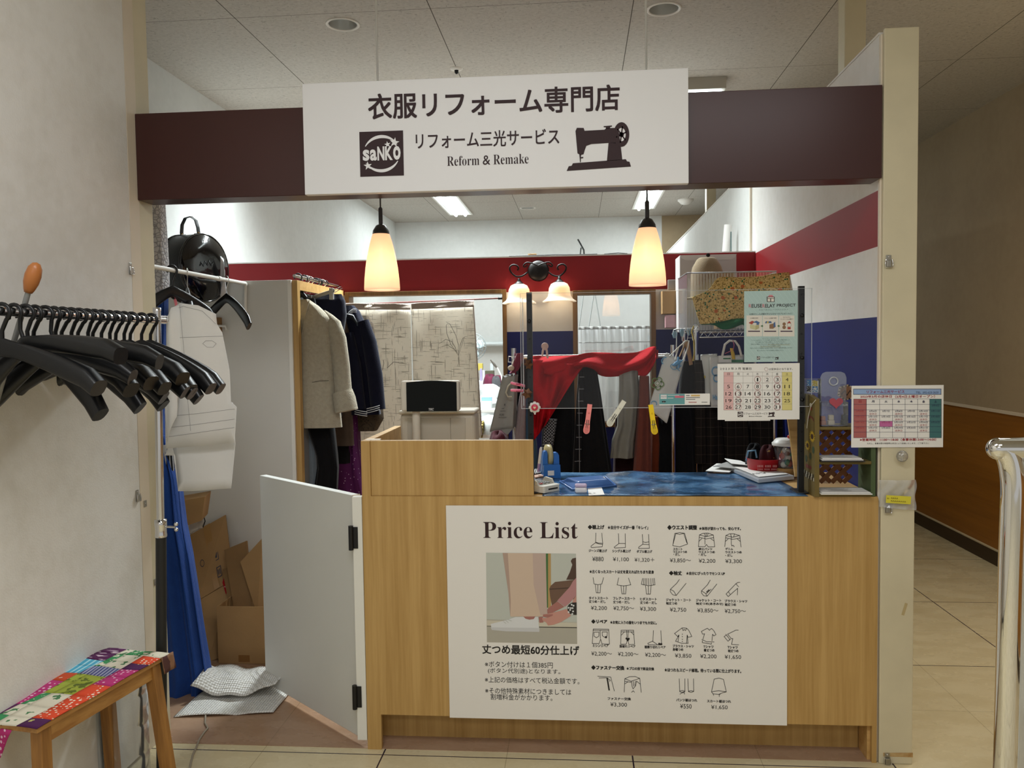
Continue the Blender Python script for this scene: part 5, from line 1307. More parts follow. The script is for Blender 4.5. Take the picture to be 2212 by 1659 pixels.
rdm = MB(); rdm.tube([at(738, 659, YNR + .004), at(1082, 644, YNR + .03)], .005, 10)
rodo = single('curtain_rod', rdm, mat('reddish rod', '6b3b36', .4), 'thin reddish tension rod carrying the split curtain', 'rod')
build('end_cap', MB().tube([at(1076, 644.4, YNR + .029), at(1085, 644, YNR + .03)], .0085, 10), BLACKP, rodo)

# ------------------------------------------------------------------ till behind the counter box
YT2 = .40
tl_ = thing('cash_register', 'pale grey cash register back standing behind the counter box', 'cash register', (at(945, 950, YT2).x, .46, ZC))
GREY = mat('till grey', 'c3bdad', .5, var=.03, vs=6); GREY2 = mat('till grey panel', 'b5b0a2', .5)
a = at(863, 893, YT2); b_ = at(1026, 890, YT2)
build('housing', MB().box(a.x, b_.x, YT2, YT2 + .14, ZC + .001, a.z), GREY, tl_, bevel=.02, seg=4)
build('top_ledge', MB().box(a.x - .003, b_.x + .002, YT2 - .014, YT2 + .142, a.z - .004, a.z + .012), GREY, tl_, bevel=.008, seg=3)
c = at(880, 905, YT2); d = at(1005, 905, YT2)
build('rear_panel', MB().box(c.x, at(973, 905, YT2).x - .001, YT2 - .004, YT2 + .01, ZC + .002, a.z - .02), GREY2, tl_, bevel=.002)
build('rear_panel', MB().box(at(973, 905, YT2).x + .001, d.x, YT2 - .004, YT2 + .01, ZC + .002, a.z - .02), GREY2, tl_, bevel=.002)
cd = thing('customer_display', 'black customer display screen on a pale pole behind the counter box', 'display', (at(899, 950, .36).x, .36, ZC))
e0 = at(866, 889, .33); e1 = at(991, 822, .33)
build('casing', MB().box(e0.x, e1.x, .331, .375, e0.z, e1.z), mat('till pale', 'cfcabc', .45), cd, bevel=.008, seg=3)
s0 = at(879, 889, .33); s1 = at(986, 823, .33)
sp_ = [(s0.x, s0.z), (s1.x, s0.z), (s1.x, s1.z - .004)] + [(s1.x + (s0.x - s1.x)*t/8, s1.z - .004 + .007*math.sin(PI*t/8)) for t in range(1, 8)] + [(s0.x, s1.z - .004)]
scn = build('screen', MB().prism(sp_, .006, Matrix(((1, 0, 0, 0), (0, 0, 1, .3255), (0, 1, 0, 0), (0, 0, 0, 1)))), mat('dark screen', '080b07', .08, spec=.2), cd)
SS = Sheet((s0.x, .3253, s0.z)); mbx = MB(); g = at(937, 887, .3253)
SS.text(mbx, 'TEC', at(926, 887, .3253).x - s0.x, at(926, 886.5, .3253).z - s0.z, w=at(937, 887, .33).x - at(926, 887, .33).x, h=.0085, fat=.0004, shear=.2); build('brand_lettering', mbx, mat('print pale', 'c9c9c2', .5), scn)
build('pole', MB().tube([(at(899, 950, .36).x, .36, ZC + .006), (at(899, 889, .36).x, .36, e0.z + .004)], .0165, 20), mat('till pale', '', 0), cd)
build('base', MB().tube([(at(899, 950, .36).x, .36, ZC + .0005), (at(899, 950, .36).x, .36, ZC + .008)], .03, 20), mat('till pale', '', 0), cd)

# ------------------------------------------------------------------ back room seen through doorway and window
YW = 2.75
tb = thing('work_table', 'white work table in the back room behind the split curtain', 'table', (-.3, 3.0, 0))
build('table_top', MB().box(-1.0, .6, 2.65, 3.35, .86, .89), WHITEP, tb, bevel=.003)
for x in (-.97, .57):
    for y in (2.69, 3.31): build('leg', MB().box(x - .02, x + .02, y - .02, y + .02, 0, .86), STEEL, tb)
def heap(name, label, cat, x0, x1, y0p, y1p, Y, m_, seed, dep=.12, grp=None):
    a = at(x0, y1p, Y); b_ = at(x1, y0p, Y); r = random.Random(seed); ph = [r.uniform(0, 6) for _ in range(4)]
    mbx = MB()
    def fn(u, v):
        th = 2*PI*u; ph_ = v*PI*.5; cz = math.sin(ph_)
        k = 1 + .10*math.sin(5*th + ph[0]) + .06*math.sin(9*th + ph[1] + 4*v)
        rr = math.cos(ph_)**.45*k
        return Vector(((a.x + b_.x)/2 + (b_.x - a.x)/2*math.cos(th)*rr, Y + dep*math.sin(th)*rr, a.z + (b_.z - a.z)*cz*(1 + .12*math.sin(3*th + ph[2]))))
    mbx.grid(fn, 36, 9, 0, True, True)
    mbx.add([fn(i/36, 0) for i in range(36)], [tuple(range(36))[::-1]])
    return single(name, mbx, m_, label, cat, grp)
WCL = fabric('white cloth pile', 'd5dad8', .06, 8, .3, 30)
heap('cloth_heap', 'crumpled white cloth heaped on the back room table', 'cloth', 1030, 1086, 832, 858, 2.80, WCL, 1)
heap('cloth_heap', 'flat pile of white cloth below the crumpled one on the back room table', 'cloth', 1024, 1080, 852, 870, 2.74, WCL, 2)
heap('cloth_heap', 'white printed papers and cloth low in the doorway gap', 'cloth', 1034, 1078, 900, 935, 2.2, WCL, 3)
heap('maroon_cloth', 'maroon cloth rolled on the back room table', 'cloth', 1044, 1072, 810, 836, 2.95, fabric('maroon cloth', '5b2035', .2), 4, .07)
heap('maroon_cloth', 'small maroon cloth end beside the desk lamp', 'cloth', 1066, 1086, 812, 828, 3.0, fabric('maroon cloth', '', 0), 5, .05)
heap('grey_cushion', 'dark grey rounded pad leaning on the maroon cloth', 'cushion', 1062, 1082, 814, 834, 2.9, fabric('dark grey pad', '4a4a4c', .1), 6, .03)
for nm, lb, ct_, (x0, x1, y0, y1), Y, col in (('yellow_box', 'small yellow box on the back room shelf by the fan', 'box', (1031, 1042, 785, 800), 3.1, 'b5a44a'), ('book', 'pale lilac book standing in the back room behind the curtain', 'book', (1037, 1041, 796, 822), 3.05, '9a8fb0'), ('book', 'white book standing beside the lilac book', 'book', (1042, 1047, 800, 824), 3.05, 'b9b9c6'), ('olive_box', 'dark olive box in the back room beside the books', 'box', (1048, 1066, 801, 814), 3.1, '4d4a39'), ('clear_jar', 'small clear jar standing on the olive box', 'jar', (1059, 1065, 785, 800), 3.15, 'b6bfbf'), ('white_box', 'white box on the table low in the doorway gap', 'box', (1030, 1060, 868, 883), 2.55, 'cfd8da'), ('blue_pack', 'light blue and white pack beside the white box', 'package', (1040, 1062, 858, 868), 2.62, '7fa5cf')):
    a = at(x0, y1, Y); b_ = at(x1, y0, Y)
    single(nm, MB().box(a.x, b_.x, Y, Y + min(.12, (b_.x - a.x)*1.2), a.z, b_.z), mat('bk ' + nm + col, col, .6), lb, ct_, bevel=.001)
a = at(1026, 824, 3.0); single('storage_box', MB().box(a.x, a.x + .30, 3.0, 3.28, .8905, a.z - .001), mat('pale box', 'bfc3c2', .6), 'pale storage box under the books on the back room table', 'box', bevel=.002)
sl_ = MB(); a = at(1028, 884, 2.5); b_ = at(1078, 890, 2.5)
single('white_board', MB().box(a.x, b_.x, 2.45, 2.6, b_.z, a.z), WHITEP, 'white board edge lying across the table in the doorway gap', 'board', bevel=.002)
gold = MB(); sheet_from(gold, [at(1030, 903, 2.1), at(1050, 915, 2.1), at(1042, 945, 2.05), at(1036, 925, 2.05)], 6, 6, .02, 6)
single('gold_foil_pack', gold, mat('gold foil', '8c7a3f', .3, .8), 'crinkled gold foil pack hanging low beside the curtain hem', 'package', solid=.003)
fn_ = thing('desk_fan', 'round desk fan half hidden behind the split curtain', 'fan', (at(1020, 749, 2.6).x, 2.6, .89))
fc_ = at(1020, 749, 2.6); rf = .094
wire = MB()
for yy, rr in ((-.03, .55), (.0, 1.0), (-.02, .82), (.03, .6)): wire.tube([(fc_.x + rf*rr*math.cos(t*PI/18), 2.6 + yy, fc_.z + rf*rr*math.sin(t*PI/18)) for t in range(36)], .0022, 6, 0, True)
for t in range(20): wire.tube([(fc_.x + .02*math.cos(t*PI/10), 2.565, fc_.z + .02*math.sin(t*PI/10)), (fc_.x + rf*.75*math.cos(t*PI/10), 2.575, fc_.z + rf*.75*math.sin(t*PI/10)), (fc_.x + rf*math.cos(t*PI/10), 2.6, fc_.z + rf*math.sin(t*PI/10))], .0011, 5)
build('guard', wire, mat('fan grey', '8f989a', .4, .4), fn_)
bl_m = MB()
for k in range(4):
    t = k*PI/2 + .3; e = Vector((math.cos(t), 0, math.sin(t))); f_ = Vector((-math.sin(t), .2, math.cos(t)))
    loft(bl_m, [(Vector((fc_.x, 2.6, fc_.z)) + e*.018, f_*.012, Vector((0, .002, 0))), (Vector((fc_.x, 2.6, fc_.z)) + e*.05, f_*.03, Vector((0, .0015, 0))), (Vector((fc_.x, 2.6, fc_.z)) + e*.08, f_*.024, Vector((0, .0015, 0)))], 10)
build('blade', bl_m, mat('fan blade', 'b7c5c6', .3), fn_)
build('stand', MB().tube([(fc_.x, 2.64, .89), (fc_.x, 2.64, fc_.z)], .012, 12).lathe([(.09, .0), (.09, .012), (.02, .02)], (fc_.x, 2.64, .89), 24), WHITEP, fn_)
build('motor', MB().lathe([(.0001, -.03), (.028, -.025), (.03, .03), (.0001, .04)], (fc_.x, 2.63, fc_.z), 20, 0, Matrix.Rotation(-PI/2, 3, 'X')), WHITEP, fn_)
dk = thing('desk_lamp', 'white angled desk lamp on the back room table', 'lamp', tuple(at(1088, 830, 2.9)))
build('arm', MB().tube([at(1062, 780, 2.9), at(1075, 796, 2.9), at(1083, 812, 2.9), at(1087, 845, 2.9)], .005, 10), WHITEP, dk)
build('head', MB().tube([at(1060, 777, 2.9), at(1068, 788, 2.9), at(1073, 794, 2.9)], [.006, .010, .007], 10), STEEL, dk)
build('base', MB().tube([at(1087, 846, 2.9), at(1087, 850, 2.9)], .04, 20), WHITEP, dk)
a = at(1048, 744, YF - .06); b_ = at(1092, 744, YF - .06)
single('wall_pipe', MB().tube([(a.x - .6, YF - .06, a.z), (b_.x + .3, YF - .06, b_.z)], .035, 16), mat('pipe white', 'c9d0cf', .3), 'white horizontal pipe on the far back room wall', 'pipe')
# cafe curtain inside the window and thin lines behind it
cc = MB(); ca, cb_ = at(1250, 708, 2.09), at(1405, 709, 2.09)
def ccf(u, v):
    return Vector((ca.x + (cb_.x - ca.x)*u, 2.10 + .012*math.sin(u*52) + .006*math.sin(u*23 + 2*v), ca.z + (1.02 - ca.z)*v))
cc.grid(ccf, 90, 10)
m, N, L, b, obj, xyz = new_mat('sheer white curtain', .9, .1)
N.remove(b); t1 = N.new('ShaderNodeBsdfTranslucent'); t1.inputs[0].default_value = (.82, .84, .84, 1); d1 = N.new('ShaderNodeBsdfDiffuse'); d1.inputs[0].default_value = (.8, .82, .82, 1); tp = N.new('ShaderNodeBsdfTransparent')
x1_ = N.new('ShaderNodeMixShader'); x1_.inputs[0].default_value = .5; L.new(t1.outputs[0], x1_.inputs[1]); L.new(d1.outputs[0], x1_.inputs[2])
x2_ = N.new('ShaderNodeMixShader'); x2_.inputs[0].default_value = .82; L.new(tp.outputs[0], x2_.inputs[1]); L.new(x1_.outputs[0], x2_.inputs[2]); L.new(x2_.outputs[0], N['Material Output'].inputs[0])
cu = thing('cafe_curtain', 'sheer white gathered half curtain behind the window', 'curtain', (.22, 2.1, 1.02))
build('cloth', cc, m, cu)
hm = MB(); hm.grid(lambda u, v: Vector((ca.x + (cb_.x - ca.x)*u, 2.095 + .013*math.sin(u*52) - .004, ca.z + .006 - .018*v)), 90, 3); build('heading', hm, fabric('curtain heading', 'c8c8c2', .1), cu, solid=.002)
build('seam_band', MB().grid(lambda u, v: Vector((ca.x + (cb_.x - ca.x)*u, 2.094 + .012*math.sin(u*52), at(1330, 738, 2.09).z - .006*v)), 90, 2), fabric('curtain heading', '', 0), cu, solid=.002)
hd_ = [((1262, 625), (1251, 705)), ((1284, 627), (1272, 706)), ((1284, 627), (1297, 706))]  # three thin straight grey tubes behind the glass, joined to nothing
for k, (a, b_) in enumerate(hd_):
    single('thin_line', MB().tube([at(*a, 2.5), at(*b_, 2.5)], .0035, 6), mat('thin line grey', '8e9490', .6), ('left dark cord behind the window glass', 'middle cord behind the window glass, slanting left', 'right cord behind the window glass, slanting right')[k], 'cord')

# ------------------------------------------------------------------ things on top of the back wall
zt_ = 2.034
def topx(px): return at(px, 552, YB + .04).x
single('kraft_block', MB().box(topx(1141), topx(1159), YB + .02, YB + .06, zt_, zt_ + .016), KRAFT, 'small kraft block lying on top of the back wall above the wall lamp', 'box', bevel=.001)
cbm = MB().tube([(topx(1100), YB + .02, zt_ + .004), (topx(1128), YB + .03, zt_ + .006), (topx(1150), YB + .015, zt_ + .004), (topx(1200), YB + .03, zt_ + .007), (topx(1240), YB + .02, zt_ + .004), (topx(1290), YB + .03, zt_ + .005)], .003, 6)
single('black_cable', cbm, BLACKP, 'thin black cable lying along the top of the back wall', 'cable')
cbm = MB().tube([(topx(1305), YB + .03, zt_ + .004), (topx(1335), YB + .02, zt_ + .008), (topx(1355), YB + .03, zt_ + .004)], .003, 6)
single('black_cable', cbm, BLACKP, 'short black cable on the wall top near the right pendant lamp', 'cable')
am = MB().tube([at(1253, 553, 2.04), at(1255, 535, 2.04)], .004, 6).tube([at(1262, 553, 2.04), at(1261, 540, 2.04), at(1250, 520, 2.03), at(1248, 517, 2.03)], .005, 8)
single('clip_arm', am, mat('dark wire', '3a3d3c', .4, .5), 'thin dark bent wire arm standing on the back wall top', 'wire')
rp2 = at(1572, 487, 2.5)
pr_ = thing('paper_roll', 'tall white paper roll standing behind the back wall', 'roll', tuple(at(1572, 545, 2.5)))
build('roll', MB().tube([at(1568, 548, 2.5), at(1573, 486, 2.5)], .026, 24), PAPERW, pr_)
build('wire_guide', MB().tube([at(1560, 548, 2.5), at(1562, 520, 2.5)], .0025, 6), STEEL, pr_)
build('perforation', MB().box(at(1578, 500, 2.47).x, at(1581, 500, 2.47).x, 2.478, 2.48, at(1580, 545, 2.47).z, at(1580, 500, 2.47).z), mat('print grey', '', 0), pr_)

# ------------------------------------------------------------------ wall lamp with two bells
wl = thing('wall_lamp', 'black scrolled wall lamp with two frosted glass bells on the red stripe', 'lamp', tuple(at(1163, 585, YB)))
IRON = mat('black iron', '17120f', .45, .4)
c0_ = at(1163, 585, YB)
build('back_plate', MB().lathe([(.0001, .022), (.03, .021), (.055, .014), (.064, .002), (.064, 0)], c0_, 36, 0, Matrix.Rotation(PI/2, 3, 'X')), IRON, wl)
def lw(pts, Y0_, r=.0048):
    return MB().tube([at(x, y, Y0_) for x, y in pts], r, 8)
YL = YB - .07
def smooth_pts(pts, n=5):
    P = [Vector((a, b, 0)) for a, b in pts]; out = []
    for i in range(len(P) - 1):
        p0 = P[max(0, i - 1)]; p1 = P[i]; p2 = P[i + 1]; p3 = P[min(len(P) - 1, i + 2)]
        for k in range(n):
            t = k/n; out.append(.5*((2*p1) + (p2 - p0)*t + (2*p0 - 5*p1 + 4*p2 - p3)*t*t + (3*p1 - p0 - 3*p2 + p3)*t**3))
    out.append(P[-1]); return [(p.x, p.y) for p in out]
big = [(1140, 588), (1128, 596), (1115, 597), (1104, 588), (1101, 578), (1108, 572), (1117, 574), (1120, 580), (1117, 584)]
small = [(1140, 572), (1133, 577), (1131, 573), (1138, 567), (1150, 569), (1162, 574)]
mir = lambda L_, cx: [(2*cx - x, y - (x < cx and 0) - .012*(2*cx - 2*x)) for x, y in L_]
for s_, cx_l, bulb in ((big, None, (1121, 600)), (mir(big, 1162), None, (1204, 598))):
    ao = build('scroll_arm', lw(smooth_pts(s_ + []), YL), IRON, wl)
for s_ in (small, mir(small, 1162)): build('scroll_arm', lw(smooth_pts(s_), YL, .004), IRON, wl)
build('mount', MB().tube([c0_ + Vector((0, -.01, -.004)), at(1163, 586, YL)], .008, 10), IRON, wl)
m, N, L, b, obj, xyz = new_mat('frosted bell glass', .5, .3)
N.remove(b); t1 = N.new('ShaderNodeBsdfTranslucent'); t1.inputs[0].default_value = (1, .9, .76, 1); d1 = N.new('ShaderNodeBsdfDiffuse'); d1.inputs[0].default_value = (.9, .82, .72, 1); tp = N.new('ShaderNodeBsdfTransparent'); tp.inputs[0].default_value = (1, .93, .84, 1)
x1_ = N.new('ShaderNodeMixShader'); x1_.inputs[0].default_value = .35; L.new(t1.outputs[0], x1_.inputs[1]); L.new(d1.outputs[0], x1_.inputs[2])
x2_ = N.new('ShaderNodeMixShader'); x2_.inputs[0].default_value = .88; L.new(tp.outputs[0], x2_.inputs[1]); L.new(x1_.outputs[0], x2_.inputs[2]); L.new(x2_.outputs[0], N['Material Output'].inputs[0])
BELL = m
WARM = (1.0, .76, .48)
BULB = mat('warm bulb', 'fff0d0', .3, emit='ffd39c', es=9)
for (px, py0) in ((1121, 611), (1208, 607)):
    p = at(px, py0, YL)
    k = (YL + 2.904)/F_PX
    cupm = MB().lathe([(.0001, .02), (.008, .02), (.009, .008), (.022, -.006), (.033, -.016), (.031, -.020)], p + Vector((0, 0, .006)), 24)
    cu_ = build('shade_holder', cupm, IRON, wl)
    pr__ = [(.024, -.010), (.048, -.022), (.060, -.045), (.063, -.072), (.067, -.094), (.080, -.111), (.098, -.123), (.100, -.127)]
    build('glass_bell', MB().lathe(pr__, p + Vector((0, 0, .004)), 36), BELL, wl, solid=.0025)
    build('bulb', MB().sphere(p + Vector((0, 0, -.062)), .019, 16), BULB, wl)
    point('wall_lamp_light', p + Vector((0, 0, -.062)), 1.6, WARM, .02)

# ------------------------------------------------------------------ pendant lamps
m, N, L, b, obj, xyz = new_mat('opal pendant glass', .35, .4)
N.remove(b); t1 = N.new('ShaderNodeBsdfTranslucent'); t1.inputs[0].default_value = (1, .90, .76, 1); d1 = N.new('ShaderNodeBsdfPrincipled'); d1.inputs['Base Color'].default_value = (.88, .74, .62, 1); d1.inputs['Roughness'].default_value = .25
e1_ = N.new('ShaderNodeEmission'); e1_.inputs[0].default_value = (1, .62, .42, 1); e1_.inputs[1].default_value = .30
x1_ = N.new('ShaderNodeMixShader'); x1_.inputs[0].default_value = .4; L.new(t1.outputs[0], x1_.inputs[1]); L.new(d1.outputs[0], x1_.inputs[2])
ad = N.new('ShaderNodeAddShader'); L.new(x1_.outputs[0], ad.inputs[0]); L.new(e1_.outputs[0], ad.inputs[1]); L.new(ad.outputs[0], N['Material Output'].inputs[0])
OPAL = m
YPD = .30
PGR = mat('pendant grey metal', '4e4b4a', .35, .6)
for (cx_, top, bot, hw, label) in ((823, 505, 627, 38, 'left cream glass pendant lamp hanging below the fascia beam'), (1398, 492, 617, 38.5, 'right cream glass pendant lamp hanging below the fascia beam')):
    T_ = at(cx_, top, YPD); B_2 = at(cx_ + 0, bot, YPD); R_ = hw*(YPD + 2.904)/F_PX; H_ = T_.z - B_2.z
    o = thing('pendant_lamp', label, 'lamp', (T_.x, YPD, B_2.z), 'pendant lamps')
    prof = [(R_*.44, 1.0), (R_*.47, .985), (R_*.56, .90), (R_*.68, .76), (R_*.81, .58), (R_*.90, .40), (R_*.97, .20), (R_, .04), (R_*.995, 0)]
    build('glass_shade', MB().lathe([(r, z*H_) for r, z in prof], (T_.x, YPD, B_2.z), 40), OPAL, o, solid=.003)
    z0 = T_.z
    build('cap', MB().lathe([(R_*.49, -.002), (R_*.46, .012), (R_*.28, .032), (.0105, .037), (.0001, .037)], (T_.x, YPD, z0), 28), PGR, o)
    build('stem', MB().tube([(T_.x, YPD, z0 + .036), (T_.x, YPD, z0 + .10)], .0085, 14).tube([(T_.x, YPD, z0 + .10), (T_.x, YPD, z0 + .104)], .006, 12), PGR, o)
    build('cord', MB().tube([(T_.x, YPD, z0 + .10), (T_.x, YPD, 2.30)], .0032, 8), mat('cord dark', '4a4744', .5), o)
    build('white_cord', MB().tube([(T_.x, YPD, 2.30), (T_.x, YPD, HC)], .0042, 8), mat('cord white', 'd9d7cf', .5), o)
    build('ceiling_rose', MB().lathe([(.05, 0), (.045, -.02), (.0001, -.024)], (T_.x, YPD, HC), 24), WHITEP, o)
    build('bulb', MB().sphere((T_.x - .006, YPD, B_2.z + H_*.42), .028, 16), BULB, o)
    point('pendant_light', (T_.x, YPD, B_2.z + H_*.36), 0.5, WARM, .03)

# ------------------------------------------------------------------ ceiling fittings
TUBE = mat('fluorescent tube', 'ffffff', .4, emit='eefcff', es=9)
def fluorescent(name, label, x0, x1, y0, y1, z0=HC, drop=.05, tubes='y'):
    o = thing(name, label, 'ceiling light', ((x0 + x1)/2, (y0 + y1)/2, z0 - drop), 'fluorescent ceiling lights')
    if drop > .06:
        build('housing', MB().box(x0, x1, y0, y1, z0 - drop, z0), mat('fitting grey', 'b5b2a8', .5), o, bevel=.002)
    else:
        build('frame', MB().box(x0 - .02, x1 + .02, y0 - .02, y0, z0 - .012, z0 + .0).box(x0 - .02, x1 + .02, y1, y1 + .02, z0 - .012, z0).box(x0 - .02, x0, y0, y1, z0 - .012, z0).box(x1, x1 + .02, y0, y1, z0 - .012, z0), WHITEP, o)
        build('reflector', MB().box(x0, x1, y0, y1, z0 - .006, z0), mat('reflector', 'f4f6f4', .3), o)
    for k in (.27, .73):
        if tubes == 'y':
            x = x0 + (x1 - x0)*k; build('tube', MB().tube([(x, y0 + .02, z0 - drop - .012), (x, y1 - .02, z0 - drop - .012)], .016, 12), TUBE, o)
        else:
            y = y0 + (y1 - y0)*k; build('tube', MB().tube([(x0 + .02, y, z0 - drop - .012), (x1 - .02, y, z0 - drop - .012)], .016, 12), TUBE, o)
    return o
fluorescent('fluorescent_light', 'surface fluorescent light beside the sign board, above the maroon beam', -.30, .89, 2.05, 2.22, drop=.07, tubes='x')
fluorescent('fluorescent_light', 'left recessed fluorescent light in the back room ceiling', -1.49, -1.25, 5.3, 6.75, drop=.008)
fluorescent('fluorescent_light', 'right recessed fluorescent light in the back room ceiling', .66, .885, 5.3, 6.68, drop=.008)
REFL = mat('downlight reflector', 'dcdcd8', .28, .65)
def downlight(px, py, r, label):
    dx, dy, r = min(DOWNLIGHTS, key=lambda q: (q[0] - atz(px, py, HC).x)**2 + (q[1] - atz(px, py, HC).y)**2); c_ = Vector((dx, dy, HC))
    o = thing('downlight', label, 'ceiling light', (c_.x, c_.y, HC - .006), 'ceiling downlights')
    build('rim', MB().lathe([(r, -.0005), (r*1.02, -.004), (r*1.14, -.006), (r*1.2, -.003), (r*1.2, 0)], (c_.x, c_.y, HC - .0005), 40), WHITEP, o)
    build('reflector', MB().lathe([(r*1.0, -.002), (r*.97, .03), (r*.84, .075), (r*.6, .105), (r*.35, .118)], (c_.x, c_.y, HC), 40), REFL, o)
    build('lamp_socket', MB().lathe([(r*.36, .12), (r*.3, .10), (r*.28, .06), (.0001, .052)], (c_.x, c_.y, HC), 20), mat('lamp frosted', 'b9b9b2', .3), o)
    return o
downlight(738, 53, .068, 'unlit round downlight in the ceiling left of the sign')
downlight(1433, 19, .068, 'unlit round downlight in the ceiling behind the right pendant cord')
downlight(1142, 448.5, .075, 'small unlit downlight far back in the back room ceiling')
p = atz(986, 148, HC)
sp2 = thing('sprinkler_head', 'small dark sprinkler head in the ceiling above the sign', 'sprinkler', (p.x, p.y, HC - .03))
build('plate', MB().lathe([(.036, 0), (.034, -.006), (.018, -.010), (.0001, -.011)], (p.x, p.y, HC), 28), WHITEP, sp2)
build('nozzle', MB().lathe([(.012, -.010), (.011, -.022), (.006, -.03), (.0001, -.032)], (p.x, p.y, HC), 16), BLACKM, sp2)
p = atz(1481, 431, HC)
sm = thing('smoke_detector', 'white round smoke detector on the back ceiling', 'smoke detector', (p.x, p.y, HC - .05))
build('body', MB().lathe([(.085, 0), (.085, -.015), (.075, -.022), (.055, -.045), (.03, -.055), (.0001, -.057)], (p.x, p.y, HC), 32), WHITEP, sm)
# ------------------------------------------------------------------ garment rack behind the counter
YR1 = 1.2
zrl = at(1280, 770, YR1).z
xa_, xb2 = at(1110, 768, YR1).x, at(1446, 768, YR1).x
gr = thing('garment_rack', 'chrome garment rack behind the counter carrying the red cloth and dark skirts', 'clothes rack', ((xa_ + xb2)/2, YR1, 0))
build('rail', MB().tube([(xa_ - .01, YR1, zrl), (xb2, YR1, zrl)], .0115, 12), CHROME, gr)
for x, tp in ((xa_, at(1110, 752, YR1).z), (xb2 + .018, at(1450, 745, YR1).z)):
    build('post', MB().tube([(x, YR1, .03), (x, YR1, tp)], .0125, 14), CHROME, gr)
    build('foot', MB().box(x - .015, x + .015, YR1 - .2, YR1 + .2, .003, .03), STEEL, gr, bevel=.003)
build('end_hook', MB().tube([(xa_ + .01, YR1 - .01, zrl + .005), (xa_ - .025, YR1 - .01, zrl + .005), (xa_ - .028, YR1 - .01, zrl - .022), (xa_ - .005, YR1 - .01, zrl - .024), (xa_ - .004, YR1 - .01, zrl - .05)], .003, 8), CHROME, gr)
build('cross_bar', MB().tube([(xa_, YR1, .25), (xb2, YR1, .25)], .009, 10), STEEL, gr)
# red cloth thrown over the rail
RC = fabric('red wool cloth', 'b00e1a', .25, 9, .25, 120, sheen=0)
rc = thing('red_cloth', 'large red cloth thrown over the garment rack rail behind the screen', 'cloth', tuple(at(1200, 940, YR1 - .05)))
top = smooth_pts([(1146, 772), (1165, 768), (1200, 770), (1240, 768), (1270, 762), (1305, 762), (1345, 763), (1380, 760), (1405, 750), (1417, 749)], 4)
botm = smooth_pts([(1150, 800), (1170, 806), (1205, 812), (1240, 800), (1268, 795), (1300, 812), (1330, 813), (1365, 808), (1393, 812), (1412, 790)], 4)
def rfn(u, v):
    i = u*(len(top) - 1); k = min(int(i), len(top) - 2); t = i - k
    a = Vector(top[k]).lerp(Vector(top[k + 1]), t); b_ = Vector(botm[k]).lerp(Vector(botm[k + 1]), t)
    q_ = a.lerp(b_, v); th = math.sin(PI*min(1, max(0, v)))
    P = at(q_.x, q_.y, YR1 - .02)
    P.y -= .045*th + .016*math.sin(9*v + 16*u + 3*math.sin(6*u)) + .01*math.sin(23*u + 5*v)
    return P
mbx = MB(); mbx.grid(rfn, 70, 22); build('twisted_roll', mbx, RC, rc, solid=.004)
def hfn(u, v):
    L_e = Vector((1148 + 5*v, 775 + 177*v)); R_e = Vector((1262 - 50*v - 30*v*v, 790 + 60*v + 62*v*v))
    q_ = L_e.lerp(R_e, u); P = at(q_.x, q_.y, YR1 - .05)
    P.y -= .02*math.sin(11*u + 4*v) + .012*math.sin(19*u - 7*v)
    return P
mbx = MB(); mbx.grid(hfn, 40, 26); build('hanging_tail', mbx, RC, rc, solid=.003)
mbx = MB(); sheet_from(mbx, [at(1402, 754, YR1 - .03), at(1422, 756, YR1 - .03), at(1420, 775, YR1 - .03), at(1404, 780, YR1 - .03)], 6, 6, .008, 3); build('fringe_end', mbx, fabric('red fringe', '8c1a26', .3), rc, solid=.003)
def rackg(name, label, cat, rows, dy, m_, hd=.035, folds=5, amp=.006, seed=1, xw=.0):
    mbx = MB(); drape(mbx, rows, YR1 + dy, hd, folds, amp, seed, 48, xw=xw); return single(name, mbx, m_, label, cat)
m, N, L, b, obj, xyz = new_mat('black tartan', .9, .2)
lm_ = math_node(N, L, 'MAXIMUM', line_mask(N, L, xyz[0], .0, .06, .0016), line_mask(N, L, xyz[2], .0, .06, .0016))
L.new(mixc(N, L, lm_, lin('111114'), lin('77777a')), b.inputs['Base Color']); TARTAN = m
m, N, L, b, obj, xyz = new_mat('brown check wool', .9, .2)
lm_ = math_node(N, L, 'MAXIMUM', line_mask(N, L, xyz[0], .0,   .042, .0007), line_mask(N, L, xyz[2], .0, .046, .0007))
L.new(mixc(N, L, lm_, lin('1d1815'), lin('4b4239')), b.inputs['Base Color']); BCHK = m
m, N, L, b, obj, xyz = new_mat('houndstooth', .9, .2)
ck_ = N.new('ShaderNodeTexChecker'); ck_.inputs['Scale'].default_value = 130; L.new(obj, ck_.inputs['Vector'])
ck_.inputs[1].default_value = lin('101012'); ck_.inputs[2].default_value = lin('7d7d80'); L.new(ck_.outputs[0], b.inputs['Base Color']); HOUND = m
mv = MB(); drape(mv, [(763, 1116, 1131, .6), (780, 1110, 1130), (800, 1104, 1120), (806, 1100, 1112)], YR1 - .03, .03, 4, .006, 31, 32)
single('mauve_scarf', mv, fabric('mauve scarf', '7a3b4a', .2), 'dusty mauve scarf hung on the left end of the garment rack', 'scarf')
rackg('black_garment', 'black garment with straps at the left end of the garment rack', 'garment', [(775, 1118, 1142, .6), (830, 1112, 1146), (960, 1108, 1150), (1075, 1104, 1152)], .07, BLACKC, seed=32)
rackg('mauve_skirt', 'pale mauve-grey skirt hanging behind the left screen post', 'skirt', [(848, 1124, 1135, .5), (880, 1118, 1136), (950, 1110, 1136), (1075, 1100, 1137)], .0, fabric('mauve grey', '8f8182', .1), seed=33)
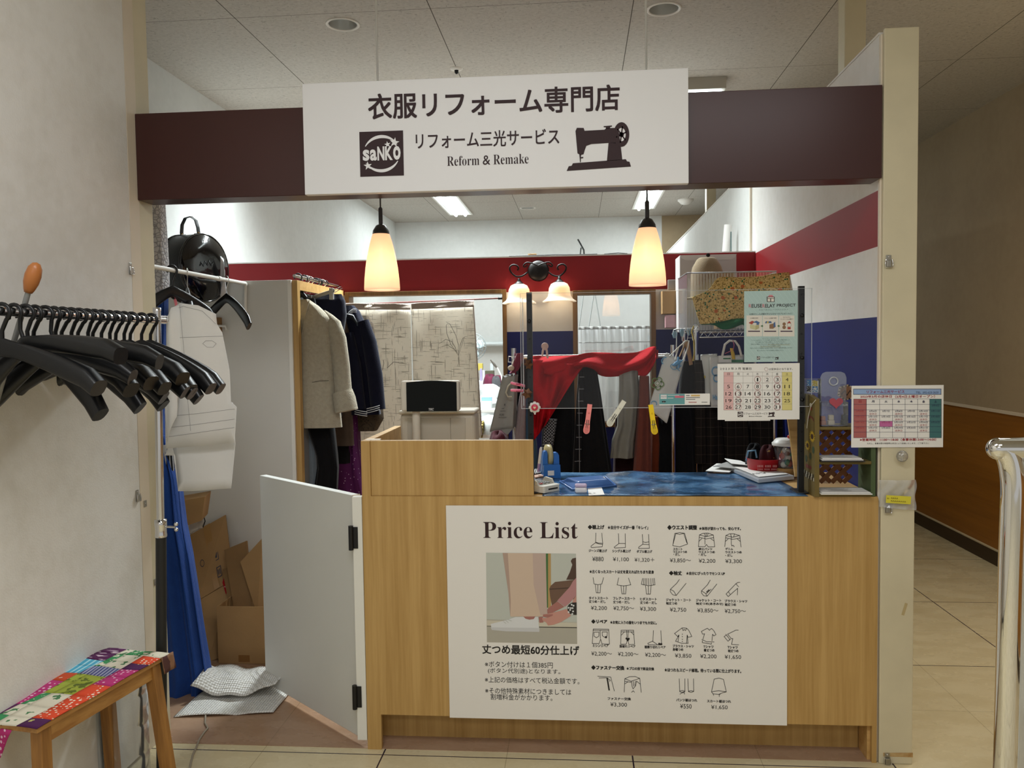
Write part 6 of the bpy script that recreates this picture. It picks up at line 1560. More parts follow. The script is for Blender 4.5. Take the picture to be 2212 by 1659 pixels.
rackg('blue_skirt', 'steel blue skirt hanging behind the left screen post', 'skirt', [(852, 1132, 1146, .5), (900, 1131, 1152), (960, 1131, 1160), (1075, 1130, 1168)], .03, fabric('steel blue cloth', '3b5367', .1), seed=34)
rackg('houndstooth_scarf', 'black and white houndstooth scarf below the red cloth', 'scarf', [(905, 1178, 1204, .5), (960, 1172, 1196), (1010, 1164, 1188), (1075, 1160, 1185)], -.02, HOUND, .02, 4, .005, 35)
rackg('black_skirt', 'plain black skirt below the red cloth behind the tape dispenser', 'skirt', [(800, 1180, 1240, .5), (900, 1172, 1242), (1075, 1166, 1240)], .05, BLACKC, seed=36)
rackg('tartan_skirt', 'black skirt with a white-lined tartan panel in the middle of the garment rack', 'skirt', [(790, 1250, 1288, .5), (850, 1246, 1298), (950, 1240, 1312), (1075, 1234, 1330)], .0, BLACKC, .05, 7, .010, 37)
mbx = MB(); sheet_from(mbx, [at(1253, 800, YR1 - .055), at(1262, 800, YR1 - .055), at(1254, 1022, YR1 - .07), at(1240, 1022, YR1 - .07)], 6, 20, .004, 4); single('tartan_scarf', mbx, TARTAN, 'narrow black tartan strip hanging at the front of the black skirt', 'cloth', solid=.003)
rackg('grey_satin_garment', 'grey satin garment hanging under the red cloth in front of the window', 'garment', [(795, 1338, 1378, .5), (850, 1336, 1382), (920, 1333, 1376), (950, 1322, 1372), (988, 1318, 1370)], -.01, mat('grey satin', '77766e', .4, var=.15, vs=9, bump=.3, bs=25), .04, 4, .012, 38)
rackg('terracotta_skirt', 'terracotta brown skirt beside the grey satin garment', 'skirt', [(812, 1381, 1402, .6), (870, 1378, 1404), (950, 1372, 1405), (1075, 1364, 1408)], -.02, fabric('terracotta cloth', '6d3a30', .12), .045, 4, .008, 39)
rackg('rust_skirt', 'rust orange skirt edge showing beside the terracotta skirt', 'skirt', [(900, 1405, 1422, .5), (960, 1404, 1428), (1075, 1402, 1424)], .05, fabric('rust cloth', '6b2f17', .15), .03, 3, .005, 40)
rackg('maroon_skirt', 'very dark maroon skirt behind the grey satin garment', 'skirt', [(880, 1330, 1368, .5), (1075, 1322, 1375)], .09, fabric('dark maroon cloth', '2a1316', .1), .03, 4, .006, 41)
rackg('long_black_skirt', 'wide black skirt at the right of the garment rack below the patterned paper bag', 'skirt', [(860, 1424, 1494, .5), (930, 1416, 1500), (1075, 1408, 1506)], .06, BLACKC, .045, 6, .008, 42)
for k, (rows, dy, sd, lb) in enumerate((([(870, 1502, 1552, .6), (940, 1498, 1560), (1075, 1494, 1570)], .10, 43, 'dark brown checked wool skirt hanging left below the calendar'), ([(868, 1556, 1612, .6), (940, 1552, 1618), (1075, 1548, 1624)], .14, 44, 'dark brown checked wool skirt hanging in the middle below the calendar'), ([(865, 1616, 1690, .6), (940, 1612, 1700), (1075, 1608, 1704)], .18, 45, 'dark brown checked wool coat hanging right below the calendar'))):
    rackg('checked_skirt' if k < 2 else 'checked_coat', lb, 'skirt' if k < 2 else 'coat', rows, dy, BCHK, .05, 5, .010, sd)

# grey paper bag on the left end of the rack
def bagmesh(tl, tr, br, bl_, Y, dep, seed, wave=.004):
    mbx = MB(); c = [at(*p_, Y) for p_ in (tl, tr, br, bl_)]
    sheet_from(mbx, c, 12, 14, wave, seed)
    back = [p_ + Vector((.01, dep, .004)) for p_ in c]; sheet_from(mbx, back[::1], 12, 14, wave, seed + 1)
    mid = lambda a, b_: a.lerp(b_, .5) + Vector((-.012, 0, 0))
    for a, b_ in ((0, 3), (1, 2)):
        s_ = -1 if a == 0 else 1
        f1, f2_ = c[a].lerp(back[a], .5) + Vector((-.012*s_, 0, 0)), c[b_].lerp(back[b_], .5) + Vector((-.012*s_, 0, 0))
        mbx.quad(c[a], f1, f2_, c[b_]); mbx.quad(f1, back[a], back[b_], f2_)
    mbx.quad(c[3], c[2], back[2], back[3])
    return mbx, c
GB = mat('grey paper bag', '8b8983', .6, var=.08, vs=8, bump=.2, bs=14)
mbx, c = bagmesh((1086, 812), (1112, 812), (1108, 925), (1058, 932), 1.12, .07, 51)
pb = thing('paper_bag', 'grey paper carrier bag hanging at the left end of the garment rack', 'bag', tuple(c[3].lerp(c[2], .5)))
build('body', mbx, GB, pb, solid=.0015)
build('gusset_base', MB().add([c[3], c[2], c[2] + Vector((-.02, -.03, -.025)), c[3] + Vector((.05, -.03, -.03))], [(0, 1, 2, 3)]), GB, pb, solid=.0015)
build('handle', MB().tube([at(1108, 824, 1.09), at(1098, 834, 1.09), at(1093, 848, 1.09), at(1097, 857, 1.09), at(1106, 857, 1.09)], .004, 8), mat('cream rope', 'b7b09c', .8), pb)
SB = Sheet(c[3].lerp(c[0], .0), (1, 0, 0), (c[0] - c[3]).normalized()); mbx = MB()
SB.v = (c[0] - c[3]).normalized(); SB.u = Vector((1, 0, 0)); SB.n = Vector((0, -1, 0))
SB.text(mbx, 'R30', .030, .082, w=.022, h=.010, lift=.007)
for x, y, w in ((.028, .105, .028), (.028, .072, .040), (.034, .118, .012)): SB.rect(mbx, x, y, x + w, y + .002, 0, .007)
SB.poly(mbx, [(.040, .135), (.048, .135), (.044, .146)], 0, .007)
build('printed_marks', mbx, mat('print ash', '4b4a48', .7), pb)
single('cream_ornament', MB().sphere(at(1104, 795, 1.13), .014, 14, 0, (1.2, .8, 1)).tube([at(1106, 788, 1.13), at(1110, 778, 1.15)], .003, 6), mat('cream felt', 'b9a996', .9), 'small cream felt ornament dangling at the left end of the garment rack', 'ornament')
heap('maroon_bag', 'dark maroon cloth bag low behind the counter box', 'bag', 1056, 1100, 934, 975, 1.0, fabric('dark maroon bag', '4a1a24', .15), 52, .08)

# pegs and ornaments near the left screen post
pk_ = thing('clothes_peg', 'pink clothes peg gripping the left edge of the acrylic screen sideways', 'clothes peg', tuple(at(1118, 838, YS - .02)))
PK = mat('peg pink', 'dd6f8a', .4)
for (a, b_, nm) in (((1103, 827), (1134, 834), 'jaw'), ((1103, 843), (1134, 844), 'jaw')):
    A1, B1 = at(*a, YS - .016), at(*b_, YS - .004)
    loft_m = loft(MB(), [(A1, Vector((0, .0045, 0)), Vector((0, 0, .004))), (A1.lerp(B1, .1), Vector((0, .007, 0)), Vector((0, 0, .0052))), (A1.lerp(B1, .6), Vector((0, .007, 0)), Vector((0, 0, .0055))), (B1, Vector((0, .005, 0)), Vector((0, 0, .005)))], 12)
    j_ = build(nm, loft_m, PK, pk_)
    build('slot', MB().box(A1.x + .02, A1.x + .036, A1.y - .0025, A1.y - .0005, A1.z - .006, A1.z - .002), mat('peg slot red', '8c3048', .6), j_)
build('spring', MB().tube([at(1126, 832, YS - .014), at(1126, 845, YS - .014)], .002, 8), STEEL, pk_)
wpk = thing('clothes_peg', 'pale pink clothes peg holding the red cloth on the garment rack', 'clothes peg', tuple(at(1178, 760, YR1 - .1)))
WP = mat('peg pale', 'cfaea6', .4)
build('head', MB().lathe([(.0001, .004), (.017, .004), (.018, 0), (.017, -.004), (.0001, -.004)], at(1177, 748, YR1 - .1), 20, 0, Matrix.Rotation(PI/2, 3, 'X')), WP, wpk)
for a in ((1173, 757, 1171, 770), (1181, 757, 1183, 774)): build('jaw', MB().tube([at(1177, 750, YR1 - .1), at(a[0], a[1], YR1 - .1), at(a[2], a[3], YR1 - .1)], [.008, .0055, .0045], 10), WP, wpk)
for k, (px, py, lb) in enumerate(((1141, 787, 'upper crumpled bronze foil star tied to the left screen post'), (1139, 850, 'lower crumpled bronze foil star tied to the left screen post'))):
    c_ = at(px, py, .045); r = random.Random(60 + k); mbx = MB(); pts = []
    for i in range(12):
        a = i*PI/6 + .2*k; rr = (.020 if i % 2 == 0 else .0125)*r.uniform(.85, 1.15); pts.append(Vector((rr*math.cos(a), r.uniform(-.004, .004), rr*math.sin(a)*1.1)))
    V = [c_ + p_ for p_ in pts] + [c_ + Vector((0, -.009, 0)), c_ + Vector((0, .006, 0))]
    mbx.add(V, [(i, (i + 1) % 12, 12) for i in range(12)] + [((i + 1) % 12, i, 13) for i in range(12)])
    single('star_ornament', mbx, mat('bronze foil', '7d5a45', .3, .7, var=.4, vs=60), lb, 'ornament', 'bronze stars on the screen post')
c_ = at(1155, 880, .045)
fm_ = thing('flower_magnet', 'white flower badge with a pink heart centre on the left screen post', 'badge', tuple(c_))
mbx = MB()
for i in range(8): mbx.lathe([(.0001, .004), (.0062, .0035), (.0075, 0)], c_ + Vector((.0145*math.cos(i*PI/4), 0, .0145*math.sin(i*PI/4))), 12, 0, RX)
mbx.lathe([(.0001, .005), (.016, .005), (.017, 0)], c_, 24, 0, RX).tube([c_ + Vector((0, 0, -.018)), c_ + Vector((.001, 0, -.026))], .003, 8)
build('petals', mbx, mat('badge white', 'd8d2cd', .4), fm_)
build('centre', MB().lathe([(.0001, .0085), (.010, .008), (.0125, .005)], c_, 22, 0, RX), mat('badge pink', 'c0354e', .4), fm_)
SF = Sheet(c_ + Vector((0, -.0090, -.001))); mbx = MB(); SF.poly(mbx, [(0, -.005), (.005, .001), (.004, .004), (.002, .0045), (0, .0025), (-.002, .0045), (-.004, .004), (-.005, .001)]); build('heart', mbx, mat('badge heart', 'd8c6a0', .5), fm_)

# ------------------------------------------------------------------ wire shelf with boxes at the back right
YSH = 1.28
zs_ = at(1560, 722, YSH).z; x0, x1 = at(1503, 720, YSH).x, .99
ws = thing('wire_shelf', 'chrome wire shelf unit in the back right corner', 'shelf', ((x0 + x1)/2, 1.5, 0))
for x in (x0, x1):
    for y in (YSH, 1.72):
        build('post', MB().tube([(x, y, 0), (x, y, zs_ + .05)], .0125, 14), CHROME, ws)
        build('post_collar', MB().lathe([(.017, -.03), (.02, .0), (.02, .03), (.017, .045), (.0001, .045)], (x, y, zs_), 14), CHROME, ws)
for zz_ in (zs_, .15):
    w = MB()
    for y in (YSH, 1.72): w.tube([(x0, y, zz_ + .012), (x1, y, zz_ + .012)], .0035, 6).tube([(x0, y, zz_ - .014), (x1, y, zz_ - .014)], .0035, 6)
    for k in range(17):
        t = k/16; xx = x0 + (x1 - x0)*t; w.tube([(xx, YSH, zz_ + .016), (xx, 1.72, zz_ + .016)], .002, 5)
    n_ = 10
    for k in range(n_): w.tube([(x0 + (x1 - x0)*k/n_, YSH, zz_ + .012), (x0 + (x1 - x0)*(k + .5)/n_, YSH, zz_ - .014), (x0 + (x1 - x0)*(k + 1)/n_, YSH, zz_ + .012)], .0025, 5)
    build('wire_deck', w, CHROME, ws)
CLR = glass('clear corrugated plastic', (.95, .96, .97, 1), .10, .08, haze=.14)
zf = zs_ + .02; bx0, bx1 = at(1484, 640, 1.25).x, at(1672, 575, 1.30).x; ztb = at(1484, 590, 1.25).z
cbx = thing('clear_box', 'large clear corrugated plastic box on the wire shelf', 'box', ((bx0 + bx1)/2, 1.4, zf))
mbx = MB(); n_ = 60
for k in range(n_):
    a = bx0 + (bx1 - bx0)*k/n_; b_ = bx0 + (bx1 - bx0)*(k + 1)/n_; dy = .003 if k % 2 else 0
    mbx.quad((a, 1.25 + dy, zf), (b_, 1.25 + .003 - dy, zf), (b_, 1.25 + .003 - dy, ztb), (a, 1.25 + dy, ztb))
mbx.quad((bx0, 1.25, zf), (bx0, 1.6, zf), (bx0, 1.6, ztb), (bx0, 1.25, ztb)); mbx.quad((bx1, 1.25, zf), (bx1, 1.6, zf), (bx1, 1.6, ztb), (bx1, 1.25, ztb)); mbx.quad((bx0, 1.6, zf), (bx1, 1.6, zf), (bx1, 1.6, ztb), (bx0, 1.6, ztb)); mbx.quad((bx0, 1.25, zf), (bx1, 1.25, zf), (bx1, 1.6, zf), (bx0, 1.6, zf))
build('walls', mbx, CLR, cbx)
build('rim', MB().tube([(bx0, 1.6, ztb), (bx0, 1.249, ztb), (bx1, 1.249, ztb)], .0035, 6), glass('rim clear', (.7, .76, .9, 1), .25, haze=.3), cbx)
SX = Sheet((bx0, 1.249, zf)); mbx = MB(); SX.text(mbx, 'B', .075, .12, w=.03, h=.05, fat=.0015); build('printed_letter', mbx, mat('print blue ink', '24307c', .5), cbx)
# white box with a flap behind
a = at(1466, 605, 1.75); b_ = at(1587, 551, 1.75)
wbx = thing('white_carton', 'flat white carton with a tuck flap standing behind the clear box', 'box', ((a.x + b_.x)/2, 1.82, zf))
build('body', MB().box(a.x, b_.x, 1.70, 1.90, zf, b_.z), mat('carton white', 'c9c4c2', .6), wbx, bevel=.003)
fw = b_.x - a.x; fl_ = [(.0, 0), (.01, -.018), (.03, -.03), (fw - .03, -.03), (fw - .01, -.018), (fw, 0)]
build('flap', MB().prism([(a.x + .002 + x*.995, b_.z + z) for x, z in fl_], .003, Matrix(((1, 0, 0, 0), (0, 0, 1, 1.695), (0, 1, 0, 0), (0, 0, 0, 1)))), mat('carton flap', 'd3cfcd', .6), wbx, bevel=.001)
build('thumb_notch', MB().lathe([(.0001, .001), (.011, .001), (.011, 0)], ((a.x + b_.x)/2, 1.695, b_.z - .003), 18, 0, RX), mat('hole black', '', 0), wbx)
ht = thing('felt_hat', 'beige felt hat crown lying in the clear box below the white carton', 'hat', tuple(at(1527, 590, 1.45)))
hc = at(1527, 592, 1.45); hz = at(1527, 557, 1.45).z - hc.z
build('crown', MB().lathe([(.085, -.12), (.083, .0), (.074, hz*.45), (.052, hz*.9), (.04, hz), (.0001, hz*.97)], hc, 30), fabric('beige felt', 'a8957a', .1), ht)
build('brim', MB().lathe([(.086, -.118), (.115, -.125), (.125, -.128), (.115, -.13), (.085, -.124)], hc, 30), fabric('beige felt', '', 0), ht)
a = at(1549, 600, 1.4); b_ = at(1585, 588, 1.4); single('brown_carton', MB().box(a.x, b_.x, 1.38, 1.5, zf + .01, b_.z), KRAFT, 'small brown carton inside the clear box behind the floral cloth', 'box', bevel=.002)
# floral cloth draped over the box front, green cloth under it
m, N, L, b, obj, xyz = new_mat('yellow floral print', .85, .2)
v = N.new('ShaderNodeTexVoronoi'); v.inputs['Scale'].default_value = 95; L.new(obj, v.inputs['Vector']); v2 = N.new('ShaderNodeTexVoronoi'); v2.inputs['Scale'].default_value = 40; L.new(obj, v2.inputs['Vector'])
n1 = noise(N, L, obj, 130, 3)
c = ramp(N, L, n1, [(.36, '7d673a'), (.48, 'dcbc74'), (.66, 'ead193')])
sep = N.new('ShaderNodeSeparateColor'); L.new(v.outputs['Color'], sep.inputs[0])
c = mixc(N, L, math_node(N, L, 'MULTIPLY', math_node(N, L, 'GREATER_THAN', sep.outputs[0], .88), math_node(N, L, 'LESS_THAN', v.outputs['Distance'], .42)), c, lin('1f6a48'))
sep2 = N.new('ShaderNodeSeparateColor'); L.new(v2.outputs['Color'], sep2.inputs[0])
c = mixc(N, L, math_node(N, L, 'MULTIPLY', math_node(N, L, 'GREATER_THAN', sep2.outputs[1], .94), math_node(N, L, 'LESS_THAN', v2.outputs['Distance'], .4)), c, lin('c8723f'))
L.new(c, b.inputs['Base Color']); FLOR = m
YFC = 1.215
def cloth_poly(pts_top, pts_bot, Y, m_, name, label, cat, amp=.008, seed=0, par=None):
    T1, B1 = smooth_pts(pts_top, 5), smooth_pts(pts_bot, 5)
    def fn(u, v):
        def ev(P):
            i = u*(len(P) - 1); k = min(int(i), len(P) - 2); return Vector(P[k]).lerp(Vector(P[k + 1]), i - k)
        q_ = ev(T1).lerp(ev(B1), v); P = at(q_.x, q_.y, Y)
        P.y -= amp*math.sin(13*u + 3*v + seed) + amp*.6*math.sin(7*v + 5*u); return P
    mbx = MB(); mbx.grid(fn, 40, 16); return single(name, mbx, m_, label, cat, solid=.003)
cloth_poly([(1494, 642), (1530, 626), (1552, 600), (1592, 599), (1640, 597), (1672, 591), (1712, 588), (1719, 600)], [(1512, 700), (1535, 699), (1560, 694), (1590, 688), (1615, 688), (1650, 690), (1690, 690), (1722, 688)], YFC, FLOR, 'floral_cloth', 'yellow floral cloth draped over the front of the clear box', 'cloth', .006, 1)
cloth_poly([(1512, 698), (1545, 694), (1580, 688), (1608, 686)], [(1516, 701), (1542, 702), (1566, 712), (1606, 700)], YFC + .02, fabric('green felt', '1e6a45', .15), 'green_cloth', 'green cloth corner hanging below the floral cloth', 'cloth', .006, 2)
cloth_poly([(1605, 690), (1650, 690), (1690, 690), (1722, 690)], [(1605, 702), (1650, 708), (1690, 706), (1722, 704)], YFC + .025, fabric('green felt', '', 0), 'green_cloth', 'green cloth edge under the floral cloth behind the teal poster', 'cloth', .004, 3)
# small packs on the back wall
for nm, lb, ct_, (xx0, xx1, yy0, yy1), Y, dp, m_ in (('kraft_box', 'small kraft paper box fixed on the back wall beside the window', 'box', (1431, 1470, 627, 678), 1.88, .10, KRAFT), ('grey_cap_box', 'small grey hook card above the kraft paper box', 'card', (1443, 1460, 604, 626), 1.93, .02, mat('grey card', '8f8a86', .6)), ('pink_pack', 'clear pack of pink tissue below the kraft paper box', 'package', (1438, 1474, 680, 708), 1.88, .06, mat('pink pack', 'c99ba0', .3, var=.2, vs=20)), ('white_label', 'narrow white paper label hanging beside the kraft paper box', 'label', (1462, 1468, 616, 656), 1.86, .002, PAPERW)):
    a = at(xx0, yy1, Y); b_ = at(xx1, yy0, Y); single(nm, MB().box(a.x, b_.x, Y, Y + dp, a.z, b_.z), m_, lb, ct_, bevel=.002)
# little light blue clips on a side wire
wr0 = at(1452, 716, 1.3)
single('side_wire', MB().tube([at(1452, 722, 1.3), at(1456, 712, 1.28), at(1502, 708, YSH)], .003, 8).tube([at(1462, 712, 1.3), at(1460, 850, 1.3)], .004, 8), CHROME, 'thin chrome side wire with light blue clips left of the wire shelf', 'wire')
for k, (px, py) in enumerate(((1457, 722), (1473, 718), (1488, 716))):
    p = at(px, py, 1.27); single('blue_clip', loft(MB(), [(p + Vector((0, 0, .016)), Vector((.006, 0, 0)), Vector((0, .004, 0))), (p, Vector((.011, 0, 0)), Vector((0, .006, 0))), (p - Vector((0, 0, .02)), Vector((.006, 0, 0)), Vector((0, .004, 0)))], 12), mat('light blue clip', '86a9bb', .4), ('leftmost light blue clip on the side wire', 'middle light blue clip on the side wire', 'rightmost light blue clip on the side wire, next to the shelf post')[k], 'clip', 'light blue clips')
single('yellow_strap', MB().tube([at(1499, 704, 1.22), at(1494, 716, 1.21), at(1499, 735, 1.21), at(1500, 762, 1.21), at(1497, 780, 1.21)], .0035, 6), mat('yellow cord', 'a8913c', .7), 'yellow cord looped over the wire shelf corner', 'cord')
hgw = thing('wooden_hanger', 'brown wooden hanger carrying a dark garment below the side wire', 'coat hanger', tuple(at(1484, 780, 1.25)))
build('arm', loft(MB(), [(at(1466, 775, 1.25), Vector((0, .01, 0)), Vector((.006, 0, .008))), (at(1480, 745, 1.25), Vector((0, .011, 0)), Vector((.010, 0, .008))), (at(1484, 738, 1.25), Vector((0, .01, 0)), Vector((.012, 0, 0)))], 12), FRAME, hgw)
build('arm', loft(MB(), [(at(1484, 738, 1.24), Vector((0, .01, 0)), Vector((.012, 0, 0))), (at(1489, 765, 1.24), Vector((0, .011, 0)), Vector((.010, 0, .004))), (at(1493, 788, 1.24), Vector((0, .01, 0)), Vector((.009, 0, .003)))], 12), mat('pale hanger wood', '9a7656', .5), hgw)
build('hook', MB().tube([at(1484, 738, 1.25), at(1487, 722, 1.25), at(1486, 714, 1.25), at(1480, 712, 1.25)], .0022, 8), CHROME, hgw)
rackg('dark_coat', 'dark charcoal coat on the wooden hanger between the paper bags', 'coat', [(780, 1474, 1500, .5), (810, 1468, 1506), (900, 1462, 1510), (1000, 1460, 1514)], .07, BLACKC, .03, 3, .004, 53)
rackg('grey_checked_coat', 'dark grey checked coat hanging right of the charcoal coat', 'coat', [(778, 1500, 1516, .5), (820, 1500, 1522), (900, 1500, 1524), (1000, 1500, 1526)], .05, BCHK, .03, 3, .004, 54)

# paper bag with fish and flower print
BW = mat('bag white paper', 'cfd0cb', .55, var=.04, vs=8, bump=.12, bs=18)
YB1 = 1.08
mbx, c = bagmesh((1437, 764), (1476, 783), (1440, 914), (1401, 882), YB1, .05, 55, .003)
fb = thing('paper_bag', 'white paper carrier bag with blue fish and green flower print, hanging tilted', 'bag', tuple(c[3].lerp(c[2], .5)))
build('body', mbx, BW, fb, solid=.0012)
rope = mat('white rope', 'd6d3c9', .8)
for o_ in (0, 1): build('handle', MB().tube([at(1446 + 12*o_, 770 + 8*o_, YB1 - .006), at(1466, 750, YB1 + .03), at(1482, 736, YB1 + .06), at(1488, 736, YB1 + .07), at(1486, 750, YB1 + .04), at(1474 + 2*o_, 782, YB1 + .0)], .003, 8), rope, fb)
u_ = (c[1] - c[0]).normalized(); v_ = (c[0] - c[3]); v_ = (v_ - u_*v_.dot(u_)).normalized()
SG = Sheet(c[3] + Vector((0, -.009, 0)), u_, v_); mbx = MB()
lc_ = lambda px, py: ((at(px, py, YB1) - c[3]).dot(SG.u), (at(px, py, YB1) - c[3]).dot(SG.v))
fx_, fy_ = lc_(1420, 828)
for i in range(5): SG.ring(mbx, fx_ + .018*math.cos(i*1.257 + .3), fy_ + .018*math.sin(i*1.257 + .3), .0125, .0045, 0, .001, 16)
SG.disc(mbx, fx_, fy_, .014, 2, .0015); SG.ring(mbx, fx_, fy_, .009, .003, 0, .002, 16)
fx_, fy_ = lc_(1455, 792)
SG.ring(mbx, fx_, fy_, .016, .004, 1, .001, 20, .75); SG.line(mbx, [(fx_ + .014, fy_), (fx_ + .03, fy_ + .02)], .004, 1, .0012); SG.line(mbx, [(fx_ + .014, fy_), (fx_ + .034, fy_ - .006)], .004, 1, .0012); SG.disc(mbx, fx_ - .006, fy_ + .004, .002, 1, .0014)
fx_, fy_ = lc_(1437, 780); SG.ring(mbx, fx_, fy_, .018, .005, 1, .001, 12, 1.0, 100, 260); fx_, fy_ = lc_(1412, 872); SG.ring(mbx, fx_, fy_, .014, .004, 1, .001, 14, 1, 0, 200)
build('printed_pattern', mbx, [mat('print leaf green', '6c8a4c', .6), mat('print fish blue', '6aa0c4', .6), mat('bag white paper', '', 0)], fb)
whale = MB(); p = at(1464, 784, YB1 - .03)
loft(whale, [(p + Vector((-.026, 0, -.012)), Vector((0, .003, 0)), Vector((0, 0, .003))), (p + Vector((-.01, 0, -.004)), Vector((0, .005, 0)), Vector((0, 0, .011))), (p + Vector((.008, 0, .004)), Vector((0, .005, 0)), Vector((0, 0, .009))), (p + Vector((.024, 0, .012)), Vector((0, .003, 0)), Vector((0, 0, .003)))], 12)
whale.tube([p + Vector((0, 0, 0)), p + Vector((.004, 0, .03))], .005, 8).tube([p + Vector((.008, 0, 0)), p + Vector((.004, 0, -.026))], .005, 8)
single('blue_clip', whale, mat('sky blue clip', '5b93bd', .4), 'sky blue bird-shaped clip on the tilted paper bag handle', 'clip')
# white bags under the wire shelf
YB2 = 1.26
mbx, c = bagmesh((1513, 768), (1549, 766), (1548, 868), (1518, 868), YB2 - .02, .06, 57, .003)
w1 = thing('paper_bag', 'plain white paper bag with a yellow dot under the wire shelf', 'bag', tuple(c[3].lerp(c[2], .5)))
build('body', mbx, BW, w1, solid=.0012)
S1 = Sheet(at(1520, 868, YB2 - .028)); mbx = MB(); S1.disc(mbx, .002, .125, .008, 0, .002, 16); build('printed_dot', mbx, mat('print dot yellow', 'cdb65a', .6), w1)
mbx, c = bagmesh((1533, 772), (1606, 768), (1606, 880), (1536, 880), YB2 - .05, .05, 58, .003)
w2_ = thing('paper_bag', 'white shopping bag with blue flower print behind the calendar', 'bag', tuple(c[3].lerp(c[2], .5)))
build('body', mbx, BW, w2_, solid=.0012)
build('handle', MB().tube([at(1560, 770, YB2 - .06), at(1566, 744, YB2 - .05), at(1576, 736, YB2 - .04), at(1588, 737, YB2 - .04), at(1596, 748, YB2 - .05), at(1602, 770, YB2 - .06)], .006, 8, 0, False, .4), rope, w2_)
S1 = Sheet(at(1536, 880, YB2 - .058)); mbx = MB(); k = lambda px, py: (at(px, py, YB2 - .058).x - S1.o.x, at(px, py, YB2 - .058).z - S1.o.z)
a = k(1546, 802); S1.ring(mbx, a[0], a[1], .018, .0055, 0, .002, 16, 1.2, 60, 300); S1.ring(mbx, a[0] + .004, a[1] - .035, .014, .0055, 0, .002, 14, 1.2, 90, 300)
S1.text(mbx, 'Ha', k(1540, 864)[0], k(1540, 863)[1], w=.022, h=.024, fat=.0007, lift=.002)
S1.rect(mbx, *k(1580, 783), *k(1606, 777), 1, .002); S1.rect(mbx, *k(1552, 783), *k(1580, 768), 2, .002); S1.rect(mbx, k(1562, 776)[0], k(1562, 776)[1], k(1578, 776)[0], k(1578, 773)[1], 1, .003)
build('printed_pattern', mbx, [mat('print fish blue', '', 0), mat('print shop green', '3f7a58', .6), mat('print pale card', 'd9dad6', .6)], w2_)
yp_ = thing('clothes_peg', 'small yellow clothes peg hanging on a yellow string by the white shopping bag', 'clothes peg', tuple(at(1583, 765, YB2 - .08)))
build('jaw', loft(MB(), [(at(1580, 752, YB2 - .08), Vector((.007, 0, 0)), Vector((0, .006, 0))), (at(1583, 764, YB2 - .08), Vector((.009, 0, 0)), Vector((0, .007, 0))), (at(1585, 776, YB2 - .08), Vector((.008, 0, 0)), Vector((0, .006, 0)))], 12), mat('peg gold', 'c2a030', .4), yp_)
build('string', MB().tube([at(1583, 735, YB2 - .06), at(1586, 745, YB2 - .08), at(1584, 756, YB2 - .085), at(1566, 764, YB2 - .08)], .002, 6), mat('pink yellow string', 'a8506a', .7), yp_)
# ------------------------------------------------------------------ things on the counter
def zc_(px, py, z=ZC): return atz(px, py, z)
m, N, L, b, obj, xyz = new_mat('blue vinyl mat', .12, .6)
n1 = noise(N, L, obj, 7, 4); n2 = noise(N, L, obj, 11, 3)
L.new(ramp(N, L, n1, [(.36, '2b4056'), (.5, '40658c'), (.64, '6b93b8')]), b.inputs['Base Color'])
bump_into(N, L, b, math_node(N, L, 'ADD', n1, n2), .22, .02); VINYL = m
mtl = MB()
mxa = zc_(1172, 1070).x; mxb = zc_(1712, 1062).x
mtl.grid(lambda u, v: Vector((mxa + (mxb - mxa)*u + (.03*(1 - v) if u > .99 else 0), .004 + .53*v, ZC + .0015 + .0022*abs(math.sin(7*u + 5*v)*math.sin(11*v + 3*u)) + (.010*math.exp(-((u - .40)/.07)**2 - ((v - .93)/.1)**2)))), 60, 30)
single('vinyl_mat', mtl, VINYL, 'glossy blue vinyl mat covering the counter top', 'mat', solid=.001)

# card terminal
a = zc_(1184, 1066.5); b_ = zc_(1224, 1059); c = zc_(1190, 1036); d = zc_(1150, 1048)
ex = (b_ - a).normalized(); ey = Vector((-ex.y, ex.x, 0)); wt = .058
tm = thing('card_terminal', 'off-white card payment terminal on the counter next to the raised box', 'card terminal', tuple(a + ex*.03 + ey*.07))
TT = Matrix(((ex.x, ey.x, 0, a.x), (ex.y, ey.y, 0, a.y), (0, 0, 1, ZC + .0045), (0, 0, 0, 1)))
TW = mat('terminal white', 'c9c6bb', .45)
build('body', MB().prism([(-.02, 0), (.062, 0), (.066, .02), (.066, .135), (.055, .15), (-.015, .15), (-.024, .135), (-.024, .02)], .024, TT), TW, tm, bevel=.006, seg=3)
build('keypad_bed', MB().box(-.014, .056, .03, .085, .024, .027, 0, TT), mat('terminal shade', 'a9a79d', .5), tm, bevel=.002)
for s_ in (-.022, .056): build('side_guard', MB().prism([(.03, 0), (.04, .016), (.075, .02), (.09, 0)], .008, TT @ Matrix.Translation((s_ + .0, 0, .024)) @ Matrix(((0, 0, 1, 0), (1, 0, 0, 0), (0, 1, 0, 0), (0, 0, 0, 1)))), TW, tm, bevel=.002)
for i in range(3):
    for j in range(4): build('key', MB().box(-.008 + i*.02, .006 + i*.02, .033 + j*.012, .041 + j*.012, .027, .031, 0, TT), mat('key red', '9a3d3f', .5) if (i, j) == (0, 0) else mat('key grey', '7d7f7c', .5), tm, bevel=.001)
build('card_slot', MB().box(.002, .05, -.001, .004, .009, .014, 0, TT), mat('hole black', '', 0), tm)
build('screen', MB().box(-.012, .054, .095, .14, .0245, .026, 0, TT), mat('dark screen', '', 0), tm, bevel=.001)
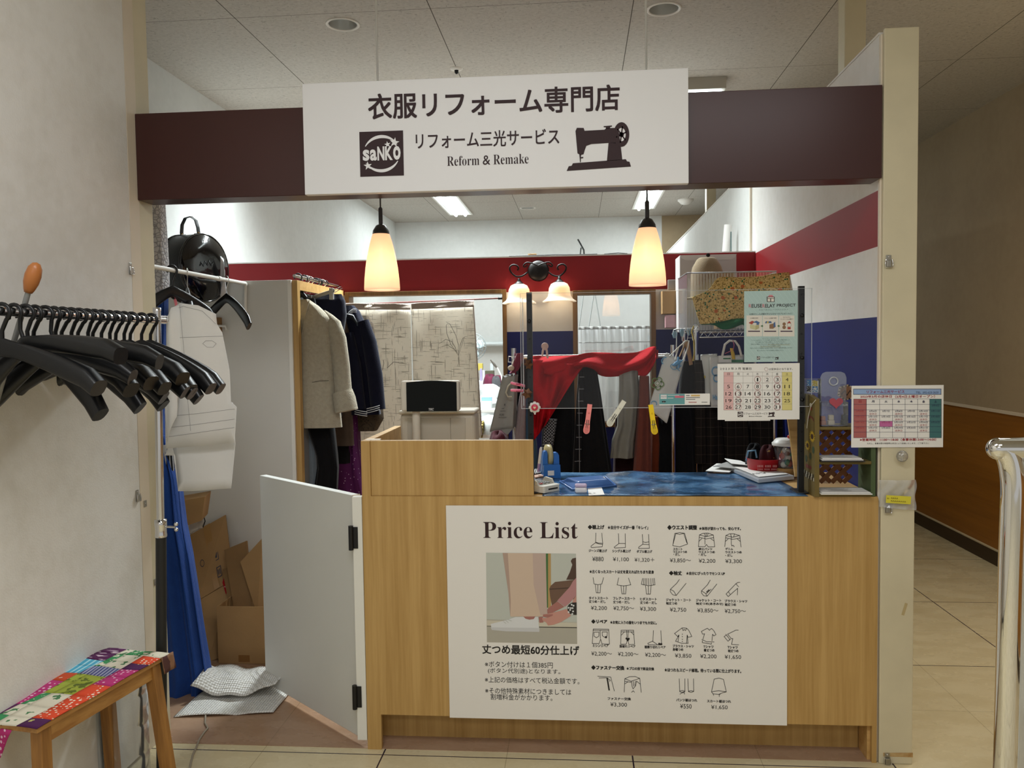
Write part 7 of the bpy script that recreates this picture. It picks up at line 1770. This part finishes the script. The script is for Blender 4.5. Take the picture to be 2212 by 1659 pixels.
# cards and papers behind terminal
for k, (pts, m_, lb) in enumerate((([(1153, 1033), (1190, 1029), (1197, 1035), (1156, 1042)], mat('dark leaflet', '39363a', .5), 'dark folded leaflet beside the card terminal'), ([(1153, 1024), (1172, 1022), (1184, 1028), (1156, 1033)], mat('salmon leaflet', 'c7a08a', .6), 'salmon coloured leaflet pile by the raised box'), ([(1153, 1015), (1163, 1014), (1170, 1022), (1154, 1025)], patch('striped leaflet', '2f2f33', 'b9b9b4', 'stripes', 40, .5), 'black and white striped leaflet edge by the raised box'))):
    P = [zc_(x, y, ZC + .006 + .006*k) for x, y in pts]; mbx = MB(); slab(mbx, P, -.004); single('leaflet', mbx, m_, lb, 'leaflet')
# tape dispenser
TD = at(1191, 1030, .43); BL = mat('dispenser blue', '2d6cb4', .35)
td = thing('tape_dispenser', 'blue tape dispenser holding a cream roll on the counter', 'tape dispenser', (TD.x, .43, ZC))
TDm = Matrix.Translation((TD.x - .002, .40, ZC + .004)) @ Matrix.Rotation(.25, 4, 'Z')
bodyp = [(-.037, 0), (.035, 0), (.038, .03), (.036, .085), (.030, .098), (.014, .098), (.012, .06), (.004, .048), (-.012, .048), (-.014, .062), (-.018, .098), (-.026, .10), (-.030, .085), (-.036, .05)]
TXZ = TDm @ Matrix(((1, 0, 0, 0), (0, 0, 1, -.03), (0, 1, 0, 0), (0, 0, 0, 1)))
build('body', MB().prism([(-.036, 0), (.036, 0), (.034, .055), (-.034, .055)], .075, TXZ), BL, td, bevel=.004, seg=3)
build('side_wall', MB().prism([(.012, .02), (.036, .02), (.034, .09), (.028, .102), (.016, .102), (.012, .09)], .03, TXZ @ Matrix.Translation((0, 0, .02))), BL, td, bevel=.004, seg=3)
build('side_wall', MB().prism([(-.036, .02), (-.014, .02), (-.014, .10), (-.020, .112), (-.028, .106), (-.034, .08)], .03, TXZ @ Matrix.Translation((0, 0, .02))), BL, td, bevel=.004, seg=3)
build('tape_roll', MB().lathe([(.022, -.009), (.046, -.009), (.046, .009), (.022, .009), (.022, -.009)], TDm @ Vector((-.001, .035, .085)), 32, 0, Matrix.Rotation(.3, 3, 'Z') @ Matrix.Rotation(PI/2, 3, 'Y')), mat('tape cream', 'b9ac7c', .35), td)
build('core', MB().lathe([(.0215, -.011), (.0215, .011), (.012, .011), (.012, -.011), (.0215, -.011)], TDm @ Vector((-.001, .035, .085)), 24, 0, Matrix.Rotation(.3, 3, 'Z') @ Matrix.Rotation(PI/2, 3, 'Y')), mat('core blue', '233f86', .4), td)
build('label', MB().box(-.018, .008, -.0312, -.0302, .012, .032, 0, TDm), PAPERW, td)
pn = thing('pen', 'white pen with a lilac end standing behind the leaflets', 'pen', tuple(at(1164, 1012, .38)))
p0, p1 = at(1164, 1010, .38), at(1169, 966, .38)
build('barrel', MB().tube([p0.lerp(p1, .18), p0.lerp(p1, .9), p1], [.0062, .0062, .0035], 12), mat('pen white', 'd9d6cf', .35), pn)
build('grip', MB().tube([p0 - (p1 - p0)*.2, p0.lerp(p1, .2)], .0064, 12), mat('pen lilac', '9a86b0', .4), pn)
# upturned blue tray
base = [zc_(x, y, ZC + .006) for x, y in ((1211, 1040), (1237, 1057), (1329, 1049), (1307, 1030))]
topq = [zc_(x, y, ZC + .034) for x, y in ((1224, 1032), (1251, 1040), (1313, 1035), (1298, 1027))]
ty = thing('blue_tray', 'upturned translucent blue money tray on the vinyl mat', 'tray', tuple((base[0] + base[2])/2))
mbx = MB().add(base + topq, [(3, 2, 1, 0), (4, 5, 6, 7), (0, 1, 5, 4), (1, 2, 6, 5), (2, 3, 7, 6), (3, 0, 4, 7)])
TB_ = mat('tray blue', '4f74ae', .25)
build('tray_body', mbx, TB_, ty, bevel=.006, seg=3)
ctr = (base[0] + base[2])/2
mbx = MB().tube([ctr + (p_ - ctr)*1.03 for p_ in base], .004, 8, 0, True); build('rim', mbx, TB_, ty)
a, b_ = topq[3].lerp(topq[2], .35) + Vector((0, 0, .001)), topq[3].lerp(topq[2], .62) + Vector((0, 0, .001)); mbx = MB().quad(a, b_, b_ + Vector((0, -.02, 0)), a + Vector((0, -.02, 0))); build('label', mbx, mat('label pale', 'b9bcb4', .5), ty)
p = zc_(1255, 1068); ps = thing('earbud_case', 'small white case with a lilac lid on the counter edge', 'case', (p.x, p.y + .02, ZC))
build('base', MB().box(p.x - .022, p.x + .022, p.y + .002, p.y + .035, ZC + .003, ZC + .024), mat('case white', 'd9d7da', .3), ps, bevel=.007, seg=4)
build('lid', MB().box(p.x - .022, p.x + .022, p.y + .002, p.y + .035, ZC + .0245, ZC + .036), mat('case lilac', 'b9a9c4', .3), ps, bevel=.006, seg=4)
P = [zc_(x, y, ZC + .004) for x, y in ((1269, 1054), (1299, 1052.5), (1306, 1069), (1272, 1070.5))]
cdn = thing('small_card', 'small white card with black handwriting lying on the vinyl mat', 'card', tuple((P[0] + P[2])/2))
mbx = MB(); slab(mbx, P, -.0015); build('card', mbx, PAPERW, cdn)
ux = (P[2] - P[3]).normalized(); SC2 = Sheet(P[3] + Vector((0, 0, .0016)), ux, Vector((-ux.y, ux.x, 0))); mbx = MB()
SC2.text(mbx, '受', .008, .028, w=.010, h=.010); SC2.text(mbx, '付', .008, .012, w=.010, h=.012); SC2.text(mbx, '票', .024, .026, w=.010, h=.012); build('handwriting', mbx, BLACKI, cdn)
# plastic case with a sheet on the mat
P = [zc_(x, y, ZC + .005) for x, y in ((1575, 1017), (1655, 1011), (1716, 1036), (1638, 1044))]
pcs = thing('plastic_case', 'clear plastic document case with a handwritten sheet on the mat', 'case', tuple((P[0] + P[2])/2))
mbx = MB(); slab(mbx, P, -.016); build('case', mbx, mat('case clear', 'cdd1d6', .2, alpha=.7), pcs, bevel=.003)
Q = [p_.lerp((P[0] + P[2])/2, .18) + Vector((0, 0, .0185)) for p_ in P]; mbx = MB(); slab(mbx, Q, -.001); sh_ = build('sheet', mbx, PAPERW, pcs)
ux = (Q[2] - Q[3]).normalized(); SQ = Sheet(Q[3] + Vector((0, 0, .0014)), ux, Vector((-ux.y, ux.x, 0))); mbx = MB(); [SQ.line(mbx, p_, .004) for p_ in ([(.02, .05), (.028, .07), (.036, .052)], [(.046, .05), (.05, .072)], [(.058, .066), (.075, .07)], [(.062, .05), (.08, .054), (.085, .068)])]; build('handwriting', mbx, BLACKI, sh_)
for k, (pts, z, lb) in enumerate((([(1524, 1018), (1548, 1002), (1600, 1004), (1575, 1021)], .01, 'loose white paper at the back of the mat, lowest of the pile'), ([(1540, 1008), (1572, 998), (1625, 1002), (1598, 1014)], .022, 'grey printed paper in the middle of the loose pile on the mat'), ([(1565, 991), (1600, 996), (1622, 1006), (1580, 1002)], .034, 'white printed paper tilted on top of the loose pile on the mat'))):
    P = [zc_(x, y, ZC + z) for x, y in pts]; mbx = MB(); slab(mbx, P, -.002); single('loose_paper', mbx, PAPERW if k != 1 else mat('grey paper', '9c9b98', .6), lb, 'paper')
# red tin
p = at(1652, 1014, .485); RT = .074
rt = thing('red_tin', 'red oval tin with white lettering holding odds and ends at the back of the counter', 'tin', (p.x, .485, ZC))
REDT = mat('tin red', 'b3141f', .35)
build('tin', MB().lathe([(.0001, .003), (RT*.86, .003), (RT, .066), (RT*1.03, .068), (RT*.97, .068), (RT*.84, .01), (.0001, .008)], (p.x, .485, ZC + .002), 40), REDT, rt)
SQ = Sheet((p.x - RT*.62, .485 - RT*.99, ZC + .02)); mbx = MB(); [SQ.rect(mbx, .006*k, .022, .006*k + .0042, .031, 0, .0035) for k in range(13) if k % 5 != 4]; [SQ.rect(mbx, .0045*k, .011, .0045*k + .003, .017, 0, .0035) for k in range(17) if k % 6 != 5]; build('lettering', mbx, mat('print rose white', 'c47a78', .5), rt)
build('handle', MB().tube([(p.x - RT, .485, ZC + .06), (p.x - RT*.95, .465, ZC + .10), (p.x - RT*.6, .455, ZC + .105), (p.x - RT*.55, .445, ZC + .075)], .004, 8), mat('handle blue', '6d98b4', .4), rt)
heap('dark_purse', 'dark red and black purse stuffed in the red tin', 'purse', 1640, 1680, 964, 998, .485, patch('dark purse', '3a1216', '8a6a3a', 'blobs', 40, .7), 61, .04)
heap('black_pouch', 'black pouch sticking out behind the red tin', 'pouch', 1612, 1648, 962, 1006, .53, BLACKC, 62, .04)
# jar of small toys on a wooden base
p = at(1698, 1000, .45); JX = p.x; JR = .046
jr = thing('toy_jar', 'clear jar with a white lid full of small toys, on a round wooden base', 'jar', (JX, .45, ZC))
build('wooden_base', MB().lathe([(.0001, 0), (.047, .001), (.048, .028), (.046, .032), (.0001, .033)], (JX, .45, ZC + .004), 32), WOOD_X, jr)
build('glass', MB().lathe([(.0001, .036), (JR*.95, .037), (JR, .045), (JR, .118), (JR*.92, .125)], (JX, .45, ZC), 36), glass('jar glass', (.95, .96, .96, 1), .08, .04, haze=.05), jr)
build('lid', MB().lathe([(.055, .126), (.056, .136), (.050, .141), (.045, .148), (.040, .153), (.0001, .154)], (JX, .45, ZC), 36), WHITEP, jr)
build('lid_knob', MB().sphere((JX + .012, .45, ZC + .160), .008, 10), mat('knob red', 'c0382c', .4), jr)
r = random.Random(5); tcol = ['d2cdbf', 'b8382f', '2f7a58', 'c98a50', '7a4a36', 'd9d2c4']
for k in range(14):
    a = r.uniform(0, 6.28); rr = .025*math.sqrt(r.random()); z = ZC + .05 + .0048*k
    single('toy_ball', MB().sphere((JX + rr*math.cos(a), .45 + rr*math.sin(a) - .006, z), .0125, 10, 0, (1, 1, 1.1)), mat('toy ' + tcol[k % 6], tcol[k % 6], .4), ('off-white', 'red', 'green', 'tan', 'brown', 'cream')[k % 6] + ' small plastic toy inside the clear jar', 'toy', 'small toys in the jar')
# easel board
mbx = MB(); slab(mbx, [at(1700, 905, .22), at(1722, 905, .22), at(1724, 1030, .16), at(1716, 1030, .16)], -.012); single('easel_leg', mbx, WOOD_X, 'slanting pale wooden easel leg behind the right screen post', 'easel')

# ------------------------------------------------------------------ painted display rack with lattice back
X0, X1 = zc_(1762, 1076).x, zc_(1893, 1074).x; ZB = ZC + .0005; D = .13
rk2 = thing('display_rack', 'olive wooden display rack painted with sunflowers on the right end of the counter', 'rack', ((X0 + X1)/2, .06, ZC))
OL = mat('olive paint', '6d5c2c', .55, var=.15, vs=12); OLG = mat('olive green inside', '4a5a38', .6, var=.12, vs=10)
ztl = at(1765, 862, -.01).z
T_yz = Matrix(((0, 0, 1, X0), (1, 0, 0, 0), (0, 1, 0, 0), (0, 0, 0, 1)))
build('left_side', MB().prism([(-.012, ZB), (D, ZB), (D, ztl + .012), (.06, ztl + .01), (-.012, ztl)], .016, T_yz), OL, rk2, bevel=.002)
zr_ = at(1890, 960, 0).z + .05
T_r = Matrix(((0, 0, 1, X1 - .016), (1, 0, 0, 0), (0, 1, 0, 0), (0, 0, 0, 1)))
build('right_side', MB().prism([(.001, ZB), (D, ZB), (D, zr_ + .0), (.05, zr_ - .01), (.001, zr_ - .045)], .016, T_r), [OLG], rk2, bevel=.002)
zsh = at(1800, 999, 0).z; zs2 = at(1800, 925, 0).z
for z, nm, xe in ((ZB + .006, 'bottom_board', X1 - .016), (zsh, 'shelf', X1 - .016), (zs2, 'shelf', X1 - .016)): build(nm, MB().box(X0 + .016, xe, -.008 if z < zs2 - .01 else -.003, D, z - .006, z + .005), OL, rk2, bevel=.003)
LT = mat('lattice brown', '8a5120', .5, var=.15, vs=20)
lx0, lx1, lz0, lz1 = X0 + .016, X1 - .045, ZB + .03, zs2 - .008
lat = MB()
def clip_seg(x0_, z0_, x1_, z1_):
    t0, t1 = 0, 1
    for p_, d_, lo, hi in ((x0_, x1_ - x0_, lx0, lx1), (z0_, z1_ - z0_, lz0, lz1)):
        if abs(d_) < 1e-9: continue
        a_, b2 = (lo - p_)/d_, (hi - p_)/d_
        if a_ > b2: a_, b2 = b2, a_
        t0, t1 = max(t0, a_), min(t1, b2)
    return (t0, t1) if t1 - t0 > .01 else None
for sgn, yy in ((1, D - .012), (-1, D - .006)):
    for k in range(-14, 24):
        xs0 = lx0 + k*.041; seg = clip_seg(xs0, lz0 if sgn > 0 else lz1, xs0 + .4, (lz0 + .4) if sgn > 0 else (lz1 - .4))
        if not seg: continue
        f_ = lambda t: Vector((xs0 + .4*t, yy, (lz0 + .4*t) if sgn > 0 else (lz1 - .4*t)))
        A1, B1 = f_(seg[0]), f_(seg[1]); d_ = (B1 - A1)
        if d_.length < .008: continue
        n_ = Vector((-d_.z, 0, d_.x)).normalized()*.0082; y2 = Vector((0, .005, 0))
        lat.add([A1 - n_, B1 - n_, B1 + n_, A1 + n_, A1 - n_ + y2, B1 - n_ + y2, B1 + n_ + y2, A1 + n_ + y2], [(0, 1, 2, 3), (7, 6, 5, 4), (0, 4, 5, 1), (2, 6, 7, 3), (1, 5, 6, 2), (0, 3, 7, 4)])
build('lattice_back', lat, LT, rk2)
# painting on the left side (faces -x)
SL = Sheet((X0 - .0004, D, ZB), (0, -1, 0), (0, 0, 1)); mbx = MB()
def sy(px, py): p_ = atx(px, py, X0); return (D - p_.y, p_.z - ZB)
for px, py, rr in ((1755, 943, .018), (1745, 962, .016)):
    a = sy(px, py); n_ = 14
    SL.poly(mbx, [(a[0] + (rr*2.1 if i % 2 == 0 else rr*1.35)*math.cos(i*PI/n_), a[1] + (rr*1.25 if i % 2 == 0 else rr*.85)*math.sin(i*PI/n_)) for i in range(2*n_)], 0, .0006)
    SL.disc(mbx, a[0], a[1], rr*.95, 1, .0009, 18, .55)
for px, py in ((1757, 972), (1751, 985), (1742, 990)):
    a = sy(px, py); SL.disc(mbx, a[0], a[1], .014, 2, .0006, 14, .9)
a = sy(1752, 875); SL.disc(mbx, a[0], a[1], .016, 3, .0006, 16, .45); SL.disc(mbx, a[0] + .004, a[1] - .012, .012, 4, .0008, 14, .6)
b_ = sy(1752, 905); SL.ring(mbx, b_[0], b_[1] - .01, .035, .012, 5, .0005, 16, .5, 20, 160)
c = sy(1747, 1008); SL.rect(mbx, c[0] - .035, c[1] - .006, c[0] + .035, c[1] + .006, 5, .0006)
z0_ = sy(1750, 1028)[1]
for i in range(8):
    for j in range(2): SL.rect(mbx, .01 + i*.016 + (.008 if j else 0), z0_ - .012*j, .018 + i*.016 + (.008 if j else 0), z0_ + .012 - .012*j, 6 if (i + j) % 2 else 3, .0006)
build('sunflower_painting', mbx, [mat('paint yellow', 'b08f22', .5), mat('paint seed brown', '3f2613', .5), mat('paint leaf', '36462f', .5), mat('paint white', 'c9c2ae', .5), mat('paint red', '8c3b28', .5), mat('paint brick', '6f2f28', .5), mat('paint black', '1c1815', .5)], rk2)
hnd = [atx(1762, 864, X0 - .002), atx(1752, 876, X0 - .006), atx(1746, 900, X0 - .006), atx(1743, 925, X0 - .004)]
build('wire_loop', MB().tube(hnd, .0014, 6), mat('wire white', 'cfcabc', .4), rk2)
# papers on the rack
for z, lb, k in ((ZB + .012, 'white paper stack on the bottom board of the painted rack', 0), (zsh + .006, 'stack of magazines with white covers on the middle shelf of the painted rack', 1)):
    st = thing('paper_stack', lb, 'paper stack', ((X0 + X1)/2, .03, z))
    for j in range(2 + k): build('sheet', MB().box(X0 + .018 + .004*j, X1 - (.02 if not k else .045) - .004*j, -.028 + .006*j, .07, z + .004*j, z + .004*j + .003), PAPERW if not (k and j == 0) else mat('dark cover', '2c2a2c', .5), st)
    SQ = Sheet((X0 + .03, -.012, z + .0045 + .004*(1 + k)), (1, 0, 0), (0, 1, 0)); mbx = MB()
    for j in range(5): SQ.rect(mbx, .02 + .012*(j % 2), .01 + .012*j, .10 - .01*(j % 3), .014 + .012*j, 0, .0006)
    build('print', mbx, mat('print faint', '9a9896', .7), st)
# clear boxes with trinkets on the rack's top shelf
cl_ = glass('clear case', (.95, .97, .98, 1), .08, .04, haze=.08)
cb0, cb1 = at(1774, 920, .0).x, at(1832, 920, .0).x
cc1 = thing('clear_case', 'clear plastic pocket case of trinkets with a hanging hole on the rack top', 'case', ((cb0 + cb1)/2, .04, zs2 + .006))
zct = at(1800, 868, 0).z
build('pocket', MB().box(cb0, cb1, -.004, .05, zs2 + .007, zct), cl_, cc1, bevel=.003)
hx0, hx1, hz = at(1773, 803, .05).x, at(1829, 803, .05).x, at(1800, 803, .05).z
ow = hx1 - hx0; pol = [(hx0, zct - .02), (hx1, zct - .02), (hx1, hz - .02), (hx1 - .006, hz - .006), (hx1 - .02, hz), (hx0 + .02, hz), (hx0 + .006, hz - .006), (hx0, hz - .02)]
build('back_card', MB().prism(pol, .002, Matrix(((1, 0, 0, 0), (0, 0, 1, .052), (0, 1, 0, 0), (0, 0, 0, 1)))), cl_, cc1)
build('hang_ring', MB().tube([((hx0 + hx1)/2 + .0145*math.cos(t*PI/14), .05, hz - .034 + .0145*math.sin(t*PI/14)) for t in range(28)], .0028, 8, 0, True), glass('ring clear', (.8, .85, .9, 1), .2, haze=.35), cc1)
hpz = zct - .002; hxm = at(1806, 872, -.01).x
hpts = []
for i in range(28):
    t = i*2*PI/28; hpts.append((hxm + .0235*(math.sin(t)**3)*1.0, hpz + .021*(.8125*math.cos(t) - .3125*math.cos(2*t) - .125*math.cos(3*t) - .0625*math.cos(4*t))))
single('heart_tag', MB().prism(hpts, .003, Matrix(((1, 0, 0, 0), (0, 0, 1, -.012), (0, 1, 0, 0), (0, 0, 0, 1)))), mat('heart rose', 'a34552', .5), 'dusty red heart tag on the front of the clear pocket case', 'tag', bevel=.0008)
for k, (px, col, lb, h) in enumerate(((1775, 'a05a45', 'small red-brown trinket block at the left inside the clear pocket case', .032), (1793, 'd3c7b4', 'small cream trinket block in the middle inside the clear pocket case', .036), (1822, '2f3a44', 'small dark trinket block at the right inside the clear pocket case', .036))):
    x = at(px + 2, 920, .02).x; single('trinket', MB().box(x - .011, x + .011, .012, .032, zs2 + .009, zs2 + .009 + h*.5).box(x - .009, x + .009, .014, .03, zs2 + .009 + h*.5, zs2 + .009 + h), mat('trinket ' + col, col, .5), lb, 'trinket', bevel=.003)
a = at(1739, 858, .10); b_ = at(1776, 818, .10)
cp2 = thing('drink_pack', 'small clear packet with bold black and blue Japanese lettering behind the painted rack', 'package', ((a.x + b_.x)/2, .12, ztl))
build('pack', MB().box(a.x, b_.x, .105, .15, zs2 + .006, b_.z), cl_, cp2, bevel=.003)
build('label', MB().box(a.x + .008, b_.x - .012, .1025, .1042, at(1750, 848, .1).z, b_.z - .008), mat('pack white', 'd4d3cf', .5), cp2)
SQ = Sheet((a.x, .1022, at(1750, 848, .1).z)); mbx = MB(); SQ.text(mbx, '浸', .006, .024, w=.018, h=.022, fat=.0008, m=1); SQ.text(mbx, '泥', .006, .004, w=.018, h=.019, fat=.0008, m=0); SQ.text(mbx, '泡', .026, .024, w=.018, h=.02, fat=.0008, m=2); SQ.rect(mbx, .026, .003, .045, .022, 1, .0004); SQ.text(mbx, '水', .027, .004, w=.017, h=.017, fat=.0006, m=3, lift=.001)
build('lettering', mbx, [BLACKI, mat('print cyan', '3a7cb4', .5), mat('print straw yellow', 'c9b65a', .5), PAPERW], cp2)
p = at(1829, 848, .09)
wt_ = thing('wooden_plaque', 'small hexagonal wooden plaque with a checked border behind the clear case', 'plaque', tuple(p))
hexp = [(p.x + .034*math.cos(t), p.z + .03*math.sin(t)) for t in [math.radians(q_) for q_ in (20, 80, 140, 200, 260, 320)]]
build('plaque', MB().prism(hexp, .006, Matrix(((1, 0, 0, 0), (0, 0, 1, .09), (0, 1, 0, 0), (0, 0, 0, 1)))), mat('plaque tan', '96694a', .5), wt_, bevel=.001)
mbx = MB()
for i in range(6):
    A1, B1 = Vector((hexp[i][0], .0893, hexp[i][1])), Vector((hexp[(i + 1) % 6][0], .0893, hexp[(i + 1) % 6][1]))
    for j in range(5):
        c1, c2 = A1.lerp(B1, j/5), A1.lerp(B1, (j + 1)/5); pc_ = Vector((p.x, .0893, p.z))
        mbx.quad(c1, c2, c2.lerp(pc_, .18), c1.lerp(pc_, .18), (i + j) % 2)
build('checked_border', mbx, [mat('plaque dark', '241912', .5), mat('plaque cream', 'c2a888', .5)], wt_)
mbx = MB().tube([p + Vector((-.018, -.001, -.006)), p + Vector((-.006, -.001, .008)), p + Vector((0, -.001, -.01)), p + Vector((.012, -.001, .008)), p + Vector((.02, -.001, -.004))], .002, 6); build('painted_scroll', mbx, mat('plaque dark', '', 0), wt_)

# ------------------------------------------------------------------ post fittings: pocket, note, knob
YQ = -.0055
a = at(1899, 1094, YQ); b_ = at(1975, 1036, YQ)
pk2 = thing('plastic_pocket', 'crumpled clear plastic pocket taped round the cream end post', 'pocket', ((a.x + b_.x)/2, YQ, a.z))
def pfn(u, v):
    return Vector((a.x - .004 + (b_.x - a.x + .008)*u + .003*math.sin(9*v), YQ - .004 - .012*math.sin(PI*u)*(.4 + .6*math.sin(3*v + 1)**2) - .002*math.sin(17*u + 9*v), b_.z + (a.z - b_.z)*v - .012*u*v))
mbx = MB(); mbx.grid(pfn, 20, 14); build('film', mbx, glass('cloudy film', (.92, .91, .89, 1), .10, .12, haze=.28), pk2)
a2 = at(1914, 1089, YQ - .022); b2 = at(1968, 1070, YQ - .022)
nt_ = thing('yellow_note', 'small yellow handwritten note stuck on the plastic pocket', 'note', tuple(a2))
TN = Matrix.Translation(((a2.x + b2.x)/2, YQ - .0215, (a2.z + b2.z)/2)) @ Matrix.Rotation(.06, 4, 'Y')
w_, h_ = (b2.x - a2.x)/2, .0135
build('note', MB().box(-w_, w_, 0, .0006, -h_, h_, 0, TN), mat('note yellow', 'd6cb3c', .6), nt_)
SN = Sheet(TN @ Vector((-w_, -.0004, -h_)), TN.to_3x3() @ Vector((1, 0, 0)), TN.to_3x3() @ Vector((0, 0, 1))); mbx = MB()
SN.text(mbx, '←', .003, .013, w=.008, h=.006); [SN.line(mbx, [(.016 + .006*k, .016), (.019 + .006*k, .020), (.020 + .006*k, .015)], .0011) for k in range(4)]; [SN.line(mbx, [(.016 + .0065*k, .006), (.018 + .0065*k, .010), (.021 + .0065*k, .0055)], .0011) for k in range(8)]; build('handwriting', mbx, mat('pen brown', '6b5a22', .7), nt_)
p = at(1944, 984, -.005); kn = MB().lathe([(.008, 0), (.010, .006), (.017, .012), (.020, .020), (.016, .028), (.0001, .031)], p, 24, 0, RX)
single('crystal_knob', kn, glass('crystal', (.93, .92, .9, 1), .12, .05, haze=.12), 'clear crystal knob on the cream end post below the closing day calendar', 'knob')
single('paint_scuff', MB().quad(at(1908, 1626, -.0046), at(1972, 1626, -.0046), at(1972, 1636, -.0046), at(1908, 1634, -.0046)), mat('bare wood scuff', 'a8804c', .8, col2='c2a877', vs=40), 'brown scuffed band across the foot of the cream end post', 'stain')
single('tape_mark', MB().quad(at(1947, 1328, -.0046), at(1955, 1302, -.0046), at(1961, 1304, -.0046), at(1953, 1330, -.0046)), mat('old tape', 'b9a67a', .7), 'old yellowed tape mark on the cream end post', 'tape')

# ------------------------------------------------------------------ chrome guard rail at the right edge
YH = -.70; pv = at(2188, 1100, YH); r_h = .0295
cr = thing('guard_rail', 'thick polished chrome guard rail at the right edge of the view', 'railing', (pv.x, YH, 0))
zt2 = at(2180, 945, YH).z - r_h
POL = mat('polished chrome', 'e4e4e2', .05, 1.0)
xt = at(2131, 968, YH).x + r_h
A0, A1, A2, A3 = Vector((xt, YH, zt2)), Vector((xt + .02, YH, zt2 + .001)), Vector((pv.x, YH, zt2 - .03)), Vector((pv.x, YH, zt2 - .12))
arcs = [A0*(1 - t)**3 + A1*(3*t*(1 - t)**2) + A2*(3*t*t*(1 - t)) + A3*t**3 for t in [k/16 for k in range(17)]] + [Vector((pv.x - .003, YH, zt2 - .3)), Vector((pv.x - .012, YH, .02))]
build('upright', MB().tube(arcs, r_h, 28, up=(0, 1, 0)).sphere(A0, r_h, 24), POL, cr)
build('top_bar', MB().tube([(xt + .001, YH, zt2), (xt + .9, YH - .02, zt2)], r_h, 28), POL, cr)
build('far_upright', MB().tube([(xt + .9, YH - .02, zt2), (xt + .9, YH - .02, .02)], r_h, 24), POL, cr)
build('floor_flange', MB().lathe([(.06, 0), (.058, .01), (.03, .014)], (pv.x - .012, YH, 0), 28), POL, cr)
